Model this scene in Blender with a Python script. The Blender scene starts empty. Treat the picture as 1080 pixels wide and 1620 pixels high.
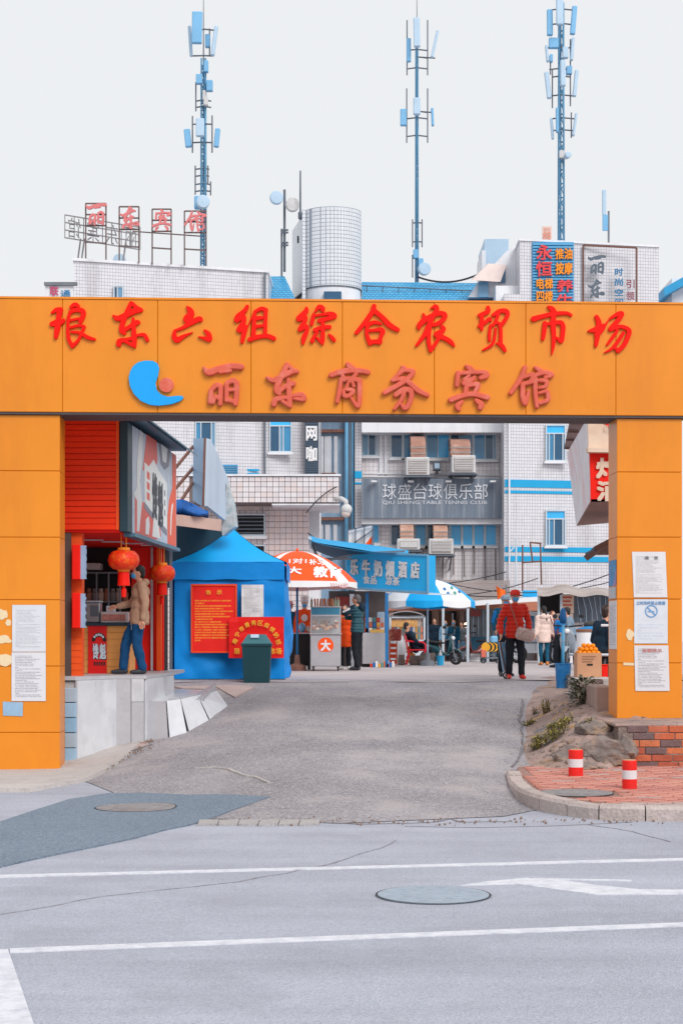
import bpy, bmesh, math, random
import numpy as np
from mathutils import Vector, Matrix, noise as mnoise

random.seed(7)
SC = bpy.context.scene
COL = SC.collection
R = math.radians

# ------------------------------------------------------------------ camera
F, CX, CY, EYE = 2600.0, 540.0, 1010.0, 1.65      # focal length and horizon in photo pixels, eye height in m
cam_d = bpy.data.cameras.new('camera')
cam = bpy.data.objects.new('camera', cam_d); COL.objects.link(cam)
cam.location = (0, 0, EYE); cam.rotation_euler = (R(90), 0, 0)
cam_d.sensor_fit = 'VERTICAL'; cam_d.sensor_height = 36.0; cam_d.sensor_width = 24.0
cam_d.lens = 36.0 * F / 1620.0
cam_d.shift_y = (CY - 810.0) / 1620.0
cam_d.clip_start = 0.1; cam_d.clip_end = 2000
SC.camera = cam

# ------------------------------------------------------------------ sky (pale overcast) and sun
SUN_EL, SUN_AZ = R(41), R(150)                      # sun high behind the camera, to the right
w = bpy.data.worlds.new('World'); SC.world = w; w.use_nodes = True
nt = w.node_tree; nt.nodes.clear()
sky = nt.nodes.new('ShaderNodeTexSky'); sky.sky_type = 'NISHITA'; sky.sun_disc = False
sky.sun_elevation = SUN_EL; sky.sun_rotation = SUN_AZ
sky.dust_density = 6.0; sky.air_density = 1.0
bg1 = nt.nodes.new('ShaderNodeBackground'); bg1.inputs[1].default_value = 0.05
bg2 = nt.nodes.new('ShaderNodeBackground'); bg2.inputs[0].default_value = (0.640, 0.652, 0.664, 1); bg2.inputs[1].default_value = 1.0
mix = nt.nodes.new('ShaderNodeMixShader'); mix.inputs[0].default_value = 0.93
out = nt.nodes.new('ShaderNodeOutputWorld')
nt.links.new(sky.outputs[0], bg1.inputs[0]); nt.links.new(bg1.outputs[0], mix.inputs[1])
nt.links.new(bg2.outputs[0], mix.inputs[2]); nt.links.new(mix.outputs[0], out.inputs[0])
sun_d = bpy.data.lights.new('sun', 'SUN'); sun_d.energy = 1.5; sun_d.angle = R(28); sun_d.color = (1.0, 0.97, 0.93)
sun = bpy.data.objects.new('sun', sun_d); COL.objects.link(sun)
sdir = Vector((math.sin(SUN_AZ) * math.cos(SUN_EL), math.cos(SUN_AZ) * math.cos(SUN_EL), math.sin(SUN_EL)))
sun.rotation_euler = sdir.to_track_quat('Z', 'Y').to_euler(); sun.location = (0, 0, 60)
vs = SC.view_settings
vs.view_transform = 'Standard'; vs.look = 'None'; vs.exposure = 0.5; vs.gamma = 1.0; vs.use_curve_mapping = False
SC.cycles.max_bounces = 6; SC.cycles.diffuse_bounces = 3; SC.cycles.glossy_bounces = 3
SC.cycles.transparent_max_bounces = 8

# ------------------------------------------------------------------ helpers
def P(px, py, Y):
    "a point of the place seen at photo pixel (px,py) that stands Y metres away"
    return Vector(((px - CX) / F * Y, Y, EYE - (py - CY) / F * Y))
def PX(px, Y): return (px - CX) / F * Y
def PZ(py, Y): return EYE - (py - CY) / F * Y
def lerp(a, b, t): return a + (b - a) * t
def interp(x, xs, ys): return float(np.interp(x, xs, ys))
def sstep(t):
    t = max(0.0, min(1.0, t)); return t * t * (3 - 2 * t)

def L(c):
    return c / 12.92 if c <= 0.04045 else ((c + 0.055) / 1.055) ** 2.4
def rgb(r, g, b, k=1.0):
    return (min(.92, L(r / 255) * k), min(.92, L(g / 255) * k), min(.92, L(b / 255) * k))

OFF = {}
class MB:
    def __init__(s, M=None):
        s.v = []; s.f = []; s.m = []; s.M = M; s.mi = 0
    def add(s, vs_, fs_, mi=None):
        n = len(s.v)
        if s.M is not None: vs_ = [s.M @ Vector(q) for q in vs_]
        s.v.extend([tuple(q) for q in vs_])
        s.f.extend([tuple(i + n for i in f) for f in fs_])
        s.m.extend([s.mi if mi is None else mi] * len(fs_))
        return s
    def box(s, x0, x1, y0, y1, z0, z1, mi=None):
        v = [(x0,y0,z0),(x1,y0,z0),(x1,y1,z0),(x0,y1,z0),(x0,y0,z1),(x1,y0,z1),(x1,y1,z1),(x0,y1,z1)]
        return s.add(v, [(3,2,1,0),(4,5,6,7),(0,1,5,4),(1,2,6,5),(2,3,7,6),(3,0,4,7)], mi)
    def bbox(s, x0, x1, y0, y1, z0, z1, b=.01, mi=None):
        "box with chamfered edges"
        bm = bmesh.new(); bmesh.ops.create_cube(bm, size=1)
        for q in bm.verts:
            q.co = Vector((lerp(x0,x1,q.co.x+.5), lerp(y0,y1,q.co.y+.5), lerp(z0,z1,q.co.z+.5)))
        bmesh.ops.bevel(bm, geom=bm.edges[:], offset=b, segments=1, affect='EDGES')
        bm.verts.index_update()
        s.add([q.co.copy() for q in bm.verts], [tuple(q.index for q in f.verts) for f in bm.faces], mi); bm.free()
        return s
    def beam(s, a, b, w, h=None, mi=None):
        "rectangular bar from a to b"
        a = Vector(a); b = Vector(b); h = h or w; d = (b - a).normalized()
        up = Vector((0,0,1)) if abs(d.z) < .95 else Vector((0,1,0))
        x = d.cross(up).normalized(); u = x.cross(d).normalized()
        v = []
        for q in (a, b):
            for i, j in ((-1,-1),(1,-1),(1,1),(-1,1)): v.append(q + x*i*w/2 + u*j*h/2)
        return s.add(v, [(3,2,1,0),(4,5,6,7),(0,1,5,4),(1,2,6,5),(2,3,7,6),(3,0,4,7)], mi)
    def prism(s, pts, vec, mi=None):
        "closed slab: polygon of 3D points pushed along vec"
        n = len(pts); vec = Vector(vec); a = [Vector(q) for q in pts]; b = [q + vec for q in a]
        fs_ = [tuple(range(n)), tuple(range(2*n-1, n-1, -1))]
        for i in range(n):
            j = (i+1) % n; fs_.append((j, i, i+n, j+n))
        return s.add(a + b, fs_, mi)
    def tube(s, pts, r, n=6, mi=None, cap=True):
        pts = [Vector(q) for q in pts]; m = len(pts)
        rs = r if isinstance(r, (list, tuple)) else [r]*m
        v = []; ref = None
        for i, q in enumerate(pts):
            d = (pts[min(i+1,m-1)] - pts[max(i-1,0)])
            d = d.normalized() if d.length > 1e-9 else Vector((0,0,1))
            if ref is None: ref = Vector((0,0,1)) if abs(d.z) < .9 else Vector((1,0,0))
            x = (ref - d*ref.dot(d)).normalized(); ref = x; y = d.cross(x)
            for k in range(n):
                a = 2*math.pi*k/n; v.append(q + x*math.cos(a)*rs[i] + y*math.sin(a)*rs[i])
        fs_ = []
        for i in range(m-1):
            for k in range(n):
                k2 = (k+1) % n; fs_.append((i*n+k, i*n+k2, (i+1)*n+k2, (i+1)*n+k))
        if cap: fs_ += [tuple(range(n-1,-1,-1)), tuple((m-1)*n+k for k in range(n))]
        return s.add(v, fs_, mi)
    def lathe(s, prof, c=(0,0,0), n=16, mi=None, sx=1, sy=1):
        "profile [(r,z)...] turned about a vertical axis through c"
        c = Vector(c); v = []; m = len(prof)
        for r, z in prof:
            for k in range(n):
                a = 2*math.pi*k/n; v.append(c + Vector((r*sx*math.cos(a), r*sy*math.sin(a), z)))
        fs_ = []
        for i in range(m-1):
            for k in range(n):
                k2 = (k+1) % n; fs_.append((i*n+k, i*n+k2, (i+1)*n+k2, (i+1)*n+k))
        fs_ += [tuple(range(n-1,-1,-1)), tuple((m-1)*n+k for k in range(n))]
        return s.add(v, fs_, mi)
    def ell(s, c, r, n=12, m=8, mi=None, rot=None):
        c = Vector(c); v = []; fs_ = []
        for i in range(1, m):
            t = math.pi*i/m
            for k in range(n):
                a = 2*math.pi*k/n
                q = Vector((r[0]*math.sin(t)*math.cos(a), r[1]*math.sin(t)*math.sin(a), r[2]*math.cos(t)))
                v.append(c + (rot @ q if rot else q))
        top = len(v); q = Vector((0,0,r[2])); v.append(c + (rot @ q if rot else q)); v.append(c - (rot @ q if rot else q))
        for i in range(m-2):
            for k in range(n):
                k2 = (k+1) % n; fs_.append((i*n+k, (i+1)*n+k, (i+1)*n+k2, i*n+k2))
        for k in range(n):
            k2 = (k+1) % n; fs_.append((top, k, k2)); fs_.append((top+1, (m-2)*n+k2, (m-2)*n+k))
        return s.add(v, fs_, mi)
    def caps(s, a, ra, b, rb, n=10):
        "tapered capsule"
        a = Vector(a); b = Vector(b); d = b - a; ln = d.length
        if ln < 1e-6: return s.ell(a, (ra,ra,ra), n, 6)
        d /= ln
        pts = []; rs = []
        for t in (-90,-60,-30,0): pts.append(a + d*ra*math.sin(R(t))); rs.append(max(1e-4, ra*math.cos(R(t))))
        for t in (0,30,60,90): pts.append(b + d*rb*math.sin(R(t))); rs.append(max(1e-4, rb*math.cos(R(t))))
        return s.tube(pts, rs, n)
    def build(s, name, mat, parent=None, smooth=False, loc=None):
        "link as ONE mesh object; vertices are in place coordinates, origin goes to the base"
        if parent is not None: o0 = OFF[parent.name]
        elif loc is not None: o0 = Vector(loc)
        else:
            xs = [q[0] for q in s.v]; ys = [q[1] for q in s.v]; zs = [q[2] for q in s.v]
            o0 = Vector(((min(xs)+max(xs))/2, (min(ys)+max(ys))/2, min(zs)))
        me = bpy.data.meshes.new(name)
        me.from_pydata([(q[0]-o0.x, q[1]-o0.y, q[2]-o0.z) for q in s.v], [], s.f)
        mats = mat if isinstance(mat, (list, tuple)) else [mat]
        for q in mats: me.materials.append(q)
        if len(mats) > 1: me.polygons.foreach_set('material_index', s.m)
        if smooth: me.polygons.foreach_set('use_smooth', [True]*len(me.polygons))
        me.validate(); me.update()
        return link(name, me, parent, o0)

def link(name, me, parent, o0):
    o = bpy.data.objects.new(name, me); COL.objects.link(o)
    if parent is not None: o.parent = parent
    else: o.location = o0
    OFF[o.name] = Vector(o0)
    return o
def tag(o, label=None, cat=None, group=None, kind=None):
    if label: o['label'] = label
    if cat: o['category'] = cat
    if group: o['group'] = group
    if kind: o['kind'] = kind
    return o
def thing(name, loc, label, cat, group=None):
    o = bpy.data.objects.new(name, None); COL.objects.link(o)
    o.empty_display_size = .1; o.location = loc; OFF[o.name] = Vector(loc)
    return tag(o, label, cat, group)
def part(name, mat, parent, fn, smooth=False):
    m = MB(); fn(m); return m.build(name, mat, parent, smooth)
def boxp(name, mat, parent, *b, bev=None):
    m = MB()
    if bev: m.bbox(*b, b=bev)
    else: m.box(*b)
    return m.build(name, mat, parent)
def pbox(name, mat, parent, x0, y0, x1, y1, Y, dep, bev=None):
    "box whose front face fills pixels x0..x1, y0..y1 at distance Y"
    return boxp(name, mat, parent, PX(x0,Y), PX(x1,Y), Y, Y+dep, PZ(y1,Y), PZ(y0,Y), bev=bev)

# ------------------------------------------------------------------ materials
MATS = {}
def nodes(name):
    m = bpy.data.materials.new(name); m.use_nodes = True
    n = m.node_tree.nodes; b = n['Principled BSDF']; return m, m.node_tree, n, b
def mat(name, col, rough=.6, var=.12, scale=2.5, bump=.0, bscale=40, metal=0, spec=.4, dirt=None, dirt_amt=.35, dscale=1.2, emit=None, alpha=None, streak=None, trans=0, coat=0):
    if name in MATS: return MATS[name]
    m, t, n, b = nodes(name); lk = t.links.new
    tc = n.new('ShaderNodeTexCoord')
    nz = n.new('ShaderNodeTexNoise'); nz.inputs['Scale'].default_value = scale; nz.inputs['Detail'].default_value = 6; nz.inputs['Roughness'].default_value = .62
    lk(tc.outputs['Object'], nz.inputs['Vector'])
    ramp = n.new('ShaderNodeMapRange'); ramp.inputs[1].default_value = .3; ramp.inputs[2].default_value = .7
    ramp.inputs[3].default_value = 1 - var; ramp.inputs[4].default_value = 1 + var*.55
    lk(nz.outputs['Fac'], ramp.inputs[0])
    mul = n.new('ShaderNodeMix'); mul.data_type = 'RGBA'; mul.blend_type = 'MULTIPLY'; mul.inputs[0].default_value = 1
    mul.inputs[6].default_value = (*col, 1); lk(ramp.outputs[0], mul.inputs[7])
    last = mul.outputs[2]
    if dirt is not None:
        n2 = n.new('ShaderNodeTexNoise'); n2.inputs['Scale'].default_value = dscale; n2.inputs['Detail'].default_value = 8; n2.inputs['Roughness'].default_value = .7
        if streak:
            mp = n.new('ShaderNodeMapping'); mp.inputs['Scale'].default_value = streak; lk(tc.outputs['Object'], mp.inputs[0]); lk(mp.outputs[0], n2.inputs['Vector'])
        else: lk(tc.outputs['Object'], n2.inputs['Vector'])
        r2 = n.new('ShaderNodeMapRange'); r2.inputs[1].default_value = .48; r2.inputs[2].default_value = .72; r2.inputs[3].default_value = 0; r2.inputs[4].default_value = dirt_amt
        lk(n2.outputs['Fac'], r2.inputs[0])
        mx = n.new('ShaderNodeMix'); mx.data_type = 'RGBA'; lk(r2.outputs[0], mx.inputs[0]); lk(last, mx.inputs[6]); mx.inputs[7].default_value = (*dirt, 1)
        last = mx.outputs[2]
    lk(last, b.inputs['Base Color'])
    b.inputs['Roughness'].default_value = rough; b.inputs['Metallic'].default_value = metal
    b.inputs['Specular IOR Level'].default_value = spec
    rr = n.new('ShaderNodeMapRange'); rr.inputs[3].default_value = max(.03, rough-.1); rr.inputs[4].default_value = min(1, rough+.12)
    lk(nz.outputs['Fac'], rr.inputs[0]); lk(rr.outputs[0], b.inputs['Roughness'])
    if bump:
        nb = n.new('ShaderNodeTexNoise'); nb.inputs['Scale'].default_value = bscale; nb.inputs['Detail'].default_value = 5
        lk(tc.outputs['Object'], nb.inputs['Vector'])
        bp = n.new('ShaderNodeBump'); bp.inputs['Strength'].default_value = bump; bp.inputs['Distance'].default_value = .02
        lk(nb.outputs['Fac'], bp.inputs['Height']); lk(bp.outputs[0], b.inputs['Normal'])
    if emit: b.inputs['Emission Color'].default_value = (*emit[:3], 1); b.inputs['Emission Strength'].default_value = emit[3]
    if trans: b.inputs['Transmission Weight'].default_value = trans
    if coat: b.inputs['Coat Weight'].default_value = coat
    if alpha is not None: b.inputs['Alpha'].default_value = alpha
    MATS[name] = m; return m

def tile_mat(name, size, tile, grout, line=.07, var=.08, dirt=rgb(120,110,108), dirt_amt=.25, streak=(1.2,1.2,.18)):
    "glazed wall tiles too small to pick apart: grid in colour and relief"
    m, t, n, b = nodes(name); lk = t.links.new
    tc = n.new('ShaderNodeTexCoord'); sp = n.new('ShaderNodeSeparateXYZ'); lk(tc.outputs['Object'], sp.inputs[0])
    ad = n.new('ShaderNodeMath'); lk(sp.outputs[0], ad.inputs[0]); lk(sp.outputs[1], ad.inputs[1])
    cb = n.new('ShaderNodeCombineXYZ'); lk(ad.outputs[0], cb.inputs[0]); lk(sp.outputs[2], cb.inputs[1])
    br = n.new('ShaderNodeTexBrick'); br.offset = 0; br.squash = 1
    br.inputs['Scale'].default_value = 1; br.inputs['Mortar Size'].default_value = size*line/2; br.inputs['Mortar Smooth'].default_value = .1
    br.inputs['Brick Width'].default_value = size; br.inputs['Row Height'].default_value = size
    br.inputs['Color1'].default_value = (*tile, 1); br.inputs['Color2'].default_value = (*[c*(1-var) for c in tile], 1); br.inputs['Mortar'].default_value = (*grout, 1)
    lk(cb.outputs[0], br.inputs['Vector'])
    n2 = n.new('ShaderNodeTexNoise'); n2.inputs['Scale'].default_value = 1.0; n2.inputs['Detail'].default_value = 8; n2.inputs['Roughness'].default_value = .7
    mp = n.new('ShaderNodeMapping'); mp.inputs['Scale'].default_value = streak; lk(tc.outputs['Object'], mp.inputs[0]); lk(mp.outputs[0], n2.inputs['Vector'])
    r2 = n.new('ShaderNodeMapRange'); r2.inputs[1].default_value = .5; r2.inputs[2].default_value = .78; r2.inputs[3].default_value = 0; r2.inputs[4].default_value = dirt_amt
    lk(n2.outputs['Fac'], r2.inputs[0])
    mx = n.new('ShaderNodeMix'); mx.data_type = 'RGBA'; lk(r2.outputs[0], mx.inputs[0]); lk(br.outputs['Color'], mx.inputs[6]); mx.inputs[7].default_value = (*dirt, 1)
    lk(mx.outputs[2], b.inputs['Base Color']); b.inputs['Roughness'].default_value = .35
    bp = n.new('ShaderNodeBump'); bp.inputs['Strength'].default_value = .4; bp.inputs['Distance'].default_value = .01; bp.invert = True
    lk(br.outputs['Fac'], bp.inputs['Height']); lk(bp.outputs[0], b.inputs['Normal'])
    return m

def print_mat(name, paper, ink, rows=26, ink_amt=.55, x0=.1, x1=.9, top=.9, bot=.08):
    "paper with lines of small print, laid out in the sheet's own 0..1 generated coordinates (x across, z up)"
    m, t, n, b = nodes(name); lk = t.links.new
    tc = n.new('ShaderNodeTexCoord'); sp = n.new('ShaderNodeSeparateXYZ'); lk(tc.outputs['Generated'], sp.inputs[0])
    def mth(op, a, bb=None, c=None):
        q = n.new('ShaderNodeMath'); q.operation = op
        for i, v in enumerate((a, bb, c)):
            if v is None: continue
            if isinstance(v, (int, float)): q.inputs[i].default_value = v
            else: lk(v, q.inputs[i])
        return q.outputs[0]
    X, Z = sp.outputs[0], sp.outputs[2]
    row = mth('FLOOR', mth('MULTIPLY', Z, rows)); fr = mth('FRACT', mth('MULTIPLY', Z, rows))
    line = mth('GREATER_THAN', fr, .45)
    cell = n.new('ShaderNodeCombineXYZ'); lk(mth('MULTIPLY', X, rows*2.2), cell.inputs[0]); lk(mth('MULTIPLY', row, 7.31), cell.inputs[1])
    wn = n.new('ShaderNodeTexNoise'); wn.inputs['Scale'].default_value = 1.6; wn.inputs['Detail'].default_value = 3; lk(cell.outputs[0], wn.inputs['Vector'])
    word = mth('GREATER_THAN', wn.outputs['Fac'], .44)
    wl = n.new('ShaderNodeTexWhiteNoise'); wl.noise_dimensions = '1D'; lk(row, wl.inputs['W'])
    rend = mth('ADD', mth('MULTIPLY', mth('POWER', wl.outputs['Value'], .35), x1-x0), x0)
    ms = mth('MULTIPLY', mth('GREATER_THAN', X, x0), mth('LESS_THAN', X, rend))
    ms = mth('MULTIPLY', ms, mth('MULTIPLY', mth('GREATER_THAN', Z, bot), mth('LESS_THAN', Z, top)))
    fac = mth('MULTIPLY', mth('MULTIPLY', ms, mth('MULTIPLY', line, word)), ink_amt)
    mx = n.new('ShaderNodeMix'); mx.data_type = 'RGBA'; lk(fac, mx.inputs[0]); mx.inputs[6].default_value = (*paper, 1); mx.inputs[7].default_value = (*ink, 1)
    nz = n.new('ShaderNodeTexNoise'); nz.inputs['Scale'].default_value = 5; nz.inputs['Detail'].default_value = 5; lk(tc.outputs['Object'], nz.inputs['Vector'])
    mr = n.new('ShaderNodeMapRange'); mr.inputs[3].default_value = .88; mr.inputs[4].default_value = 1.06; lk(nz.outputs['Fac'], mr.inputs[0])
    mu = n.new('ShaderNodeMix'); mu.data_type = 'RGBA'; mu.blend_type = 'MULTIPLY'; mu.inputs[0].default_value = 1; lk(mx.outputs[2], mu.inputs[6]); lk(mr.outputs[0], mu.inputs[7])
    lk(mu.outputs[2], b.inputs['Base Color']); b.inputs['Roughness'].default_value = .7
    bp = n.new('ShaderNodeBump'); bp.inputs['Strength'].default_value = .25; bp.inputs['Distance'].default_value = .02; lk(nz.outputs['Fac'], bp.inputs['Height']); lk(bp.outputs[0], b.inputs['Normal'])
    return m

# ------------------------------------------------------------------ lettering
TXT = {}
def text_geo(s):
    "unit-height outline lettering as vertices and faces"
    if s in TXT: return TXT[s]
    cu = bpy.data.curves.new('lettering', 'FONT'); cu.body = s; cu.size = 1; cu.resolution_u = 2; cu.fill_mode = 'FRONT'
    ob = bpy.data.objects.new('lettering', cu)
    me = bpy.data.meshes.new_from_object(ob)
    v = np.array([q.co[:] for q in me.vertices]) if len(me.vertices) else np.zeros((1,3))
    f = [tuple(p.vertices) for p in me.polygons]
    bpy.data.objects.remove(ob); bpy.data.curves.remove(cu); bpy.data.meshes.remove(me)
    lo = v.min(0); hi = v.max(0); sz = np.maximum(hi - lo, 1e-6)
    v = (v - lo) / sz - .5
    TXT[s] = (v, f, sz[0] / sz[1]); return TXT[s]
def add_text(m, s, c, right, up, width, height=None, bold=.0, fmap=None, mi=None, thick=0):
    "lettering centred on c, spanning width along right and height along up; bold thickens the strokes"
    v, f, asp = text_geo(s); c = Vector(c); right = Vector(right).normalized(); up = Vector(up).normalized()
    height = height or width / asp; nrm = right.cross(up).normalized()
    e = bold*height*.75; offs = [(0,0)] if bold < .015 else [(0,0),(-e,-e),(e,-e),(e,e),(-e,e)]
    w2, h2 = max(width*.6, width-2*e*(bold >= .015)), max(height*.6, height-2*e*(bold >= .015))
    for i, (dx, dy) in enumerate(offs):
        pts = [c + right*float(q[0]*w2+dx) + up*float(q[1]*h2+dy) + nrm*(.0006*i) for q in v]
        if fmap: pts = [fmap(q) + nrm*(.0015*i) for q in pts]
        m.add(pts, f, mi)
        if thick:
            n0 = len(v); ed = {}
            for q in f:
                for k in range(len(q)): ed[(q[k], q[(k+1) % len(q)])] = 1
            bd = [q for q in ed if (q[1], q[0]) not in ed]
            m.add(pts + [q - nrm*thick for q in pts], [(b, a, a+n0, b+n0) for a, b in bd], mi)
def text(name, s, c, right, up, width, height, mt, parent, bold=.0, thick=0):
    m = MB(); add_text(m, s, c, right, up, width, height, bold, thick=thick); return m.build(name, mt, parent)
XR, ZU = Vector((1,0,0)), Vector((0,0,1))
def ptext(name, s, x0, y0, x1, y1, Y, mt, parent, bold=.0, thick=0):
    c = P((x0+x1)/2, (y0+y1)/2, Y)
    return text(name, s, c, XR, ZU, (x1-x0)/F*Y, (y1-y0)/F*Y, mt, parent, bold, thick)

# brush lettering: strokes of varying width merged to one outline
def brush_loops(strokes, step=4.0):
    smp = []
    for st in strokes:
        st = np.array(st, float); n = len(st)
        for i in range(n-1):
            p0, p1, p2, p3 = st[max(i-1,0)], st[i], st[i+1], st[min(i+2,n-1)]
            ln = np.hypot(*(p2[:2]-p1[:2])); k = max(2, int(ln/3))
            for j in range(k+1):
                t = j/k; smp.append(.5*((2*p1)+(-p0+p2)*t+(2*p0-5*p1+4*p2-p3)*t*t+(-p0+3*p1-3*p2+p3)*t**3))
    smp = np.array(smp); smp[:,2] = np.maximum(smp[:,2], 5)/2
    x0, y0 = smp[:,0].min()-40, smp[:,1].min()-40; x1, y1 = smp[:,0].max()+40, smp[:,1].max()+40
    xs = np.arange(x0, x1, step); ys = np.arange(y0, y1, step); gx, gy = np.meshgrid(xs, ys)
    d = np.full(gx.shape, 1e9)
    for q in smp: np.minimum(d, np.hypot(gx-q[0], gy-q[1]) - q[2], out=d)
    for _ in range(1):
        e = np.pad(d, 1, mode='edge'); d = (e[1:-1,1:-1]*4+e[:-2,1:-1]+e[2:,1:-1]+e[1:-1,:-2]+e[1:-1,2:])/8
    nxt = {}
    ny, nx = d.shape
    def ept(k):
        i, j, h = k
        if h: t = d[j,i]/(d[j,i]-d[j,i+1]); return (xs[i]+t*step, ys[j])
        t = d[j,i]/(d[j,i]-d[j+1,i]); return (xs[i], ys[j]+t*step)
    for j in range(ny-1):
        for i in range(nx-1):
            a, b, c, e = d[j,i]<0, d[j,i+1]<0, d[j+1,i+1]<0, d[j+1,i]<0
            if a == b == c == e: continue
            T, Rr, B, Lf = (i,j,1), (i+1,j,0), (i,j+1,1), (i,j,0)
            seg = []
            cur = [a,b,c,e]; edges = [T,Rr,B,Lf]
            # walk so that the inside stays on one side
            outs = [edges[k] for k in range(4) if cur[k] and not cur[(k+1)%4]]
            ins = [edges[k] for k in range(4) if not cur[k] and cur[(k+1)%4]]
            for p, q in zip(outs, ins): nxt[p] = q
    loops = []
    while nxt:
        k0 = next(iter(nxt)); lp = []; k = k0
        while k in nxt:
            lp.append(ept(k)); k = nxt.pop(k)
        if len(lp) > 8: loops.append(lp)
    return loops
def brush_mesh(strokes, scale, cx, cy, extrude, bevel):
    cu = bpy.data.curves.new('brush', 'CURVE'); cu.dimensions = '2D'; cu.fill_mode = 'BOTH'
    cu.extrude = extrude; cu.bevel_depth = bevel; cu.bevel_resolution = 0; cu.offset = -bevel*.55
    for lp in brush_loops(strokes):
        sp = cu.splines.new('POLY'); sp.points.add(len(lp)-1)
        for q, (x, y) in zip(sp.points, lp): q.co = ((x-cx)*scale, -(y-cy)*scale, 0, 1)
        sp.use_cyclic_u = True
    ob = bpy.data.objects.new('brush', cu); me = bpy.data.meshes.new_from_object(ob)
    v = [q.co.copy() for q in me.vertices]; f = [tuple(p.vertices) for p in me.polygons]
    bpy.data.objects.remove(ob); bpy.data.curves.remove(cu); bpy.data.meshes.remove(me)
    return v, f
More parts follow.
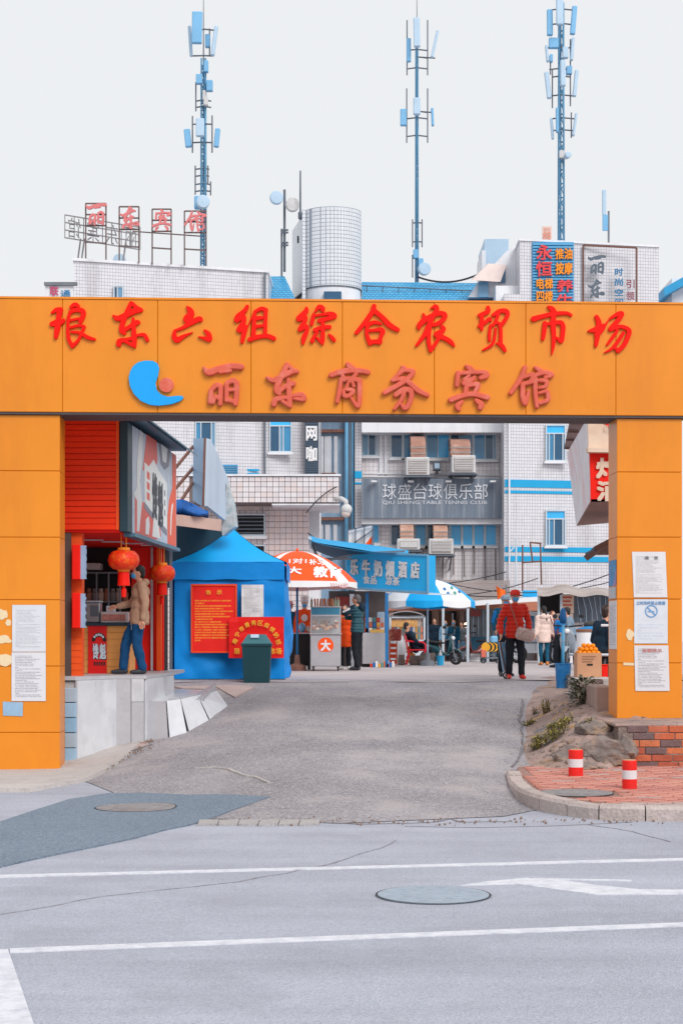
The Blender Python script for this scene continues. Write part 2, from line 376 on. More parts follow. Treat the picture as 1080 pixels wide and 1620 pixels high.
# brush characters traced as strokes (x, y, width), one sixth of a photo pixel per unit; origin in photo pixels
GLYPH = {
'lang': ((70,475), [[(85,135,18),(125,108,38),(165,105,48)],[(158,118,52),(150,180,46),(140,260,52),(122,362,34)],[(85,240,42),(140,225,60),(188,212,38),(200,190,8)],
   [(262,78,26),(300,55,38),(332,66,28)],[(245,165,20),(262,122,34),(320,104,40),(372,116,46),(376,160,42),(352,214,36)],[(240,170,28),(235,260,26),(240,370,32),(275,445,32)],
   [(258,202,20),(340,186,22)],[(258,270,20),(340,250,26),(385,262,28)],[(275,445,36),(330,390,26),(372,300,26),(386,262,30)],[(268,312,18),(350,322,28),(420,362,34),(484,380,22)]]),
'dong': ((70,475), [[(830,38,32),(800,110,42),(762,200,45),(740,290,42),(765,322,36)],[(664,160,16),(708,186,48),(790,150,50),(870,112,50),(926,106,34)],[(845,45,32),(880,80,34),(924,102,30)],
   [(745,305,45),(810,268,36),(880,225,45),(900,222,32)],[(850,188,26),(856,300,40),(860,390,46),(866,452,20)],[(716,432,44),(722,400,46),(770,388,34),(830,374,28)],[(770,400,22),(820,425,30),(862,445,30)],[(880,346,20),(950,338,34),(982,385,34)]]),
'liu': ((260,475), [[(218,72,12),(246,108,50),(258,140,58),(222,190,76)],[(100,302,18),(180,272,28),(250,228,46),(330,190,48),(348,196,38)],[(106,300,22),(100,350,44),(125,388,50),(190,352,30),(272,315,6)],[(384,294,16),(420,330,44),(428,378,46),(380,370,28),(328,357,8)]]),
'zu': ((260,475), [[(788,72,32),(762,115,40),(702,165,46),(690,195,50)],[(690,200,50),(750,165,40),(752,220,46),(715,290,54)],[(715,295,50),(772,265,38),(756,330,44),(740,408,28)],[(790,268,8),(828,185,12),(850,140,18)],
   [(856,140,30),(850,260,36),(846,352,42)],[(860,122,28),(920,92,34),(962,106,42)],[(962,105,36),(958,220,34),(955,350,38)],[(860,185,42),(925,178,30)],[(870,262,30),(940,250,24)],[(812,384,40),(900,356,38),(980,350,38),(1038,372,40)]]),
'zong': ((460,475), [[(146,88,26),(140,120,44),(78,182,52)],[(76,190,50),(132,170,42),(126,220,42),(88,282,42)],[(86,290,42),(142,260,38),(150,300,38),(122,370,42),(114,424,20)],[(224,126,10),(264,76,38),(300,90,42),(302,112,26)],
   [(212,145,22),(206,190,34),(195,240,30)],[(212,160,18),(280,150,22),(370,138,36),(408,156,48),(392,172,40),(268,206,34)],[(225,296,36),(290,270,36),(364,264,36)],[(300,230,32),(300,300,36),(300,380,38),(298,428,16)],[(200,398,38),(224,346,28),(252,318,20)],[(246,368,20),(290,412,26)],[(358,334,14),(385,362,34),(408,388,32)]]),
'he': ((460,475), [[(784,68,40),(770,120,44),(700,220,40),(618,322,34)],[(788,112,44),(860,172,44),(930,245,50),(1008,290,38)],[(716,248,34),(785,222,34),(852,236,20)],[(722,262,36),(712,300,26),(720,350,34),(746,422,38)],[(725,302,26),(790,296,28),(850,290,42),(872,312,36)],[(866,310,38),(846,370,36),(836,416,32)],[(746,408,40),(842,402,42)]]),
'nong': ((645,475), [[(210,88,8),(254,70,38),(266,102,44),(240,150,42)],[(138,138,12),(146,190,42),(102,250,46),(98,280,26)],[(128,222,50),(200,170,42),(290,136,44),(342,150,46),(330,192,42),(272,236,38),(214,246,30)],[(240,142,38),(200,232,48),(150,342,42),(74,442,22)],
   [(196,270,38),(190,400,36),(210,488,36)],[(210,492,30),(256,422,32),(312,330,32)],[(318,262,36),(332,290,36),(268,334,54)],[(270,345,48),(340,370,42),(400,406,40),(432,444,18)]]),
'mao': ((645,475), [[(750,78,30),(746,120,42),(668,156,32)],[(692,150,32),(690,220,38),(690,290,26)],[(668,258,32),(720,226,32),(762,190,34),(776,204,24)],[(800,152,32),(860,114,38),(922,114,42),(936,150,36),(902,216,36),(862,256,30)],[(850,132,26),(836,180,30),(800,252,24)],
   [(776,250,22),(764,330,28),(764,392,26)],[(770,262,22),(830,226,26),(872,240,26)],[(870,240,30),(872,320,30),(872,412,32)],[(822,282,20),(816,350,22),(790,430,28),(702,486,14)],[(834,420,14),(880,440,38),(912,488,30)]]),
'shi': ((830,475), [[(206,70,14),(244,94,48),(272,130,42)],[(70,190,50),(150,166,40),(260,140,38),(380,132,30),(428,152,24)],[(260,132,46),(256,250,46),(262,350,40),(256,450,28),(243,528,6)],[(176,228,36),(170,300,40),(158,380,30)],[(182,242,26),(260,226,32),(330,224,42),(352,260,38)],[(352,260,42),(346,340,40),(330,398,40),(286,362,14)]]),
'chang': ((830,475), [[(664,168,36),(686,230,48),(676,330,48),(658,444,28)],[(586,305,14),(660,290,54),(732,252,36)],[(660,342,36),(716,300,30),(770,212,10),(800,180,10)],[(798,180,22),(870,140,38),(906,140,42),(870,200,42),(800,280,42)],
   [(800,285,42),(890,260,34),(962,282,38),(976,322,42),(930,430,42),(870,492,38)],[(872,492,34),(826,452,18)],[(862,300,26),(820,360,30),(766,434,18)],[(922,320,30),(870,400,32),(810,470,26),(740,508,8)]]),
'li2': ((315,568), [[(48,95,14),(95,140,56),(190,108,52),(300,82,52),(398,86,50)],[(200,138,26),(300,124,26)],[(118,310,38),(108,420,40)],[(122,302,36),(168,262,42),(202,270,42)],[(206,270,42),(206,360,38),(202,438,36)],[(132,422,36),(160,372,32),(190,388,28)],
   [(264,250,38),(262,402,38)],[(268,242,38),(320,216,44),(356,240,44)],[(356,240,46),(356,340,42),(346,434,40)],[(280,306,34),(345,300,28)],[(290,404,36),(335,414,36)]]),
'dong2': ((315,568), [[(830,70,44),(800,140,44),(750,240,50),(734,310,44),(760,342,36)],[(646,190,22),(708,216,44),(800,170,48),(880,132,44),(928,130,32)],[(846,76,28),(892,116,28)],[(750,326,42),(820,270,40),(892,244,42)],[(846,210,34),(850,320,44),(856,400,48),(862,458,30)],[(710,442,46),(730,396,46),(830,376,28)],[(790,412,30),(850,450,32)],[(880,362,24),(970,350,42),(988,392,40),(900,386,22)]]),
'shang2': ((505,568), [[(265,62,36),(302,102,58)],[(110,166,42),(200,136,46),(310,120,48),(400,126,42),(456,136,40)],[(214,166,30),(230,210,40)],[(345,150,32),(290,222,36)],[(200,220,32),(186,320,38),(165,418,30)],[(200,206,32),(290,200,36),(372,214,44)],[(376,215,42),(378,320,40),(365,458,36),(300,386,20)],[(270,230,22),(250,300,28)],[(310,230,26),(322,270,26)],[(225,316,28),(236,362,36),(290,352,36),(312,310,34),(240,300,26)]]),
'wu2': ((505,568), [[(782,86,24),(792,110,44),(730,170,28),(686,216,26)],[(800,120,32),(880,130,38),(840,190,42),(740,260,42),(612,332,38)],[(690,215,28),(790,200,38),(850,240,42),(930,310,44),(1018,352,34)],[(718,352,42),(790,306,46),(850,310,46),(866,360,42),(836,450,42),(800,478,40),(768,440,20)],[(796,300,42),(780,380,38),(706,488,22)]]),
'bin2': ((700,568), [[(212,78,20),(250,105,48),(286,136,36)],[(136,145,38),(124,262,34)],[(140,150,32),(250,140,34),(380,138,38),(406,166,46),(350,190,36)],[(190,240,46),(270,206,42),(292,184,26)],[(240,170,22),(190,210,26)],[(216,270,42),(206,332,40)],[(220,266,36),(322,254,42),(292,332,36)],[(68,400,46),(180,360,42),(280,346,42),(412,376,46)],[(172,418,26),(130,456,46),(142,488,34)],[(308,404,30),(352,440,52),(346,474,40)]]),
'guan2': ((700,568), [[(766,92,36),(730,190,42),(632,334,34)],[(740,190,28),(840,160,38),(820,230,38)],[(746,255,42),(746,370,42),(770,432,40),(802,318,20)],[(746,250,36),(830,230,36)],[(866,92,26),(912,122,42)],[(840,180,28),(940,140,42),(1022,160,38),(960,186,30)],[(866,200,36),(866,330,38),(882,464,30)],[(900,216,28),(966,220,38),(960,270,32),(900,286,22)],[(900,336,22),(970,318,32),(984,342,34),(982,400,38),(910,428,34)]]),
}
def glyph(name, extrude, bevel, pxm):
    "mesh data centred on the glyph's box, metres; returns verts, faces, centre in photo pixels"
    (ox, oy), st = GLYPH[name]
    xs = [q[0] for s in st for q in s]; ys = [q[1] for s in st for q in s]
    cx, cy = (min(xs)+max(xs))/2, (min(ys)+max(ys))/2
    v, f = brush_mesh(st, pxm/6.0, cx, cy, extrude, bevel)
    return v, f, (ox+cx/6.0, oy+cy/6.0)
# ================================================================== ground
def fz(Y): return interp(Y, [0, 40, 74, 200], [.93, .93, .72, .70])
RX = [-9, -3.5, -2.9, -2.0, -1.2, 0, 1.5, 2.2, 3.5]; RY = [20.2, 19.8, 18.8, 16.4, 15.0, 14.64, 15.2, 16.3, 17.0]
YT = 28.5
def ramp_z(X, Y):
    y0 = interp(X, RX, RY)
    t = (Y - y0) / (YT - y0)
    if t <= 0: return 0.0
    if t >= 1: return fz(Y)
    e = t + .06*math.sin(2*math.pi*t)*-1          # soft toe and crest
    return .93*max(0, e)
def gpt(px, py, dz=0.0):
    "ground point seen at pixel"
    lo, hi = 6.0, 27.0
    for _ in range(40):
        Y = (lo+hi)/2; z = ramp_z(PX(px, Y), Y)
        if CY + (EYE - z)*F/Y > py: lo = Y
        else: hi = Y
    return Vector((PX(px, Y), Y, ramp_z(PX(px, Y), Y) + dz))

def asphalt(name, col, grain, speck, light, rough=.9, bump=.5, patch=.12, stain=None, stain_amt=.3, pscale=.5, track=0):
    m, t, n, b = nodes(name); lk = t.links.new
    tc = n.new('ShaderNodeTexCoord')
    def nz(s, d=4, r=.6):
        q = n.new('ShaderNodeTexNoise'); q.inputs['Scale'].default_value = s; q.inputs['Detail'].default_value = d; q.inputs['Roughness'].default_value = r; lk(tc.outputs['Object'], q.inputs['Vector']); return q.outputs['Fac']
    def mr(f, a, bb, c, d):
        q = n.new('ShaderNodeMapRange'); q.inputs[1].default_value = a; q.inputs[2].default_value = bb; q.inputs[3].default_value = c; q.inputs[4].default_value = d; lk(f, q.inputs[0]); return q.outputs[0]
    def mx(f, a, bb, mode='MIX'):
        q = n.new('ShaderNodeMix'); q.data_type = 'RGBA'; q.blend_type = mode
        if isinstance(f, float): q.inputs[0].default_value = f
        else: lk(f, q.inputs[0])
        for i, v in ((6, a), (7, bb)):
            if isinstance(v, tuple): q.inputs[i].default_value = (*v, 1)
            else: lk(v, q.inputs[i])
        return q.outputs[2]
    base = mx(1.0, col, mr(nz(pscale, 6, .65), .3, .7, 1-patch, 1+patch), 'MULTIPLY')
    vo = n.new('ShaderNodeTexVoronoi'); vo.inputs['Scale'].default_value = grain; lk(tc.outputs['Object'], vo.inputs['Vector'])
    sp = n.new('ShaderNodeSeparateColor'); lk(vo.outputs['Color'], sp.inputs[0])
    c2 = mx(mr(sp.outputs[0], .62, .95, 0, speck), base, light)
    c3 = mx(mr(sp.outputs[1], .6, .95, 0, speck), c2, tuple(c*.35 for c in col))
    if stain: c3 = mx(mr(nz(.9, 9, .72), .5, .68, 0, stain_amt), c3, stain)
    if track:
        mp = n.new('ShaderNodeMapping'); mp.inputs['Scale'].default_value = (.12, 1.6, 1); mp.inputs['Rotation'].default_value = (0, 0, -.2); lk(tc.outputs['Object'], mp.inputs[0])
        q = n.new('ShaderNodeTexNoise'); q.inputs['Scale'].default_value = 1.0; q.inputs['Detail'].default_value = 7; q.inputs['Roughness'].default_value = .6; lk(mp.outputs[0], q.inputs['Vector'])
        c3 = mx(1.0, c3, mr(q.outputs['Fac'], .32, .68, 1-track, 1+track*.5), 'MULTIPLY')
    lk(c3, b.inputs['Base Color']); b.inputs['Roughness'].default_value = rough; b.inputs['Specular IOR Level'].default_value = .25
    bp = n.new('ShaderNodeBump'); bp.inputs['Strength'].default_value = bump; bp.inputs['Distance'].default_value = .012
    lk(vo.outputs['Distance'], bp.inputs['Height']); lk(bp.outputs[0], b.inputs['Normal'])
    return m
M_road = asphalt('worn_road_asphalt', rgb(172,175,188), 95, .26, rgb(212,215,224), patch=.10, stain=rgb(146,146,156), stain_amt=.42, track=.13)
M_ramp = asphalt('coarse_ramp_asphalt', rgb(152,148,154), 56, .5, rgb(206,201,202), patch=.26, bump=.7, stain=rgb(182,174,174), stain_amt=.75, pscale=.42)
M_floor = asphalt('market_concrete', rgb(182,172,174), 60, .12, rgb(205,200,198), patch=.12, bump=.2, stain=rgb(140,130,130), stain_amt=.35)
M_patch = asphalt('blue_grey_asphalt_patch', rgb(120,134,150), 70, .4, rgb(160,170,182), patch=.10, bump=.6)
M_conc = asphalt('pale_concrete', rgb(186,180,178), 50, .15, rgb(215,212,208), patch=.16, bump=.25, stain=rgb(130,122,120), stain_amt=.5)
M_faint = mat('faint_crack', rgb(146,145,154), .95, .4, 9); M_crack = mat('crack_tar', rgb(126,122,128), .95, .45, 9)
def paint_mat(name, col, under, amt=.55):
    m, t, n, b = nodes(name); lk = t.links.new
    tc = n.new('ShaderNodeTexCoord'); q = n.new('ShaderNodeTexNoise'); q.inputs['Scale'].default_value = 9; q.inputs['Detail'].default_value = 9; q.inputs['Roughness'].default_value = .75
    lk(tc.outputs['Object'], q.inputs['Vector'])
    r = n.new('ShaderNodeMapRange'); r.inputs[1].default_value = .42; r.inputs[2].default_value = .68; r.inputs[4].default_value = amt; lk(q.outputs['Fac'], r.inputs[0])
    mx = n.new('ShaderNodeMix'); mx.data_type = 'RGBA'; lk(r.outputs[0], mx.inputs[0]); mx.inputs[6].default_value = (*col, 1); mx.inputs[7].default_value = (*under, 1)
    lk(mx.outputs[2], b.inputs['Base Color']); b.inputs['Roughness'].default_value = .75; return m
M_paint = paint_mat('worn_white_road_paint', rgb(216,217,224), rgb(176,179,191), .85)

def grid_mesh(xs, ys, zf):
    m = MB(); nx = len(xs)
    vs_ = [(x, y, zf(x, y)) for y in ys for x in xs]
    fs_ = [(j*nx+i, j*nx+i+1, (j+1)*nx+i+1, (j+1)*nx+i) for j in range(len(ys)-1) for i in range(nx-1)]
    return m.add(vs_, fs_)
g = MB(); g.add([(-500,-300,-.04),(500,-300,-.04),(500,900,-.04),(-500,900,-.04)], [(0,1,2,3)])
tag(g.build('ground', M_conc, loc=(0,0,0)), kind='structure')
g = grid_mesh(np.linspace(-160,160,9), np.linspace(-40,21,9), lambda x, y: 0.0)
road = tag(g.build('road', M_road, loc=(0,0,0)), kind='structure')
# ramp: starts on a curved toe line and climbs to the market floor
g = MB(); xs = np.concatenate([np.linspace(-9,-4,6), np.linspace(-3.8,3.6,75)]); ts = np.linspace(0,1,60); nx = len(xs)
vs_ = []
for t in ts:
    for x in xs:
        y0 = interp(x, RX, RY); Y = lerp(y0, YT, t)
        z = ramp_z(x, Y) + .006 + (.012*mnoise.noise((x*1.3, Y*.9, 0)) if 0 < t < 1 else 0)
        vs_.append((x, Y, z))
g.add(vs_, [(j*nx+i, j*nx+i+1, (j+1)*nx+i+1, (j+1)*nx+i) for j in range(len(ts)-1) for i in range(nx-1)])
ramp = tag(g.build('ramp', M_ramp, loc=(0,20,0), smooth=True), kind='structure')
xs = np.linspace(-24, 24, 49); ys = [0]+list(np.linspace(29, 100, 60))
g = MB(); nx = len(xs); vs_ = []
for j, y in enumerate(ys):
    for x in xs:
        yy = (27.9 + .35*mnoise.noise((x*.8, 3, 1)) + (.25 if x > 2.2 else 0)) if j == 0 else y
        vs_.append((x, yy, (ramp_z(x, yy) if -4 < x < 3.5 else fz(yy)) + .012))
g.add(vs_, [(j*nx+i, j*nx+i+1, (j+1)*nx+i+1, (j+1)*nx+i) for j in range(len(ys)-1) for i in range(nx-1)])
mfloor = tag(g.build('market_floor', M_floor, loc=(0,40,0), smooth=True), kind='structure')

def skirt(o, dz):
    s_ = o.modifiers.new('edge', 'SOLIDIFY'); s_.thickness = dz + .012; s_.offset = -1; return o
def drape(name, mt, parent, pix, dz=.006, sub=3):
    bm = bmesh.new()
    vs2 = [bm.verts.new(gpt(x, y)) for x, y in pix]; bm.faces.new(vs2)
    bmesh.ops.triangulate(bm, faces=bm.faces[:])
    for _ in range(sub): bmesh.ops.subdivide_edges(bm, edges=bm.edges[:], cuts=1, use_grid_fill=True)
    m = MB(); bm.verts.index_update(); bm.normal_update(); up = sum(f.normal.z for f in bm.faces) > 0
    m.add([(q.co.x, q.co.y, ramp_z(q.co.x, q.co.y) + dz) for q in bm.verts], [tuple(q.index for q in f.verts)[::(1 if up else -1)] for f in bm.faces]); bm.free()
    return skirt(m.build(name, mt, parent), dz)
def ribbon(name, mt, parent, pix, wpx, dz=.006, jit=0.0):
    "painted or cracked line along ground pixels, width in metres"
    pts = []
    for (a, b) in zip(pix[:-1], pix[1:]):
        k = max(1, int(math.hypot(b[0]-a[0], b[1]-a[1])/ (8 if jit else 60)))
        for i in range(k): pts.append((lerp(a[0],b[0],i/k), lerp(a[1],b[1],i/k)))
    pts.append(pix[-1]); G = [gpt(*q) for q in pts]
    m = MB(); vs_ = []
    for i, q in enumerate(G):
        d = (G[min(i+1,len(G)-1)] - G[max(i-1,0)]); d.z = 0; d.normalize(); nn = Vector((-d.y, d.x, 0))
        j = jit*mnoise.noise((q.x*4, q.y*4, 5)); wd = wpx*(1 + (.8*mnoise.noise((q.x*7, 9, 2)) if jit else 0))/2
        for s in (-1, 1):
            r = q + nn*(s*wd + j); vs_.append((r.x, r.y, ramp_z(r.x, r.y) + dz))
    m.add(vs_, [(2*i+2, 2*i+3, 2*i+1, 2*i) if (G[-1].x > G[0].x) == True else (2*i, 2*i+1, 2*i+3, 2*i+2) for i in range(len(G)-1)])
    o = m.build(name, mt, parent)
    if o.data.polygons[0].normal.z < 0: o.data.flip_normals()
    return skirt(o, dz)
drape('asphalt_patch', M_patch, ramp, [(-60,1318),(0,1302),(60,1282),(110,1266),(176,1256),(300,1259),(427,1262),(360,1286),(298,1307),(262,1314),(215,1327),(150,1341),(80,1355),(0,1373),(-60,1386)], .014)
ribbon('lane_line', M_paint, road, [(-60,1388.5),(1140,1358.5)], .115)
ribbon('lane_line', M_paint, road, [(16,1505),(1140,1461)], .115)
drape('stop_mark', M_paint, road, [(-40,1503),(13,1503),(54,1622),(-40,1640)], sub=1)
drape('lane_arrow', M_paint, road, [(725,1402),(775,1395),(831,1390),(880,1392),(940,1401),(1010,1408),(1140,1409),(1140,1415),(940,1416),(880,1408),(815,1399)], sub=1)
drape('lane_arrow', M_paint, road, [(838,1390),(998,1393),(998,1394.6),(884,1392.4)], sub=0)
for pix, wd in (([(640,1303),(690,1301),(712,1296),(730,1301),(810,1300)], .03), ([(505,1301),(560,1304),(640,1303)], .05), ([(310,1303),(500,1300)], .025),
                ([(368,1396),(440,1384),(520,1368),(600,1342),(625,1330)], .018), ([(0,1448),(90,1432),(180,1416),(300,1404),(368,1396)], .012), ([(930,1305),(1000,1316),(1060,1332)], .012),
                ([(640,1308),(760,1310),(900,1306),(1000,1301)], .012)):
    ribbon('crack', M_faint if len(pix) in (3,5) and pix[0][1] > 1304 else M_crack, road, pix, wd, .004, .03)
for pix, wd in (([(826,1108),(822,1140),(828,1180),(812,1215)], .022), ([(0,1252),(60,1247),(130,1230),(190,1196),(240,1180)], .035), ([(310,1217),(340,1216),(362,1219),(385,1228),(402,1231),(425,1240)], .031)):
    ribbon('crack', M_conc if wd == .031 else M_crack, ramp, pix, wd, .022, .04)
# drain strip of concrete blocks at the toe of the ramp
M_drain = asphalt('drain_concrete', rgb(172,168,168), 60, .3, rgb(200,198,196), patch=.15, bump=.4)
for i in range(6):
    a, b = 313 + i*32, 313 + i*32 + 30.5
    m = MB(); q = [gpt(a,1307), gpt(b,1306.4), gpt(b+3,1299.4), gpt(a+3,1300)]
    m.prism([(v.x, v.y, v.z+.02) for v in reversed(q)], (0,0,-.05)); m.build('drain_block', M_drain, ramp)

# manhole covers
M_iron = mat('manhole_iron', rgb(156,168,182), .65, .12, 8, .3, 60)
M_iron2 = mat('manhole_rust', rgb(150,146,148), .7, .25, 8, .6, 60, metal=.2, dirt=rgb(110,100,98))
M_gap = mat('dark_gap', rgb(48,50,54), .9)
def manhole(px, py, r, label, mt, base=None, lift=0):
    c = base or gpt(px, py); t = thing('manhole_cover', c, label, 'manhole cover')
    def sl(x, y): return (ramp_z(x, y) if base is None else base.z) + lift
    def ring(m, r0, r1, z0, n=40):
        v = []
        for rr, dz in ((r0, z0), (r1, z0)):
            for k in range(n):
                a = 2*math.pi*k/n; x, y = c.x+rr*math.cos(a), c.y+rr*math.sin(a); v.append((x, y, sl(x, y)+dz))
        m.add(v, [(k, (k+1)%n, n+(k+1)%n, n+k) for k in range(n)])
    def plate(m, rr, z0, n=40):
        v = [(c.x+rr*math.cos(2*math.pi*k/n), c.y+rr*math.sin(2*math.pi*k/n)) for k in range(n)]
        m.add([(x, y, sl(x, y)+z0) for x, y in v], [tuple(range(n))])
        m.add([(x, y, sl(x, y)+z0) for x, y in v] + [(x, y, sl(x, y)+.002) for x, y in v], [(k, k+n, (k+1)%n+n, (k+1)%n) for k in range(n)])
    part('seat_ring', M_gap, t, lambda m: ring(m, r, r*1.03, .009))
    pl = part('plate', mt, t, lambda m: plate(m, r*.99, .011))
    def studs(m):
        for k in range(24):
            a = 2*math.pi*k/24; rr = r*(.78 if k % 2 else .52); x, y = c.x+rr*math.cos(a), c.y+rr*math.sin(a); z = sl(x, y)+.011
            m.box(x-.02, x+.02, y-.02, y+.02, z, z+.003)
    part('stud', mt, pl, studs)['kind'] = 'stuff'
manhole(685, 1417, .36, 'blue grey round manhole cover in the road between the white lines', M_iron)
manhole(215, 1280, .385, 'round manhole cover in the dark asphalt patch at the left', M_iron2, lift=.008)

# ---------------------------------------------------------------- right pavement: kerb stones, pavers, retaining bank, brick wall
def pz(Y): return .13 + .012*(Y - 15)
kern = [(9.0,14.72),(3.9,14.76),(3.07,14.79),(2.67,14.83),(2.28,14.95),(1.99,15.42),(1.82,15.9),(1.75,16.4),(1.76,17.3),(1.86,18.9)]
M_kerb = asphalt('kerb_stone', rgb(186,172,168), 40, .2, rgb(215,208,204), patch=.2, bump=.4, stain=rgb(120,108,104), stain_amt=.6)
kl = [0]
for a, b in zip(kern[:-1], kern[1:]): kl.append(kl[-1] + math.hypot(b[0]-a[0], b[1]-a[1]))
def kat(s):
    return Vector((interp(s, kl, [q[0] for q in kern]), interp(s, kl, [q[1] for q in kern]), 0))
m = MB(); inner = []
for s in np.linspace(0, kl[-1], 60):
    q = kat(s); d = (kat(min(s+.05,kl[-1])) - kat(max(s-.05,0))).normalized(); nn = Vector((d.y, -d.x, 0)); inner.append(q + nn*.16)
poly = [(q.x, q.y, pz(q.y)-.012) for q in inner] + [(2.2,20.0,pz(20)-.012), (9,20.0,pz(20)-.012)]
m.prism([Vector(q) for q in poly], (0,0,-.25)); M_bed = asphalt('paver_bed', rgb(150,118,110), 60, .3, rgb(180,150,140), patch=.2)
pave = tag(m.build('pavement', M_bed, loc=(4,17,0)), kind='structure')
s = 4.35; lens = [.52,.5,.46,.44,.42,.42,.5,.5,.55,.5,.55,.5]; random.seed(3)
for ln in lens:
    e = min(s + ln - .012, kl[-1]); k = 4; top = []; m = MB(); ring_ = []
    if e - s < .1: break
    for i in range(k+1):
        u = lerp(s, e, i/k); q = kat(u); d = (kat(min(u+.05,kl[-1])) - kat(max(u-.05,0))).normalized(); nn = Vector((d.y, -d.x, 0))
        ring_.append((q, nn))
    hz = random.uniform(-.008,.008); v = []
    for q, nn in ring_:
        z = pz(q.y)+.004+hz
        for off, zz in ((0,-.1),(0,z-.03),(.025,z),(.155,z),(.155,-.1)):
            r = q + nn*off; v.append((r.x, r.y, zz + random.uniform(-.003,.003)))
    fs_ = []
    for i in range(k):
        for j in range(4): fs_.append((i*5+j, (i+1)*5+j, (i+1)*5+j+1, i*5+j+1))
    fs_ += [(0,1,2,3,4), tuple(k*5+j for j in (4,3,2,1,0))]
    m.add(v, fs_); m.build('kerb_stone', M_kerb, pave); s += ln
m = MB()
m.box(3.56, 9, 14.76, 14.92, -.1, .135); m.build('kerb_run', M_kerb, pave) if s < 4 else None
# pavers: red brick laid along, with a grey border course
M_pv = [mat('paver_red_%d' % i, c, .85, .2, 6, .4, 50, dirt=rgb(190,172,164), dirt_amt=.8, dscale=2.2) for i, c in enumerate((rgb(190,116,100), rgb(200,130,114), rgb(180,108,98), rgb(172,150,146)))]
def inside(x, y, poly):
    r = False; j = len(poly)-1
    for i in range(len(poly)):
        if (poly[i][1] > y) != (poly[j][1] > y) and x < (poly[j][0]-poly[i][0])*(y-poly[i][1])/(poly[j][1]-poly[i][1]) + poly[i][0]: r = not r
        j = i
    return r
pm = []
for q in M_pv:
    m = MB(); m.bbox(-.118,.118,-.058,.058,-.02,.0, b=.006); me = m.build('paver_tmp', q, loc=(0,0,0)); pm.append(me.data); bpy.data.objects.remove(me)
random.seed(5); cnt = 0
for j in range(34):
    for i in range(16):
        x = 1.6 + i*.242 + (.12 if j % 2 else 0); y = 15.05 + j*.122
        if y > 19.0 or cnt > 298: continue
        if not all(inside(x+a, y+b, poly) for a in (-.12,.12) for b in (-.06,.06)): continue
        if (x-.12)/y*F+CX > 1095: continue
        if math.hypot(x-PX(910,16.1), y-16.1) < .45: continue
        grey = y < 15.2 or x < 2.02 or (random.random() < .06)
        o = bpy.data.objects.new('paver', pm[3 if grey else random.randrange(3)]); COL.objects.link(o); o.parent = pave
        o.location = Vector((x, y, pz(y) + random.uniform(-.003,.003))) - OFF[pave.name]; o.rotation_euler = (0, 0, random.uniform(-.012,.012)); cnt += 1
c = Vector((PX(910,16.1), 16.1, pz(16.1)-.012)); manhole(0, 0, .36, 'grey round manhole cover set in the red brick pavement behind the kerb', M_iron2, base=c)

# rocky bank between ramp and pillar
def bank_mat():
    m, t, n, b = nodes('rocky_bank'); lk = t.links.new; tc = n.new('ShaderNodeTexCoord')
    def nz(s, off, d=7, r=.65):
        mp = n.new('ShaderNodeMapping'); mp.inputs['Location'].default_value = (off, off*2, off); lk(tc.outputs['Object'], mp.inputs[0])
        q = n.new('ShaderNodeTexNoise'); q.inputs['Scale'].default_value = s; q.inputs['Detail'].default_value = d; q.inputs['Roughness'].default_value = r; q.inputs['Distortion'].default_value = .6; lk(mp.outputs[0], q.inputs['Vector']); return q.outputs['Fac']
    def mx(f, lo, hi, a, bb):
        r = n.new('ShaderNodeMapRange'); r.inputs[1].default_value = lo; r.inputs[2].default_value = hi; lk(f, r.inputs[0])
        q = n.new('ShaderNodeMix'); q.data_type = 'RGBA'; lk(r.outputs[0], q.inputs[0])
        if isinstance(a, tuple): q.inputs[6].default_value = (*a, 1)
        else: lk(a, q.inputs[6])
        q.inputs[7].default_value = (*bb, 1); return q.outputs[2]
    c = mx(nz(2.2,1), .35, .65, rgb(176,150,142), rgb(142,122,116)); c = mx(nz(1.6,4), .55, .66, c, rgb(184,144,96)); c = mx(nz(1.4,9), .58, .68, c, rgb(108,112,120)); c = mx(nz(6,2,9), .58, .7, c, rgb(70,66,66))
    lk(c, b.inputs['Base Color']); b.inputs['Roughness'].default_value = .92
    bp = n.new('ShaderNodeBump'); bp.inputs['Strength'].default_value = .7; bp.inputs['Distance'].default_value = .04; lk(nz(11,3,8), bp.inputs['Height']); lk(bp.outputs[0], b.inputs['Normal'])
    return m
M_bank = bank_mat()
def bank_z(X, Y):
    ex = 1.95 + .11*(Y-18.9)
    hi = max(ramp_z(min(X,3.3), Y)+.06, min(.66 + .06*(Y-20.4), .88))
    s1 = sstep((X-ex)/1.05)
    top = lerp(ramp_z(min(X,3.4), Y)-.02, hi, s1)
    fall = sstep((Y-18.5-.3*mnoise.noise((X*2,1,0)))/1.15)
    z = lerp(pz(Y)-.03, top, fall)
    rough = s1*(1-abs(2*fall-1)*.6)
    z += rough*(.13*mnoise.noise((X*2.6, Y*2.2, 1)) + .09*abs(mnoise.noise((X*6, Y*5, 4))) - .09*abs(mnoise.noise((X*4.3, Y*9, 7))) + .035*mnoise.noise((X*15, Y*13, 3)))
    if X > 3.0 and Y < 19.3: z = lerp(z, pz(Y)-.05, sstep((X-3.0)/.22)*(1-sstep((Y-19.05)/.25)))
    return z
g = grid_mesh(list(np.linspace(1.75,4.1,110))+[5,7,10], list(np.linspace(18.4,24.2,170))+[25.5,27,29.5], bank_z)
bank = tag(g.build('bank', M_bank, loc=(3,21,0), smooth=True), kind='structure')
